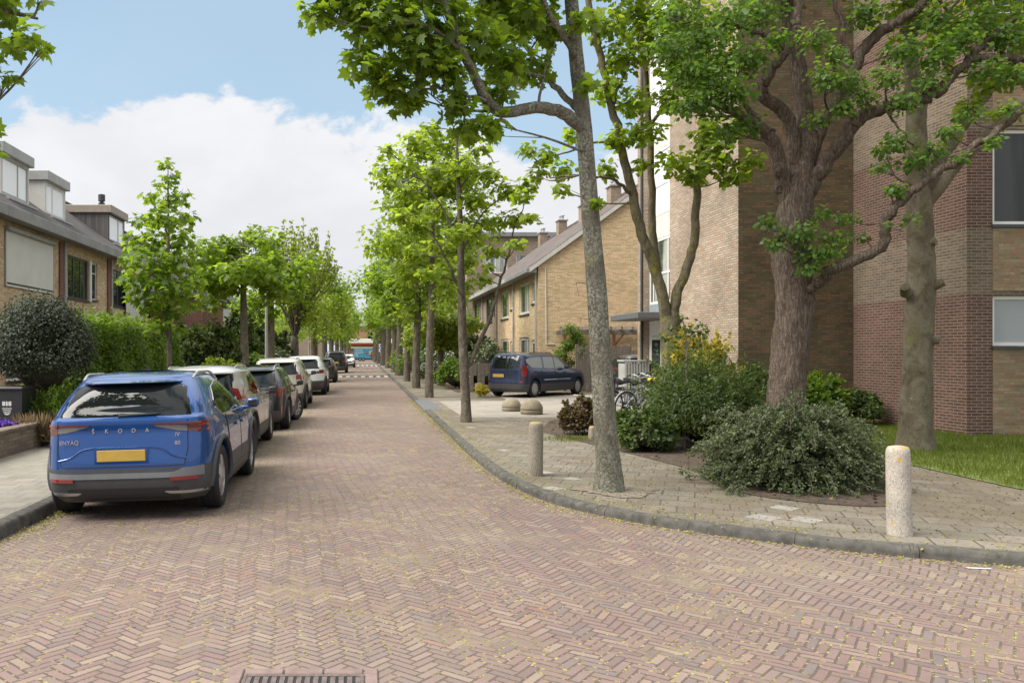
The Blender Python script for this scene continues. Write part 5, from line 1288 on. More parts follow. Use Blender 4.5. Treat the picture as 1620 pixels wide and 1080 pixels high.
# A: tree at the kerb, long limb over the road
base = G(963, 776, SW); Y = base.y
tA = thing('kerb_tree', 'grey barked tree rising from the kerb corner with limb over the road', 'tree', base)
mb = MB()
L = lambda *a: [tuple(P(px, py, y) - base) for px, py, y in a]
tr = trunk_flare(mb, [(0, 0, -.1)] + L((962, 740, Y), (957, 660, Y), (950, 560, Y + .02), (943, 450, Y + .05), (934, 330, Y + .08), (922, 190, Y + .1), (910, 70, Y + .15), (900, -60, Y + .2), (893, -260, Y + .3), (890, -500, Y + .4)),
                 [.215, .155, .134, .126, .117, .107, .096, .087, .078, .055, .02], 18, 8, .01, .035)
sk = list(tr[30:])
for pts, r0, r1 in [(L((925, 205, Y + .1), (890, 178, Y - .1), (845, 172, Y - .35), (795, 178, Y - .6), (768, 155, Y - .8), (745, 110, Y - .95), (722, 55, Y - 1.1), (700, 0, Y - 1.2), (680, -80, Y - 1.3)), .082, .035),
                    (L((922, 180, Y + .1), (890, 150, Y + .25), (855, 110, Y + .4), (825, 60, Y + .5), (800, 0, Y + .6), (770, -90, Y + .7)), .045, .018),
                    (L((912, 90, Y + .1), (880, 40, Y - .3), (850, -20, Y - .5), (800, -120, Y - .8)), .04, .018),
                    (L((905, 0, Y + .1), (950, -80, Y + .3), (1000, -200, Y + .5)), .04, .02),
                    (L((772, 160, Y - .8), (735, 150, Y - 1.0), (690, 140, Y - 1.1), (640, 150, Y - 1.1)), .022, .008),
                    (L((735, 85, Y - 1.0), (690, 50, Y - 1.2), (640, 30, Y - 1.3), (580, 20, Y - 1.35)), .025, .009),
                    (L((850, 172, Y - .3), (860, 120, Y - .2), (880, 60, Y - .4)), .02, .008),
                    (L((700, 0, Y - 1.2), (660, -60, Y - 1.2), (600, -120, Y - 1.2)), .03, .012)]:
    s = limb(mb, pts, r0, r1, 9, 5, .006); sk += s
mb2 = MB(); mb2.v, mb2.f, mb2.m = mb.v, mb.f, mb.m
cl = C([(505, 20, 32, Y - 1.4), (545, 5, 45, Y - 1.3), (590, 40, 50, Y - 1.3), (575, 95, 38, Y - 1.3), (605, 130, 38, Y - 1.2), (640, 150, 40, Y - 1.1), (655, 90, 48, Y - 1.2), (640, 30, 52, Y - 1.2), (700, 40, 50, Y - 1.0),
        (705, 110, 48, Y - 1.1), (720, 165, 34, Y - 1.0), (770, 195, 34, Y - .8), (735, 205, 24, Y - .9), (750, 60, 48, Y - .8), (800, 90, 46, Y - .5), (815, 30, 48, Y - .3), (790, 140, 36, Y - .6), (840, 110, 34, Y + .2), (860, 50, 40, Y + .2), (850, 0, 40, Y + .2), (780, 0, 46, Y),
        (690, -30, 60, Y - 1.0), (600, -50, 60, Y - 1.2), (530, -50, 60, Y - 1.3), (770, -80, 70, Y - .6), (860, -80, 60, Y), (640, -140, 80, Y - .8), (760, -180, 90, Y - .3), (880, -200, 90, Y + .2), (990, -150, 80, Y + .5), (820, -320, 110, Y), (930, -330, 100, Y + .3), (700, -260, 90, Y - .3),
        (925, 135, 17, Y - .2), (948, 320, 12, Y - .15), (925, 30, 22, Y - .25)], base, 1350)
twigs_to(mb2, cl, sk, .02)
for k in range(6):   # bare twigs on the trunk
    a = Vector(tr[12 + 4 * k]); mb2.tube([a, a + Vector((-.16 - .02 * k, -.05, .02)), a + Vector((-.22, -.04, -.05 - .02 * k))], [.008, .006, .003], 4)
mb2.build('trunk', K_lime, tA, 60)
leaves('crown', cl, .115, S_MAPLE, L_map, tA, power=.5, flat=.85, up=.55, droop=.55, spread=.6)
# earth round its foot
o = thing('tree_pit', 'patch of bare soil and moss around the kerb tree', 'soil patch', (base.x + .1, base.y, SW + .006))
mb = MB(); mb.poly([(.48 * math.cos(a) * (1 + .2 * math.sin(3 * a) + .10 * math.sin(11 * a)), .46 * math.sin(a) * (1 + .15 * math.cos(4 * a) + .08 * math.sin(13 * a)), 0.002) for a in np.linspace(0, 6.28, 60)[:-1]]); mb.build('soil', simple('pale_soil', (.20, .165, .12), .95, var=.35, scale=14, bump=.7), o)

# B: tree with three stems by the flats
base = Vector((PX(1065, 16.6), 16.6, SW)); Y = 16.6
tB = thing('multi_stem_tree', 'mossy tree forking low into three stems before the flats entrance', 'tree', base); mb = MB()
s0 = trunk_flare(mb, [(0, 0, -.1)] + L((1064, 620, Y), (1062, 550, Y), (1060, 500, Y)), [.28, .225, .20, .19], 14, 6, .01, .06)
sk = []
for pts, r0, r1 in [(L((1056, 510, Y), (1040, 440, Y), (1015, 370, Y - .1), (1000, 310, Y - .2), (985, 240, Y - .3), (968, 170, Y - .4), (950, 90, Y - .5), (930, 0, Y - .6), (915, -120, Y - .7)), .115, .05),
                    (L((1040, 440, Y), (1035, 380, Y + .2), (1030, 300, Y + .2), (1028, 200, Y + .3), (1020, 100, Y + .3), (1010, 0, Y + .3), (1000, -150, Y + .3)), .085, .04),
                    (L((1066, 505, Y), (1072, 460, Y), (1090, 415, Y), (1100, 370, Y - .1), (1101, 320, Y - .1), (1106, 260, Y - .2), (1112, 190, Y - .2), (1114, 100, Y - .2), (1105, 0, Y - .3), (1100, -150, Y - .3)), .105, .045),
                    (L((1000, 310, Y - .2), (980, 290, Y - .5), (950, 280, Y - .8), (915, 278, Y - 1.0), (870, 282, Y - 1.2)), .04, .012),
                    (L((985, 240, Y - .3), (950, 225, Y - .3), (900, 240, Y - .2), (850, 255, Y)), .035, .010),
                    (L((1106, 260, Y - .2), (1140, 230, Y - .5), (1180, 215, Y - .8)), .035, .012), (L((1028, 200, Y + .3), (1060, 160, Y), (1090, 120, Y - .2)), .04, .015), (L((968, 170, Y - .4), (990, 110, Y - .6), (1015, 50, Y - .8)), .035, .012)]:
    sk += limb(mb, pts, r0, r1, 10, 5, .012)
cl = C([(865, 245, 22, Y - .2), (850, 275, 18, Y), (890, 268, 22, Y - .6), (835, 235, 16, Y), (905, 215, 20, Y - .3), (885, 300, 15, Y - .8),
        (955, 40, 36, Y - .6), (985, 90, 40, Y - .5), (960, 140, 28, Y - .5), (1000, 20, 42, Y), (1030, 60, 42, Y - .3), (1000, 160, 30, Y - .5), (1020, 210, 34, Y - .4), (975, 220, 26, Y - .5), (1060, 20, 42, Y), (1070, 90, 44, Y - .3),
        (1105, 40, 45, Y - .4), (1060, 150, 34, Y - .3), (1100, 120, 40, Y - .4), (960, 265, 18, Y - .6), (1015, 262, 18, Y - .3), (1130, 90, 40, Y - .5), (960, -40, 50, Y), (1050, -70, 60, Y), (1130, -60, 60, Y), (1000, -150, 80, Y), (1100, -180, 80, Y),
        (1065, 255, 28, Y - .5), (1100, 275, 26, Y - .6), (1135, 245, 34, Y - .8), (1160, 275, 26, Y - .9), (1120, 210, 30, Y - .7), (1185, 255, 24, Y - .8), (1150, 210, 28, Y - .6)], base, 900)
twigs_to(mb, cl, sk, .02); mb.build('trunk', K_moss, tB, 60)
leaves('crown', cl, .125, S_LOBE, L_mapy, tB, power=.5, flat=.8, up=.55, droop=.45, spread=.6)

# C: old broad tree
base = Vector((PX(1242, 13.6), 13.6, SW)); Y = 13.6
tC = thing('old_tree', 'old tree with thick furrowed trunk and wide spreading limbs over the lawn', 'tree', base); mb = MB()
s0 = trunk_flare(mb, [(0, 0, -.15)] + L((1240, 660, Y), (1246, 600, Y), (1252, 540, Y), (1256, 470, Y), (1254, 400, Y), (1256, 340, Y), (1268, 270, Y), (1274, 200, Y + .1), (1262, 110, Y + .2), (1248, 30, Y + .2), (1240, -80, Y + .2)), [.38, .305, .280, .280, .290, .295, .270, .200, .155, .13, .105, .08], 22, 8, .010, .060)
sk = []
for pts, r0, r1 in [(L((1250, 330, Y), (1235, 270, Y - .1), (1222, 225, Y - .2), (1200, 200, Y - .3), (1165, 180, Y - .5), (1130, 165, Y - .7), (1095, 165, Y - .9)), .17, .04),
                    (L((1262, 320, Y), (1258, 250, Y), (1242, 180, Y), (1205, 150, Y - .1), (1215, 120, Y - .2), (1240, 85, Y - .3), (1258, 50, Y - .3), (1262, 20, Y - .3), (1275, -80, Y - .3)), .15, .07),
                    (L((1240, -60, Y + .2), (1236, -140, Y + .2), (1230, -220, Y + .2)), .10, .06),
                    (L((1275, 310, Y), (1300, 265, Y - .2), (1335, 220, Y - .4), (1355, 190, Y - .5), (1400, 170, Y - .6), (1450, 160, Y - .7), (1490, 140, Y - .8), (1530, 100, Y - .9), (1580, 92, Y - 1.0), (1640, 95, Y - 1.1)), .17, .06),
                    (L((1530, 100, Y - .9), (1560, 65, Y - .9), (1600, 35, Y - .9), (1650, 10, Y - .9)), .08, .04),
                    (L((1280, 260, Y), (1300, 200, Y - .1), (1345, 120, Y - .2), (1380, 60, Y - .3), (1420, 35, Y - .4), (1460, 5, Y - .5), (1500, -60, Y - .5)), .15, .07),
                    (L((1262, 470, Y - .1), (1290, 450, Y - .3), (1330, 420, Y - .6), (1395, 390, Y - .8), (1405, 345, Y - .9), (1450, 295, Y - 1.0), (1520, 250, Y - 1.1), (1580, 205, Y - 1.2), (1640, 160, Y - 1.3)), .125, .055),
                    (L((1210, 205, Y - .3), (1180, 170, Y - .4), (1160, 140, Y - .6), (1130, 130, Y - .8)), .07, .02), (L((1240, 80, Y - .3), (1180, 45, Y - .5), (1120, 40, Y - .7), (1060, 30, Y - .9)), .05, .018),
                    (L((1400, 170, Y - .6), (1420, 200, Y - .8), (1445, 235, Y - .9)), .03, .01), (L((1450, 295, Y - 1), (1440, 340, Y - 1.1), (1420, 380, Y - 1.2)), .02, .008),
                    (L((1250, 440, Y - .3), (1280, 410, Y - .5), (1320, 395, Y - .6)), .03, .01), (L((1345, 120, Y - .2), (1330, 40, Y - .3), (1320, -40, Y - .3)), .07, .03)]:
    sk += limb(mb, pts, r0 * .80, r1 * .85, 11, 6, .018)
for (px, py, yy, r) in ((1232, 300, Y - .40, .075), (1236, 376, Y - .42, .07), (1222, 208, Y - .32, .05)):     # healed pruning scars
    c = P(px, py, yy + .05) - base; mb.lathe([(r * 1.0, -.04), (r, .01), (r * .78, .03), (r * .6, .008), (.004, .004)], 14, 'z', (0, 0, 0))
    k = len(mb.v) - 14 * 5
    for i in range(k, len(mb.v)): x, y_, z_ = mb.v[i]; mb.v[i] = (c.x + x, c.y - z_, c.z + y_)
cl = C([(1070, 20, 44, Y - .6), (1110, 60, 44, Y - .7), (1090, 110, 40, Y - .8), (1150, 30, 46, Y - .5), (1145, 100, 44, Y - .6), (1120, 160, 40, Y - .8), (1165, 150, 36, Y - .8), (1085, 165, 30, Y - .9), (1190, 90, 36, Y - .7), (1200, 20, 46, Y - .3),
        (1180, 195, 28, Y - .5), (1150, 205, 26, Y - .7), (1130, 120, 40, Y - .9), (1060, 70, 34, Y - .8), (1230, 60, 22, Y - .7), (1290, 60, 30, Y - .8), (1310, 120, 34, Y - .9), (1330, 170, 24, Y - .9), (1345, 130, 24, Y - .9), (1320, 85, 24, Y - .9), (1370, 150, 22, Y - .8),
        (1290, 190, 18, Y - .6), (1400, 120, 28, Y - .8), (1430, 160, 26, Y - .9), (1430, 80, 36, Y - .7), (1480, 90, 34, Y - .9), (1520, 60, 36, Y - 1), (1470, 130, 26, Y - .9), (1560, 110, 26, Y - 1.1), (1590, 60, 36, Y - 1), (1600, 120, 24, Y - 1.1), (1550, 30, 34, Y - .9), (1480, 30, 36, Y - .6),
        (1370, 20, 34, Y - .5), (1420, 220, 22, Y - .9), (1445, 255, 24, Y - 1), (1400, 235, 18, Y - .9), (1475, 235, 22, Y - 1), (1500, 210, 22, Y - 1), (1530, 180, 20, Y - 1), (1390, 265, 15, Y - .9), (1520, 250, 14, Y - 1.2), (1570, 225, 16, Y - 1.3), (1420, 300, 16, Y - 1),
        (1440, 345, 14, Y - 1.1), (1410, 300, 13, Y - 1), (1405, 355, 10, Y - 1.1), (1595, 170, 18, Y - 1.3), (1265, 370, 30, Y - .5), (1295, 400, 34, Y - .6), (1325, 375, 22, Y - .6), (1280, 425, 18, Y - .6), (1215, 350, 18, Y - .5), (1225, 385, 18, Y - .5), (1340, 345, 18, Y - .6), (1365, 375, 12, Y - .7), (1300, 340, 18, Y - .5),
        (1250, -60, 80, Y), (1150, -70, 70, Y), (1360, -70, 80, Y), (1470, -70, 80, Y - .5), (1580, -50, 70, Y - .8), (1300, -190, 110, Y), (1440, -200, 110, Y), (1170, -190, 90, Y), (1560, -180, 100, Y - .5), (1640, 40, 50, Y - 1), (1660, 120, 40, Y - 1.2), (1400, -330, 130, Y)], base, 2100)
twigs_to(mb, cl, sk, .024); mb.build('trunk', K_old, tC, 60)
leaves('crown', cl, .080, S_OVAL, L_pear, tC, power=.6, flat=.8, up=.5, droop=.45, spread=.7)

# D: beech on the lawn
base = Vector((PX(1449, 14.2), 14.2, SW)); Y = 14.2
tD = thing('beech_tree', 'smooth grey green beech trunk with cut stubs standing on the lawn', 'tree', base); mb = MB()
trunk_flare(mb, [(0, 0, -.1)] + L((1448, 690, Y), (1449, 640, Y), (1453, 560, Y), (1455, 480, Y), (1457, 400, Y), (1454, 320, Y), (1450, 250, Y), (1448, 180, Y + .1), (1440, 60, Y + .2), (1430, -120, Y + .3)), [.36, .275, .240, .222, .222, .205, .195, .175, .14, .10, .05], 18, 7, .01, .05)
sk = []
for pts, r0, r1 in [(L((1458, 320, Y), (1490, 250, Y + .2), (1530, 190, Y + .3), (1575, 130, Y + .4), (1640, 60, Y + .5)), .13, .05), (L((1460, 330, Y), (1510, 270, Y - .3), (1560, 215, Y - .4), (1620, 165, Y - .5)), .10, .04), (L((1448, 220, Y), (1470, 120, Y + .4), (1500, 20, Y + .6)), .10, .05)]: sk += limb(mb, pts, r0, r1, 10, 6, .012)
for (px, py, dx, dz) in ((1478, 452, .14, .06), (1432, 458, -.10, .04), (1474, 538, .10, .0), (1468, 385, .09, .02)):      # sawn branch stubs
    a = P(px, py, Y - .12) - base; mb.tube([a + Vector((-dx * .8, .1, -.05)), a, a + Vector((dx * .7, -.10, dz))], [.10, .085, .07], 10)
cl = C([(1560, 130, 30, Y + .3), (1530, 170, 26, Y + .3), (1590, 180, 26, Y - .3), (1600, 110, 34, Y + .3), (1500, 60, 44, Y + .5), (1560, 20, 50, Y + .5), (1430, 20, 50, Y + .3), (1460, -60, 70, Y + .3), (1560, -80, 80, Y + .4), (1380, -60, 60, Y + .3), (1630, 40, 50, Y + .4)], base, 700)
twigs_to(mb, cl, sk + [(0, 0, 6)], .02); mb.build('trunk', K_beech, tD, 60)
leaves('crown', cl, .12, S_LOBE, L_mapy, tD, flat=.8)

# E: tree out of the picture at the left, its twigs reaching in
base = Vector((-5.1, 8.4, SW)); Y = 8.2
tE = thing('overhanging_tree', 'maple branches reaching in from the upper left corner', 'tree', base); mb = MB()
tr = trunk_flare(mb, [(0, 0, -.1), (0, 0, 1.5), (.03, 0, 3.0), (.05, 0, 4.5), (.1, .1, 6.5), (.1, .1, 8)], [.22, .15, .14, .12, .08, .03], 12, 6)
sk = []
for pts in (L((-150, 60, 8.3), (-70, 50, 8.2), (0, 70, 8.1), (50, 75, 8.0)), L((-150, 0, 8.3), (-60, 0, 8.2), (20, 20, 8.1), (60, 30, 8.1)), L((-160, 150, 8.4), (-80, 150, 8.3), (-20, 175, 8.2))): sk += limb(mb, [(.05, 0, 4.0)] + pts, .06, .012, 8, 5)
cl = C([(15, 15, 30, 8.1), (45, 60, 30, 8.0), (10, 65, 36, 8.1), (65, 75, 18, 8.0), (10, 120, 24, 8.1), (-10, 200, 14, 8.2), (-8, 235, 12, 8.2), (-50, 60, 60, 8.2), (-60, 0, 70, 8.2), (-80, 130, 60, 8.3), (-20, -40, 60, 8.1), (60, 0, 16, 8.1),
        (-150, 0, 120, 8.4), (-200, 120, 110, 8.5), (-150, -160, 150, 8.5), (-280, -60, 130, 8.5), (-20, -130, 60, 8.3)], base, 620)
twigs_to(mb, cl, sk, .015, True, .9); mb.build('trunk', K_row, tE, 60)
leaves('crown', cl, .125, S_MAPLE, L_map, tE, power=.5, flat=.85, up=.55, droop=.5)

# ------------------------------------------------------------------ street trees in rows
GR, GL = 'street trees lining the right pavement', 'street trees lining the left pavement'
def street_tree(label, px, Y, h0, z0, z1, rad, k, leaf, size, tr, group, shape='oval', S=S_LOBE, lr=(.45, .7), dens=150, seed=1, lean=(0, 0), limbs=None, z=SW, flat=.75, m=None, up=.6):
    global rng
    rng = np.random.default_rng(seed)
    base = (PX(px, Y), Y, z)
    cl = crown_clumps(lean[0], lean[1], z0 - z, z1 - z, rad, k, lr, dens, shape)
    return garden_tree('street_tree', label, base, h0, cl, leaf, size, S, tr, lean, m or K_row, group, flat=flat, up=up, droop=.4)
# right row, near to far
def rowR2():
    global rng
    rng = np.random.default_rng(41); base = Vector((PX(737, 19.85), 19.85, SW)); Y = 19.85
    t = thing('street_tree', 'slim light crowned street tree standing alone before the concrete balls', 'tree', base, 0, GR); mb = MB(); LL = lambda *a: [tuple(P(px, py, y) - base) for px, py, y in a]
    sk = trunk_flare(mb, [(0, 0, -.1)] + LL((737, 650, Y), (735, 600, Y), (732, 520, Y), (729, 440, Y), (728, 350, Y), (725, 280, Y), (722, 210, Y)), [.17, .125, .112, .104, .088, .065, .05, .02], 12, 6, .008, .05)[18:]
    for pts, r0, r1 in [(LL((734, 590, Y), (750, 560, Y), (772, 510, Y), (790, 450, Y), (805, 400, Y), (815, 350, Y)), .065, .015), (LL((728, 460, Y), (710, 420, Y), (690, 380, Y), (665, 345, Y)), .04, .012), (LL((728, 400, Y), (750, 360, Y), (770, 330, Y), (800, 310, Y)), .035, .01),
                        (LL((728, 380, Y), (705, 340, Y), (680, 300, Y), (640, 260, Y)), .03, .01), (LL((726, 300, Y), (750, 270, Y), (790, 255, Y)), .025, .008)]: sk += limb(mb, pts, r0, r1, 8, 5, .01)
    pp = [(735, 215, 22), (700, 230, 24), (660, 225, 22), (640, 260, 22), (612, 235, 14), (690, 275, 26), (730, 265, 26), (770, 275, 24), (800, 300, 24), (835, 290, 20), (750, 315, 24), (650, 300, 26), (615, 285, 16), (690, 330, 26), (660, 355, 24), (720, 365, 24), (810, 345, 22), (840, 345, 16), (775, 350, 22),
          (690, 390, 22), (740, 410, 22), (780, 395, 20), (815, 385, 14), (655, 400, 22), (680, 430, 20), (735, 455, 18), (765, 440, 16), (640, 340, 20), (770, 420, 12), (705, 455, 16), (680, 205, 18), (760, 235, 16), (825, 310, 18)]
    cl = C([(a, b, c_, Y + rng.normal(0, .75)) for a, b, c_ in pp], base, 620)
    twigs_to(mb, cl, sk, .02); mb.build('trunk', K_row, t, 60)
    leaves('crown', cl, .15, S_LOBE, L_mapy, t, power=.5, flat=.7, up=.62, droop=.35, spread=.55)
rowR2()
ORD = ['third', 'fourth', 'fifth', 'sixth', 'seventh', 'eighth', 'ninth', 'tenth', 'eleventh', 'twelfth']
for i, (px, Y, tr, z1) in enumerate([(679, 30.3, .135, 9.6), (658.3, 37.9, .17, 9.4), (644, 46.5, .16, 9.2), (631.5, 57.5, .24, 9.6), (623.7, 66, .24, 9.4), (613.8, 82, .27, 9.4), (606, 97, .3, 9.8), (600, 112, .3, 9.8), (595, 128, .3, 9.8), (592, 144, .3, 10)]):
    street_tree('street tree on the right pavement, %s trunk counted from the kerb corner' % ORD[i], px, Y, 3.4, 3.3, z1, (2.0, 2.1, 2.5, 3.1, 3.0, 2.3, 2.1, 2.1, 2.1, 2.1)[i], 26 if i < 3 else 20, L_row if i > 1 else L_mapy, (.17, .19, .21, .24, .27, .3, .34, .36, .38, .4)[i], tr, GR, 'oval', S_LOBE if i < 3 else S_DIA, (.7, 1.1), (270, 235, 205, 155, 125, 100, 84, 74, 66, 60)[i], 60 + i, (.15, 0))
# left row
def coneL1():
    global rng
    rng = np.random.default_rng(23); base = (PX(268, 19.5), 19.5, SW); Y = 19.5
    pp = [(262, 258, 15), (265, 285, 22), (262, 315, 28), (235, 310, 14), (290, 310, 16), (265, 345, 36), (225, 345, 20), (300, 345, 16), (250, 380, 40), (285, 375, 30), (212, 380, 22), (235, 415, 40), (280, 415, 40), (205, 410, 20), (305, 400, 18), (215, 440, 30), (255, 450, 38), (295, 450, 30), (240, 480, 28), (275, 485, 28), (300, 480, 16), (215, 470, 18), (255, 510, 20), (285, 520, 14), (240, 525, 10)]
    cl = C([(a, b, c_, Y + rng.normal(0, .45)) for a, b, c_ in pp], base, 430)
    garden_tree('street_tree', 'young pointed maple with slender trunk behind the blue SUV', base, 2.6, cl, L_row, .150, S_MAPLE, .065, (-.03, 0), K_row, GL, flat=.75, up=.6, droop=.4)
coneL1()
street_tree('broad leafed round headed tree second along the left pavement', 387, 30.0, 2.9, 2.9, 6.4, 1.85, 22, L_map, .20, .15, GL, 'oval', S_LOBE, (.5, .75), 320, 31, (-.05, 0))
street_tree('dark stemmed tree just past the nearest lamp post', 428, 38.5, 3.4, 3.2, 7.6, 1.9, 18, L_row, .20, .19, GL, 'oval', S_LOBE, (.6, .9), 200, 32)
# upright yellow-green tree
def fan():
    global rng
    rng = np.random.default_rng(77); Y = 50.5; base = Vector((PX(467, Y), Y, SW)); t = thing('street_tree', 'tall yellow green tree with upright feathery shoots in the left row', 'tree', base, 0, GL); mb = MB()
    sk = trunk_flare(mb, [(0, 0, -.1), (0, 0, 1.5), (0, 0, 2.6)], [.28, .22, .20], 12, 6); allp = []; alln = []; allt = []; cl = []
    cl = crown_clumps(.1, 0, 2.7, 8.6, 2.5, 42, (.6, .85), 140, 'fan', .2)
    for i in range(44):
        a = rng.random() * 6.283; q = math.sqrt(rng.random()); x, y = q * 2.5 * math.cos(a) + .15, q * 2.2 * math.sin(a); z0 = 7.6 - 2.2 * q * q; L_ = 1.0 + 1.5 * rng.random()
        st = limb(mb, [(0, 0, 2.4 + .4 * rng.random()), (x * .45, y * .45, 4.6), (x * .9, y * .9, z0), (x * 1.12, y * 1.12, z0 + L_)], .05, .008, 5, 6)
        for k in range(7): cl.append((x * (.9 + .03 * k), y * (.9 + .03 * k), z0 + L_ * k / 6, .22 - .02 * k, 9))
    mb.build('trunk', K_row, t, 60)
    leaves('crown', cl, .19, S_DIA, L_yel, t, power=.6, flat=1.2, up=.4, droop=-.3, spread=.8)
fan()
for i, (px, Y, z1) in enumerate([(497, 58, 8.0), (513, 70, 8.6), (524, 82, 9.0), (533, 96, 9.2), (540, 110, 9.2), (545.5, 126, 9.4), (550, 144, 9.6)]):
    street_tree('street tree in the left row, %s beyond the yellow green one' % ['first', 'second', 'third', 'fourth', 'fifth', 'sixth', 'seventh'][i], px, Y, 3.0, 2.9, z1, (2.5, 2.4, 2.2, 2.0, 2.0, 2.0, 2.0)[i], 18, L_row if i % 2 else L_mapy, (.24, .27, .3, .34, .36, .38, .4)[i], .25, GL, 'oval', S_DIA, (.8, 1.2), (190, 150, 120, 100, 84, 74, 66)[i], 90 + i)
# big trees deeper behind both rows close the far view
rng = np.random.default_rng(5)
for i, (x, Y, z1, rad) in enumerate([(9, 72, 8, 3.6), (10.5, 100, 9, 4), (13, 128, 10, 5), (11, 152, 9, 4), (-11, 70, 7.5, 3.2), (-13, 92, 9, 4), (-11, 118, 9, 4), (-13, 150, 10, 5), (-22, 170, 11, 6), (20, 175, 11, 6), (5.5, 184, 8.5, 2.4)]):
    cl = crown_clumps(0, 0, 2.2, z1, rad, 18, (.9, 1.5), 44)
    garden_tree('background_tree', 'leafy tree %s' % ['behind the right hand row, beyond the terraced gardens', 'deeper behind the right row near the second speed marks', 'large and distant behind the right row', 'far down on the right near the blue trailer',
        'in the front gardens beyond the lamp posts', 'behind the left row near the off-roader', 'behind the left row near the reddish car', 'large and distant behind the left row', 'at the far left end of the street', 'at the far right end of the street', 'peeping over the shop roof'][i], (x, Y, 0), 2.4, cl, [L_row, L_map, L_mapy][i % 3], .42, S_DIA, .2, cat='tree', group='trees in the distance')

# ------------------------------------------------------------------ shrubs and planting
rng = np.random.default_rng(11)
# cotoneaster mound with arching sprays
def mound():
    base = Vector((PX(1258, 10.55), 10.6, SW)); t = thing('cotoneaster_bush', 'wide arching grey green bush spilling toward the paving', 'shrub', base)
    blob(t, 'opaque_core', (0, .1, .28), (.74, .52, .30), M_core); p = []; nr = []; tp = []; mb = MB()
    for i in range(1000):
        a = rng.random() * 6.283; el = rng.random() ** .75 * 1.45; d = np.array([math.cos(a) * math.cos(el) * 1.0, math.sin(a) * math.cos(el) * .80, math.sin(el) * .76])
        q0 = d * .55 * np.array([1, 1, .8]) + [0, .05, .08]; q2 = d * (1.0 + .17 * rng.normal()) + [0, 0, .02 + .05 * rng.normal()]; out = np.array([math.cos(a), math.sin(a), 0])
        q3 = q2 + out * (.08 + .10 * rng.random()) - [0, 0, .05 + .14 * rng.random()]; q3[2] = max(.04, q3[2]); q2[2] = max(.06, q2[2])
        s = np.array(spline([q0, (q0 + q2) / 2 + [0, 0, .05], q2, q3], 9)); mb.tube([Vector(v) for v in s[::3]], [.0035] * (len(s[::3]) - 1) + [.0015], 3)
        s = np.repeat(s[5:], 4, 0); dirs = np.gradient(s, axis=0) + 1e-6; k = len(s)
        p.append(s + rng.normal(0, .022, s.shape)); nr.append(rng.normal(0, .55, s.shape) + [0, 0, .8]); tp.append(unit(dirs) * .8 + rng.normal(0, .8, s.shape))
    P_ = np.vstack(p); mb.build('twigs', M_oldwood, t)
    leaf_obj('leaves', P_, np.vstack(nr), np.vstack(tp), .034 * (.7 + .6 * rng.random(len(P_))), S_OVAL, L_cot, t)
mound()
# yew with golden top, and the dense green around it
shrub('yew_bush', 'dark green feathery yew bush in front of the flats', (PX(1112, 14.6), 14.7, SW), (1.02, .95, 1.42), 46000, L_yew, .075, S_SLIM, spiky=.42, up=.3, droop=.1, k=60)
shrub('golden_conifer', 'bright yellow tipped bush glowing above the yew', (PX(1112, 16.0), 16.2, SW), (.74, .5, 2.18), 22000, L_gold, .08, S_OVAL, spiky=.25, up=.2, droop=-.4, core=True, k=24)
shrub('laurel_bush', 'low leafy green bush spreading at the foot of the yew', (PX(1022, 13.9), 14.1, SW), (.55, .6, .58), 7000, L_yew, .07, S_OVAL, spiky=.12, k=20)
shrub('variegated_bush', 'cream edged bush beside the parked bicycles', (PX(1066, 15.6), 15.7, SW), (.48, .5, 1.32), 8000, L_var, .085, S_OVAL, spiky=.2, k=22)
shrub('dark_bush', 'dark green bush behind the yew at the flats wall', (PX(1170, 16.8), 17.0, SW), (.9, .8, 1.22), 16000, L_yew, .07, S_OVAL, spiky=.25, k=24)
shrub('reddish_bush', 'small rounded bush with reddish leaves by the concrete stub', (PX(921, 16.9), 16.9, SW), (.46, .42, .72), 11000, L_red, .055, S_OVAL, spiky=.10, k=36, core=False)
shrub('wall_bush', 'leafy green bush against the dark olive brick wall', (PX(1290, 18.4), 18.6, SW), (.85, .6, 1.05), 9000, L_hedge, .09, S_OVAL, spiky=.2, k=30, core=False)
shrub('wall_bush', 'near black green bush in the corner of the banded wall', (PX(1365, 18.6), 18.8, SW), (.62, .55, .82), 12000, L_yew, .06, S_OVAL, k=30, core=False)
def sapling():
    base = Vector((PX(1086, 14.2), 14.3, SW)); t = thing('holly_sapling', 'thin holly sapling with sparse glossy leaves above the golden bush', 'sapling', base); mb = MB()
    L_ = lambda *a: [tuple(P(px, py, 14.3) - base) for px, py in a]; sk = limb(mb, [(0, 0, 0)] + L_((1086, 590), (1085, 540), (1080, 505)), .018, .006, 6, 6); cl = []
    for q in ((1078, 500), (1082, 515), (1105, 512), (1112, 520), (1098, 528), (1116, 528), (1062, 515), (1070, 530), (1065, 545), (1055, 530), (1090, 520), (1108, 540)):
        limb(mb, [sk[len(sk) // 2 + 2]] + L_(((1086 + q[0]) / 2, q[1] + 12), q), .007, .003, 4, 4); v = P(q[0], q[1], 14.3) - base; cl.append((v.x, v.y, v.z, .09, 14))
    mb.build('stem', M_oldwood, t); leaves('leaves', cl, .075, S_OVAL, L_yew, t, up=.5)
sapling()
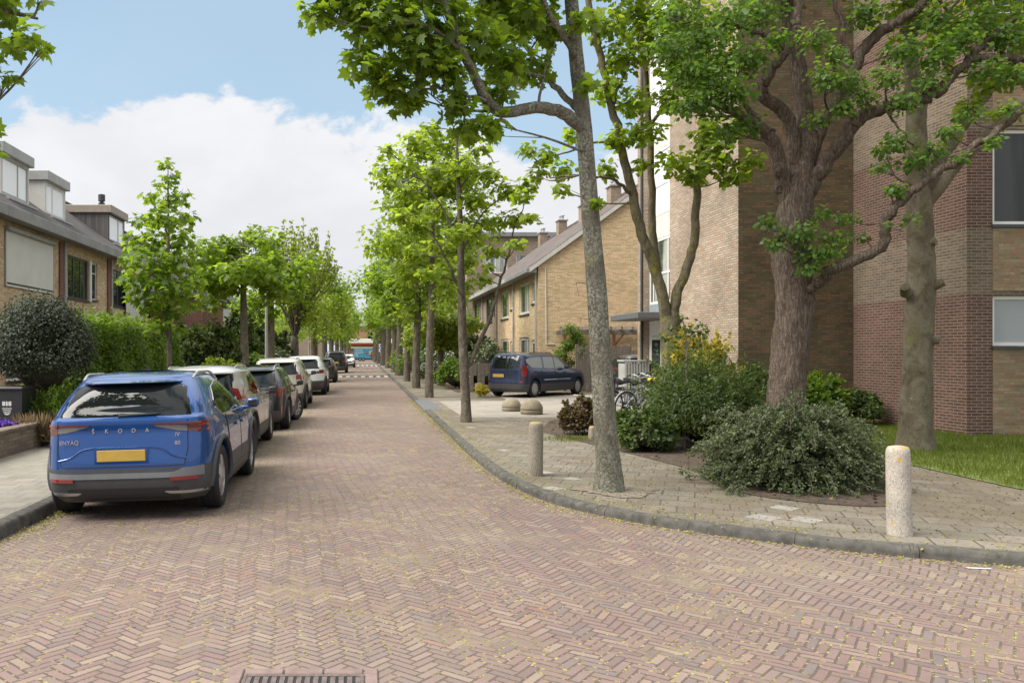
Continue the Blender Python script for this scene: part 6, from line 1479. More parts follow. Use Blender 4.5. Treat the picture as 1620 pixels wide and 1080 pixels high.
# left gardens
shrub('clipped_ball_tree', 'big dark clipped evergreen ball on a short trunk behind low wall', (PX(62, 16.2), 16.3, SW), (1.10, 1.05, 2.15), 52000, L_dark, .045, S_OVAL, 'tree', up=.3, lump=.12, lift=.75, k=90)
ball_t = bpy.data.objects['clipped_ball_tree']
mb = MB(); trunk_flare(mb, [(-.10, 0, 0), (-.10, 0, .5), (-.05, 0, 1.2)], [.15, .11, .12], 12, 6); mb.build('trunk', K_old, ball_t, 60)
def hedge(label, x0, x1, y0, y1, h, n, leaf, size, name='clipped_hedge'):
    t = thing(name, label, 'hedge', ((x0 + x1) / 2, (y0 + y1) / 2, SW)); hx, hy = (x1 - x0) / 2, (y1 - y0) / 2
    mb = MB(); mb.bbox(-hx * .82, hx * .82, -hy * .95, hy * .95, 0, h * .93, .15); mb.build('opaque_core', M_core, t)  # solid dark box put inside the hedge to block the view through
    p = rng.random((n, 3)) * [2 * hx, 2 * hy, h] - [hx, hy, 0]; f = rng.integers(0, 10, n); d = np.zeros((n, 3)); j = rng.normal(0, .05, n)
    for i in range(n):
        if f[i] < 5: p[i, 0] = hx + j[i]; d[i] = (1, 0, .2)
        elif f[i] < 7: p[i, 2] = h + j[i] * 1.6; d[i] = (0, 0, 1)
        elif f[i] < 9: p[i, 1] = -hy + j[i]; d[i] = (0, -1, .2)
        else: p[i, 1] = hy + j[i]; d[i] = (0, 1, .2)
    b = .06 * np.sin(p[:, 1] * 3 + p[:, 2] * 2) + .05 * np.sin(p[:, 2] * 5 - p[:, 1]); p += d * b[:, None]
    leaf_obj('leaves', p, d + rng.normal(0, .5, (n, 3)), rng.normal(0, .6, (n, 3)) + [0, 0, -.5] + d * .4, size * (.7 + .6 * rng.random(n)), S_OVAL, leaf, t)
    m = 160; q = np.column_stack([rng.uniform(-hx, hx, m), rng.uniform(-hy, hy, m), np.full(m, h)]); pts = (q[:, None, :] + np.linspace(0, 1, 7)[None, :, None] * (rng.normal(0, .08, (m, 1, 3)) + [0, 0, .26])).reshape(-1, 3)
    leaf_obj('shoots', pts, rng.normal(0, .6, pts.shape) + [0, 0, .3], rng.normal(0, .6, pts.shape) + [0, 0, .4], size * .9, S_OVAL, leaf, t)
hedge('tall clipped light green hedge behind the blue SUV', -7.3, -5.85, 17.8, 26.2, 2.36, 42000, L_hedge, .085)
shrub('dark_conifer_bush', 'tall dark evergreen bush past the end of the clipped hedge', (PX(318, 30.5), 30.5, SW), (1.5, 1.2, 2.9), 20000, L_yew, .12, S_OVAL, spiky=.3, k=34)
shrub('green_bush', 'bright light green bush peeping over the silver car', (PX(348, 26.5), 26.5, SW), (.75, .7, 1.42), 3600, L_yel, .10, S_OVAL, spiky=.15)
shrub('green_bush', 'light green rounded bush left of the nearest lamp post', (PX(405, 39), 39, SW), (.7, .7, 1.75), 2400, L_hedge, .13, S_OVAL)
shrub('forsythia_bush', 'yellow flowering bush near the far lamp posts', (PX(452, 54), 54, SW), (.85, .8, 1.55), 2400, L_gold, .16, S_OVAL)
shrub('grey_bush', 'greyish bush between two tree trunks on the left', (PX(440, 46), 46, SW), (.8, .8, 2.1), 2400, L_var, .15, S_OVAL)
shrub('dark_conifer_bush', 'dark spreading conifer shading the gardens behind the tree trunks', (PX(372, 41), 41, SW), (1.5, 1.2, 3.7), 14000, L_yew, .15, S_OVAL, spiky=.5, lump=.5, k=34)
shrub('dark_conifer_bush', 'second dark conifer half hidden by the lamp post', (PX(420, 50), 50, SW), (1.2, 1.2, 3.6), 9000, L_yew, .18, S_OVAL, spiky=.5, lump=.5)
shrub('hydrangea_bush', 'leafy green bush between the ball tree and the blue SUV', (PX(96, 15.9), 15.9, SW), (.55, .5, .85), 3600, L_hedge, .07, S_SLIM, spiky=.2)
shrub('green_bush', 'yellow green low bush in front of the clipped hedge', (PX(165, 17.4), 17.3, SW), (.75, .4, 1.42), 2600, L_yel, .07, S_OVAL)
shrub('purple_flowers', 'cushion of purple flowers behind the low brick wall', (PX(-2, 14.0), 14.05, SW + .30), (.38, .3, .24), 1200, L_purple, .05, S_OVAL, 'flowers', core=True, up=.6, k=14)
def tuft(name, label, base, r, h, n, m, cat='grass tuft'):
    t = thing(name, label, cat, base); a = rng.random(n) * 6.283; q = np.sqrt(rng.random(n)) * r; p = np.column_stack([q * np.cos(a), q * np.sin(a), np.zeros(n)])
    tip = np.column_stack([np.cos(a) * (.3 + .5 * q / r), np.sin(a) * (.3 + .5 * q / r), np.ones(n)]) + rng.normal(0, .25, (n, 3)); leaf_obj('blades', p, np.column_stack([np.cos(a), np.sin(a), np.zeros(n)]) + rng.normal(0, .3, (n, 3)), tip, h * (.6 + .6 * rng.random(n)), S_BLADE * [.45, 1, 1], m, t)
tuft('ornamental_grass', 'dry brown ornamental grass tumbling over the low wall end', (PX(78, 15.0), 15.0, SW + .1), .42, .46, 900, L_dry)
tuft('ornamental_grass', 'dry brown grass clump next to the purple flowers', (PX(60, 15.6), 15.5, SW + .1), .36, .44, 700, L_dry)
# right gardens
shrub('green_bush', 'fresh green bush behind the pale garden walls', (PX(722, 37), 37, SW), (1.0, .8, 1.45), 3000, L_hedge, .12, S_OVAL)
shrub('silver_bush', 'silvery leaved bush next to the old wooden gate', (PX(768, 34.6), 35.2, SW), (1.0, .8, 1.95), 3800, L_var, .10, S_OVAL, spiky=.3)
shrub('silver_bush', 'tall grey green bush below the dark framed windows', (PX(757, 40), 40, SW), (.8, .7, 2.3), 2600, L_cot, .13, S_OVAL, spiky=.3)
shrub('white_flowering_bush', 'bush covered in white blossom behind the tree trunks', (PX(694, 44), 44, SW), (1.5, 1.1, 1.85), 4200, L_yew, .13, S_OVAL, flowers=(L_whitef, 1500, .12))
shrub('yellow_flowers', 'clump of yellow flowers by the squat stone post', (PX(764, 29.9), 30.3, SW), (.30, .25, .55), 900, L_gold, .07, S_OVAL, 'flowers', core=False)
shrub('hedge_bush', 'dark hedge mass under the right row crowns', (PX(668, 52), 52, SW), (1.6, 2.5, 2.2), 4200, L_hedge, .17, S_OVAL)
shrub('hedge_bush', 'dark green bush near the parking sign', (PX(652, 66), 66, SW), (1.6, 3.0, 2.6), 3600, L_hedge, .22, S_OVAL)
shrub('dark_conifer_bush', 'dark garden shrubbery in front of the brown brick houses', (PX(712, 48), 48, SW), (2.0, 1.5, 3.4), 6000, L_yew, .17, S_OVAL)
cl = [(a * 1.3, b * 1.0, 2.8 + c_ * .7, .55, 150) for a, b, c_ in rng.normal(0, .62, (22, 3))]
garden_tree('garden_tree', 'small yellow green garden tree over the low walls', (PX(697, 40.5), 40.5, SW), 1.8, cl, L_yel, .17, S_LOBE, .16, cat='tree')

# ------------------------------------------------------------------ walls, fences, gate, pergola
def wallthing(label, x0, x1, y0, y1, h, m, cap=True, name='garden_wall', group=None, capm=None):
    t = thing(name, label, 'wall', ((x0 + x1) / 2, (y0 + y1) / 2, SW - .02), 0, group); mb = MB(); hx, hy = (x1 - x0) / 2, (y1 - y0) / 2; mb.box(-hx, hx, -hy, hy, 0, h); mb.build('brickwork', m, t)
    if cap: mb = MB(); mb.bbox(-hx - .02, hx + .02, -hy - .02, hy + .02, h + .001, h + .065, .012); mb.build('coping', capm or m, t)
wallthing('low weathered brick garden wall at the left edge', -6.0, -5.78, 11.0, 14.75, .40, B_wall)
for i, (y0, y1) in enumerate(((33.9, 36.7), (37.0, 41.4), (41.7, 46.5))):
    wallthing(['pale low garden wall nearest the squat post', 'middle length of the pale low garden wall', 'far end of the pale low garden wall, catching the light'][i], 4.35, 4.55, y0, y1, .62, B_gwall, True, 'garden_wall', 'pale garden walls', M_oldwood if i < 2 else B_gwall)
t = thing('wooden_gate', 'weathered grey wooden gate with gaps beside the navy car', 'gate', (PX(760, 33.2), 33.2, SW)); mb = MB()
for i in range(6):
    if i in (1, 4): mb.box(-.42 + i * .15, -.30 + i * .15, -.015, .015, .72, 1.22)
    else: mb.box(-.42 + i * .15, -.28 + i * .15, -.015, .015, .05, 1.22)
mb.build('boards', M_oldwood, t); mb = MB(); mb.box(-.45, .50, .016, .05, .25, .35); mb.box(-.45, .50, .016, .05, .90, 1.0); mb.build('rail', M_oldwood, t)
t = thing('board_fence', 'tall weathered board fence behind the navy car', 'fence', (8.9, 34.1, SW)); mb = MB()
for i in range(16):
    x = i * .135; mb.box(x, x + .128, -.012 - .006 * (i % 2), .012 - .006 * (i % 2), 0.03, 1.92 + .03 * math.sin(i * 2.3))
mb.build('boards', M_oldwood, t); mb = MB()
for x in (-.06, 1.02, 2.17): mb.box(x, x + .09, .02, .11, 0, 2.0)
mb.build('post', M_oldwood, t)
t = thing('board_fence', 'lower grey board fence under the pergola', 'fence', (11.1, 34.6, SW)); mb = MB()
for i in range(24): x = i * .12; mb.box(x, x + .105, -.01, .01, .03, 1.72)
mb.build('boards', M_oldwood, t); mb = MB(); mb.box(0, 2.9, .012, .05, .4, .5); mb.box(0, 2.9, .012, .05, 1.3, 1.4); mb.build('rail', M_oldwood, t)
t = thing('pergola', 'old timber pergola with beam ends over the fence', 'pergola', (8.6, 35.2, SW)); mb = MB(); mb.box(-.1, 4.4, -.06, .06, 2.42, 2.62); mb.box(-.1, 4.4, .85, .95, 2.42, 2.60); mb.build('beam', M_oldwood, t)
mb = MB()
for i in range(10): x = .05 + i * .46; mb.box(x, x + .08, -.35, 1.0, 2.625, 2.76)
mb.build('rafters', M_oldwood, t)
for x in (0.0, 2.1, 4.1):
    mb = MB(); mb.box(x, x + .11, -.055, .055, 0, 2.415); mb.tube([(x + .05, 0, 1.9), (x + .45, 0, 2.41)], .04, 6); mb.build('post', M_rdwood, t)
cl = [(.2 + rng.normal(0, .35), rng.normal(0, .15), 1.9 + rng.normal(0, .5), .32, 220) for _ in range(14)]
t = thing('climbing_plant', 'light green creeper tumbling over the fence end', 'climber', (8.75, 34.55, SW)); mb = MB()
for q in cl[:6]: limb(mb, [(0, 0, 0), (q[0] * .3, q[1], q[2] * .6), q[:3]], .015, .005, 5, 5)
mb.build('stem', M_oldwood, t); leaves('leaves', cl, .09, S_OVAL, L_hedge, t, droop=.6)
t = thing('bin_store', 'pale grey slatted bin enclosure behind the bicycles', 'bin store', (PX(1003, 26.8), 26.5, SW)); mb = MB()
for i in range(9): x = -.36 + i * .09; mb.box(x - .028, x + .028, -.02, .02, .04, 1.36)
mb.build('slats', M_lgrey, t); mb = MB(); mb.bbox(-.42, .42, .022, .6, .02, 1.30, .02); mb.build('cabinet', M_lgrey, t)
mb = MB(); mb.bbox(-.45, .45, -.04, .64, 1.365, 1.42, .01); mb.build('lid', M_lgrey, t)
t = thing('dark_fence', 'low dark horizontal board fence in the left gardens', 'fence', (-7.0, 42.0, SW)); mb = MB()
for i in range(7): mb.box(-.9, 1.4, -.02, .02, .1 + i * .19, .27 + i * .19)
mb.build('boards', W_dark, t); mb = MB()
for x in (-.95, .2, 1.4): mb.box(x, x + .09, .021, .11, 0, 1.5)
mb.build('post', W_dark, t)
# wheelie bin with white emblem
t = thing('wheelie_bin', 'black wheelie bin with white shield emblem under the ball tree', 'bin', (PX(24, 15.6), 15.55, SW)); mb = MB()
z1 = .98; v = [(-.25, -.27, .06), (.25, -.27, .06), (.25, .27, .06), (-.25, .27, .06), (-.29, -.33, z1), (.29, -.33, z1), (.29, .33, z1), (-.29, .33, z1)]
mb.add(v, [(0, 3, 2, 1), (4, 5, 6, 7), (0, 1, 5, 4), (1, 2, 6, 5), (2, 3, 7, 6), (3, 0, 4, 7)]); mb.build('body', M_blackp, t)
mb = MB(); mb.bbox(-.31, .31, -.36, .35, z1 + .001, z1 + .07, .02); mb.build('lid', M_blackp, t)
for sx in (-1, 1): mb = MB(); mb.lathe([(.10, -.025), (.10, .025)], 16, 'x', (sx * .22, .30, .10)); mb.build('wheel', M_black, t, 40)
mb = MB(); fy = lambda z: -.27 - (.06) * (z - .06) / (z1 - .06) - .004
def eq(pts): mb.add([(x, fy(z), z) for x, z in pts], [tuple(range(len(pts)))])
eq([(-.085, .78), (-.03, .78), (-.03, .70), (-.085, .70)]); eq([(.085, .78), (.03, .78), (.03, .70), (.085, .70)]); eq([(-.02, .70), (.02, .70), (.02, .765), (0, .79), (-.02, .765)])
for k in range(3):
    z = .66 - .035 * k; w_ = .09 - .012 * k
    for i in range(6): xa = -w_ + i * w_ / 3; s = .008 * (-1) ** i; eq([(xa, z - s), (xa + w_ / 3, z + s), (xa + w_ / 3, z + s - .016), (xa, z - s - .016)])
eq([(-.06, .56), (.06, .56), (.035, .535), (0, .525), (-.035, .535)])
mb.build('emblem', M_white, t, fix=False)

# ------------------------------------------------------------------ lamp posts, signs, trailer
def lamp(label, px, Y, h=5.2):
    t = thing('lamp_post', label, 'lamp post', (PX(px, Y), Y, SW), 0, 'grey lamp posts along the left pavement'); mb = MB()
    mb.lathe([(.085, -.1), (.085, .9), (.075, .95), (.062, 1.1), (.048, h - .1), (.048, h)], 14); mb.build('pole', M_lgrey, t, 40)
    mb = MB(); mb.tube([Vector(q) for q in ((0, 0, h - .05), (.05, 0, h + .12), (.25, 0, h + .2), (.4, 0, h + .2))], [.035, .033, .03, .03], 8); mb.build('arm', M_lgrey, t, 60)
    mb = MB(); mb.bbox(.36, .90, -.12, .12, h + .14, h + .25, .03); lh = mb.build('lamp_head', M_lgrey, t, 40); mb = MB(); mb.box(.44, .86, -.09, .09, h + .125, h + .139); mb.build('lens', M_clear, lh)
for a in (('grey lamp post in front of the round headed tree', 421.5, 32.8), ('grey lamp post, second from the viewer, above the white SUV', 489, 59), ('distant lamp post, third down the left pavement', 517, 88), ('distant lamp post, fourth down the left pavement', 531, 117), ('farthest lamp post near the end building', 540, 140)): lamp(*a)
M_sblue = simple('sign_blue', (.03, .10, .42), .4, var=0)
def sign(label, px, Y, h):
    t = thing('parking_sign', label, 'road sign', (PX(px, Y), Y, SW), 0, 'blue and white parking signs'); mb = MB(); mb.tube([(0, 0, -.1), (0, 0, h)], .03, 8); mb.build('pole', M_lgrey, t, 60)
    for (z0, z1_) in ((h - .42, h), (h - 1.0, h - .58)):
        mb = MB(); mb.bbox(-.21, .21, -.035, -.031 + .012, z0, z1_, .003); p = mb.build('panel', M_white, t); mb = MB()
        if z0 > h - .5: mb.lathe([(.13, -.040), (.13, -.0365)], 20, 'y', (0, 0, (z0 + z1_) / 2))
        else: mb.box(-.10, .10, -.040, -.0365, z0 + .12, z1_ - .12)
        mb.build('symbol', M_sblue, p)
sign('white sign panels with blue symbols between the row trunks', 635.7, 62, 2.55); sign('small far sign with blue and white panels', 602, 103, 2.6)
t = thing('parked_trailer', 'light blue sales trailer with food picture across the street end', 'trailer', (PX(578, 146), 146, 0)); mb = MB()
TB = simple('sky_blue_panel', (.10, .40, .62), .4, var=.06, scale=1); x0, x1 = -2.0, 3.9
mb.bbox(x0, x1, -.9, 1.0, .42, 2.22, .06); mb.build('body', TB, t); mb = MB(); mb.bbox(x0 + .1, x1 - .1, -.85, .95, .25, .418, .02); mb.build('chassis', M_blackp, t)
for x in (-.95, -.35, 2.4):
    mb = MB(); mb.lathe([(.32, -.12), (.32, .12)], 18, 'y', (x, -.80, .32)); w_ = mb.build('wheel', M_black, t, 40); mb = MB(); mb.lathe([(.17, -.135), (.17, -.121)], 14, 'y', (x, -.80, .32)); mb.build('rim', M_alloy, w_)
mb = MB()
for k, words in enumerate(((.28, .35, .3), (.45, .22, .5), (.3, .55, .25), (.5,), (.4,))):
    x = -1.75; z = 1.90 - .26 * k
    for w_ in words: mb.box(x, x + w_, -.907, -.903, z, z + .13); x += w_ + .10
mb.build('lettering', M_white, t)
mb = MB()
for (x, z, r, m) in ((1.25, 1.30, .62, 'pink'), (1.0, 1.55, .40, 'cream'), (1.6, 1.60, .36, 'tan'), (1.2, .95, .36, 'redf'), (1.7, 1.1, .30, 'redf'), (1.25, 1.45, .26, 'greenf'), (.2, 1.3, .16, 'redf'), (2.3, 1.75, .2, 'cream'), (1.45, 1.25, .3, 'tan')):
    mb.mat(simple('food_' + m, {'pink': (.62, .22, .24), 'cream': (.70, .60, .42), 'tan': (.55, .28, .10), 'redf': (.50, .05, .06), 'greenf': (.14, .26, .05)}[m], .6, var=.2))
    n = len(mb.v); mb.lathe([(r, -.906 - .0012 * (n / 60 + 1)), (r, -.903)], 18, 'y', (x, 0, z))
mb.build('food_picture', None, t, fix=True)

# ------------------------------------------------------------------ bicycles
M_fs = simple('bike_silver', (.42, .42, .44), .35, metal=.5, var=.05); M_fb = simple('bike_black', (.03, .03, .035), .35, var=.1); M_fbl = simple('bike_blue', (.04, .06, .22), .35, var=.1)
def bicycle(label, loc, rot, fm, lean=0.0, crate=None):
    t = thing('bicycle', label, 'bicycle', loc, rot, 'bicycles parked by the flats'); t.rotation_euler = (lean, 0, rot); r = .345
    for y in (0.0, 1.08):
        mb = MB(); ring = [(y + r * math.cos(a), r + r * math.sin(a)) for a in np.linspace(0, 2 * math.pi, 33)]; mb.tube([Vector((a, 0, b)) for a, b in ring], .019, 7, cap=False); ty = mb.build('wheel', M_black, t, 60)
        mb = MB(); mb.tube([Vector((y + (a - y) * .94, 0, r + (b - r) * .94)) for a, b in ring], .010, 5, cap=False); mb.build('rim', M_alloy, ty, 60)
        mb = MB()
        for k in range(14): a = 2 * math.pi * k / 14; mb.tube([(y, .02 * (-1) ** k, r), (y + r * .93 * math.cos(a), 0, r + r * .93 * math.sin(a))], .0022, 3)
        mb.tube([(y, -.05, r), (y, .05, r)], .022, 8); mb.build('spokes', M_silver, ty)
        mb = MB(); mb.tube([Vector((y + (r + .035) * math.cos(a), 0, r + (r + .035) * math.sin(a))) for a in np.linspace(.5 if y == 0 else .9, 3.2, 14)], .016, 5); mb.build('mudguard', fm, t, 60)
    mb = MB(); bb = (.45, 0, .29)
    for a, b, q in (((0, 0, r), bb, .012), (bb, (.30, 0, .82), .017), ((.33, 0, .72), (0, 0, r), .010), (bb, (.90, 0, .72), .020), ((.32, 0, .66), (.90, 0, .78), .014), ((.87, 0, .86), (.95, 0, .62), .019), ((.95, 0, .62), (1.0, .05, .60), .012), ((.95, .05, .64), (1.08, .05, r), .011), ((.95, -.05, .64), (1.08, -.05, r), .011), ((.87, 0, .86), (.845, 0, 1.02), .013)): mb.tube([a, b], q, 7)
    mb.build('frame', fm, t, 60)
    mb = MB(); mb.tube([Vector(q) for q in spline([(.66, .30, 1.03), (.80, .29, 1.07), (.86, .16, 1.06), (.845, 0, 1.03), (.86, -.16, 1.06), (.80, -.29, 1.07), (.66, -.30, 1.03)], 5)], .012, 7); h = mb.build('handlebar', M_silver, t, 60)
    mb = MB()
    for s in (-1, 1): mb.tube([(.66, s * .30, 1.03), (.77, s * .295, 1.062)], .019, 7)
    mb.build('grips', M_black, h, 60)
    mb = MB(); mb.tube([Vector(q) for q in ((.12, 0, .915), (.22, 0, .93), (.34, 0, .915), (.45, 0, .915))], [.09, .10, .05, .02], 10, squash=.45); mb.build('saddle', M_black, t, 60)
    mb = MB()
    for s in (-1, 1): mb.tube([(.20, s * .07, .74), (-.35, s * .07, .74)], .008, 5); mb.tube([(0, s * .07, r), (-.15, s * .07, .74)], .006, 5)
    mb.tube([(-.35, -.07, .74), (-.35, .07, .74)], .008, 5); mb.build('carrier', M_fb, t, 60)
    mb = MB(); mb.lathe([(.09, -.004), (.09, .004)], 16, 'y', (.45, .04, .29)); mb.tube([(.45, .06, .29), (.58, .06, .16), (.58, .14, .16)], .010, 6); mb.tube([(.45, -.06, .29), (.32, -.06, .42), (.32, -.14, .42)], .010, 6); mb.build('crank', M_fb, t, 60)
    mb = MB(); mb.bbox(.93, .99, -.04, .04, .74, .82, .015); mb.build('lamp', M_chrome, t)
    if crate: 
        for q in ((.80, .98, .03, .20, .92, 1.02), (.72, .84, -.24, -.10, .96, 1.06)): mb = MB(); mb.bbox(*q, .03); mb.build('grip_cover', crate, t)
    return t
bicycle('silver bicycle with raised black saddle nearest the kerb tree', (PX(962, 21.2), 21.0, SW + .004), R(20), M_fs, .10)
bicycle('white framed bicycle with yellow covers on the handlebar', (PX(985, 20.6), 20.4, SW + .008), R(24), simple('bike_white', (.62, .61, .60), .35, var=.05), .08, simple('yellow_cover', (.70, .55, .02), .5, var=.05))
bicycle('black bicycle leaning behind the silver one', (PX(975, 22.4), 22.2, SW + .004), R(14), M_fb, .10)
bicycle('blue bicycle half hidden by the variegated bush', (PX(1004, 21.6), 21.3, SW + .004), R(30), M_fbl, .06)
t = thing('bike_rack', 'small white curled metal rack by the driveway edge', 'bike rack', (PX(932, 22.6), 22.6, SW)); mb = MB()
for i in range(3): mb.tube([Vector(q) for q in spline([(-.30 + i * .14, 0, 0), (-.30 + i * .14, 0, .38), (-.22 + i * .14, 0, .46), (-.14 + i * .14, 0, .38), (-.14 + i * .14, 0, .12)], 5)], .011, 6)
mb.tube([(-.42, 0, .5), (.12, 0, .44)], .02, 6); mb.build('hoops', M_white, t, 60)

# ------------------------------------------------------------------ grass, fallen blossom, litter
rng = np.random.default_rng(3)
def inside(p, poly):
    x, y = p[:, 0], p[:, 1]; r = np.zeros(len(p), bool); n = len(poly)
    for i in range(n):
        (x0, y0), (x1, y1) = poly[i][:2], poly[(i + 1) % n][:2]
        if y0 != y1: c = ((y0 > y) != (y1 > y)) & (x < (x1 - x0) * (y - y0) / (y1 - y0) + x0); r ^= c
    return r
def scatter(name, p, size, shape, m, up=True, tiltv=.35):
    n = len(p); a = rng.random(n) * 6.283
    if up: nr = np.column_stack([np.cos(a), np.sin(a), np.zeros(n)]); tip = np.column_stack([rng.normal(0, tiltv, n), rng.normal(0, tiltv, n), np.ones(n)])
    else: nr = np.column_stack([rng.normal(0, tiltv, n), rng.normal(0, tiltv, n), np.ones(n)]); tip = np.column_stack([np.cos(a), np.sin(a), np.zeros(n)])
    return tag(leaf_obj(name, p, nr, tip, size, shape, m), kind='stuff')
q = np.column_stack([rng.uniform(8.1, 14.5, 52000), rng.uniform(9.4, 20.1, 52000), np.full(52000, SW + .012)]); q = q[inside(q, lawn)]
scatter('grass', q, .075 * (.5 + rng.random(len(q))), S_BLADE, L_grass, True, .45)
q = np.column_stack([PX(1110, 14.0) + rng.normal(0, .35, 260), 16.3 + rng.normal(0, .3, 260), np.full(260, SW)])
def along(curve, n, d0, sd, y0, y1, z):
    c = np.array(curve); i = rng.integers(0, len(c) - 1, n * 6); t_ = rng.random((n * 6, 1)); p = c[i] * (1 - t_) + c[i + 1] * t_; seg = c[i + 1] - c[i]; L_ = np.linalg.norm(seg, axis=1); nn = np.column_stack([-seg[:, 1], seg[:, 0]]) / L_[:, None]
    keep = (rng.random(n * 6) < L_ / L_.max()) & (p[:, 1] > y0) & (p[:, 1] < y1); p, nn = p[keep][:n], nn[keep][:n]
    return np.column_stack([p + nn * (d0 + rng.normal(0, sd, (len(p), 1))), np.full(len(p), z)])
def near(poly_curve, step=.25):
    out = []
    for a, b in zip(poly_curve[:-1], poly_curve[1:]):
        k = max(1, int(math.dist(a, b) / step)); out += [(a[0] + (b[0] - a[0]) * i / k, a[1] + (b[1] - a[1]) * i / k) for i in range(k)]
    return out
KRd = near([p for p in KRs if p[1] < 40 and p[0] < 12][::1]); KLd = near([(-3.56, 30), (-3.56, 8), (-3.7, 6.8), (-4.1, 5.8)])
cl_ = np.repeat([rng.random() for _ in range(40)], 1)
p1 = along(KRd, 4200, -.07, .05, 5, 34, .012); p1 = np.vstack([p1, along(KRd, 1500, -.22, .14, 5, 34, .010)])
scatter('fallen_blossom', p1, .022 * (.5 + rng.random(len(p1))), S_DIA, L_deb, False, .5)
p2 = along(KRd, 2200, .30, .16, 5, 26, SW + .008); scatter('fallen_blossom_on_pavement', p2, .022 * (.5 + rng.random(len(p2))), S_DIA, L_deb, False, .5)
p3 = along(KLd, 1800, .12, .09, 5, 14, -.045); scatter('fallen_blossom_by_left_kerb', p3, .024 * (.5 + rng.random(len(p3))), S_DIA, L_deb, False, .5)
n = 5200; c = rng.normal(0, 1, (70, 2)) * [2.4, 2.2] + [-1.0, 8.0]; q = c[rng.integers(0, 70, n)] + rng.normal(0, .28, (n, 2)); q = np.vstack([q, np.column_stack([rng.uniform(-6, 5, 2600), rng.uniform(4.2, 16, 2600)])])
q = q[(q[:, 0] < 1.7) | (q[:, 1] < 5.8)]; q = q[(q[:, 0] > -3.5) | (q[:, 1] < 5.0)]
zz = np.array([camber(x) * min(1, max(0, (y - 5) / 3)) for x, y in q]) + .006
scatter('blossom_on_road', np.column_stack([q, zz]), .016 * (.5 + rng.random(len(q))), S_DIA, L_deb, False, .4)
n = 7000; q = np.column_stack([rng.uniform(2.4, 9, n), rng.uniform(7, 14, n), np.full(n, SW + .012)]); q = q[inside(q, [(2.6, 9.6), (3.2, 8.7), (4.6, 7.7), (7, 6.9), (9, 6.8), (9, 9.5), (8.1, 12.3), (4.6, 13), (3.0, 13)])]
scatter('fallen_leaves', q, .024 * (.3 + rng.random(len(q))), S_DIA, L_brown, False, .5)
n = 3200; q = np.column_stack([rng.uniform(3.7, 9.2, n), rng.uniform(9, 23, n), np.full(n, SW + .02)]); q = q[inside(q, bed)]
scatter('bed_litter', q, .045 * (.4 + rng.random(len(q))), S_OVAL, L_brown, False, .6)
# weeds at the foot of trees and kerb joints
q = along(KRd, 500, .02, .03, 5, 22, SW - .02); scatter('kerb_weeds', q, .05 * (.4 + rng.random(len(q))), S_BLADE, L_grass, True, .6)
q = np.column_stack([PX(905, 15.8) + rng.normal(0, .35, 700), 15.9 + rng.normal(0, .25, 700), np.full(700, SW)]); scatter('grass_patch', q, .07 * (.4 + rng.random(700)), S_BLADE, L_grass, True, .5)
# ------------------------------------------------------------------ camera, sky, sun
cam = bpy.data.cameras.new('camera'); co = bpy.data.objects.new('camera', cam); COL.objects.link(co)
co.location = (0, 0, CH); co.rotation_euler = (R(90), 0, 0)
cam.sensor_fit = 'HORIZONTAL'; cam.sensor_width = 36; cam.lens = 36 * F / 1620
cam.shift_x = (810 - CX) / 1620; cam.shift_y = (HY - 540) / 1620; cam.clip_end = 3000; cam.clip_start = 0.05
scene.camera = co
SUN_EL, SUN_AZ = R(51), R(-103)          # azimuth from +Y towards +X
sd = Vector((math.sin(SUN_AZ) * math.cos(SUN_EL), math.cos(SUN_AZ) * math.cos(SUN_EL), math.sin(SUN_EL)))
sl = bpy.data.lights.new('sun', 'SUN'); so = bpy.data.objects.new('sun', sl); COL.objects.link(so)
sl.energy = 3.3; sl.angle = R(45); sl.color = (1.0, 0.955, 0.88)
so.rotation_euler = sd.to_track_quat('Z', 'Y').to_euler()
w = bpy.data.worlds.new('World'); scene.world = w; w.use_nodes = True
nt = NT(tree=w.node_tree); bg = w.node_tree.nodes['Background']
sky = nt.n('ShaderNodeTexSky'); sky.sky_type = 'NISHITA'; sky.sun_disc = False; sky.sun_elevation = SUN_EL; sky.sun_rotation = SUN_AZ
sky.air_density = 1.0; sky.dust_density = 0.8; sky.ozone_density = 1.2
tc = nt.n('ShaderNodeTexCoord').outputs['Generated']; d = nt.sep(tc)
el = nt.m('ARCSINE', d[2]); az = nt.m('ARCTAN2', d[0], d[1])
def n3(sc, det, rough, zs=1.7):
    v = nt.combine(d[0], d[1], nt.m('MULTIPLY', d[2], zs)); return nt.noise(sc, det, rough, v, 0.25)
n1 = n3(3.0, 6, 0.55); n2 = n3(9.0, 8, 0.6); n0 = n3(1.1, 3, 0.5)
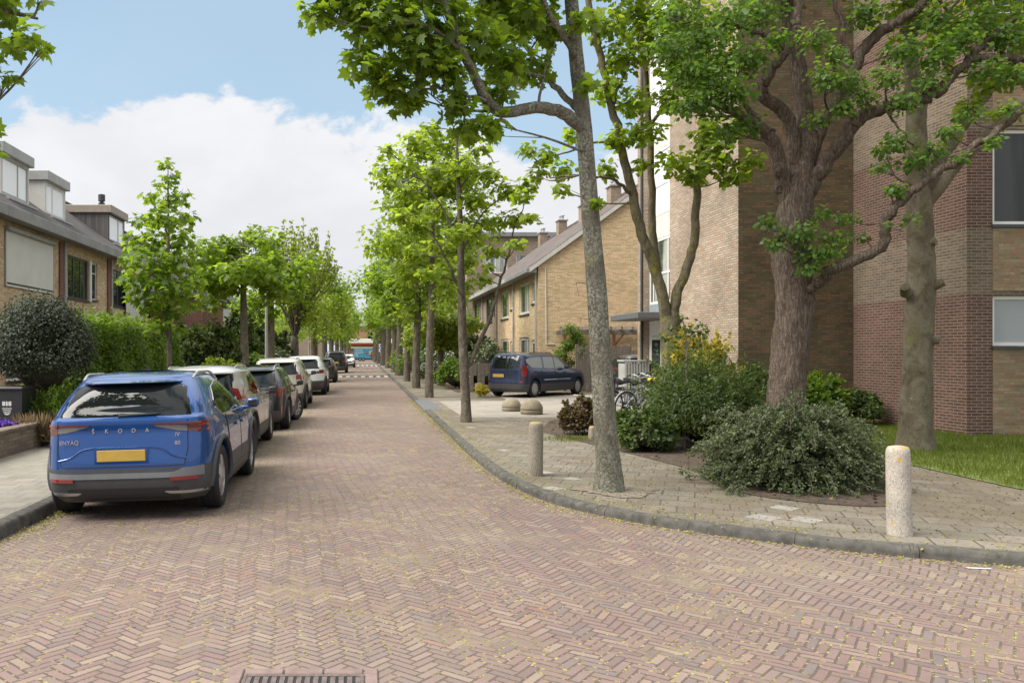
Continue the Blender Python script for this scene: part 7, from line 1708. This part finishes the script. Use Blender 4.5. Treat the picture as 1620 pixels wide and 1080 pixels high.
# a bank of cumulus low over the street, its top wavering; looser clouds elsewhere
top = nt.m('ADD', 0.262, nt.m('MULTIPLY', nt.m('SINE', nt.m('ADD', nt.m('MULTIPLY', az, 7.5), 3.25)), 0.030))
top = nt.m('ADD', top, nt.m('MULTIPLY', nt.m('SUBTRACT', n2, 0.5), 0.16)); top = nt.m('ADD', top, nt.m('MULTIPLY', nt.m('SUBTRACT', n1, 0.5), 0.10))
bank = nt.mapr(nt.m('SUBTRACT', top, el), -0.006, 0.014)
loose = nt.mapr(nt.m('ADD', nt.m('MULTIPLY', n1, 0.75), nt.m('MULTIPLY', n2, 0.25)), 0.36, 0.52)
loose = nt.m('MULTIPLY', loose, nt.mapr(el, 0.40, 0.47))
veil = nt.mapr(n0, 0.35, 0.75, 0.36, 0.64)
cl = nt.m('MAXIMUM', bank, loose)
shade = nt.mapr(nt.m('ADD', nt.m('MULTIPLY', n1, 0.6), nt.m('MULTIPLY', n2, 0.4)), 0.38, 0.62)
low = nt.mapr(el, 0.02, 0.24)
ccol = nt.mix(nt.m('MULTIPLY', nt.m('ADD', nt.m('MULTIPLY', shade, 0.5), 0.5), nt.m('ADD', nt.m('MULTIPLY', low, 0.45), 0.55)), (3.75, 3.86, 4.1), (4.75, 4.78, 4.9))
ccol = nt.mix(nt.mapr(el, 0.46, 0.80), ccol, (9.5, 9.4, 9.2))  # overhead clouds, out of view, brightened to add fill light
skyc = nt.mix(veil, nt.mix(1.0, sky.outputs[0], (0.80, 0.91, 0.91), 'MULTIPLY'), (3.1, 3.95, 4.55))
nt.link(nt.mix(cl, skyc, ccol), bg.inputs['Color']); bg.inputs['Strength'].default_value = 0.10
vs = scene.view_settings; scene.display_settings.display_device = 'sRGB'
vs.view_transform = 'Standard'; vs.look = 'None'; vs.exposure = 0.96; vs.gamma = 1.0; vs.use_curve_mapping = False
c = scene.cycles; c.max_bounces = 8; c.diffuse_bounces = 5; c.glossy_bounces = 3; c.transmission_bounces = 4; c.transparent_max_bounces = 4
c.use_denoising = True; c.sample_clamp_indirect = 6; c.use_adaptive_sampling = True; c.adaptive_threshold = 0.006
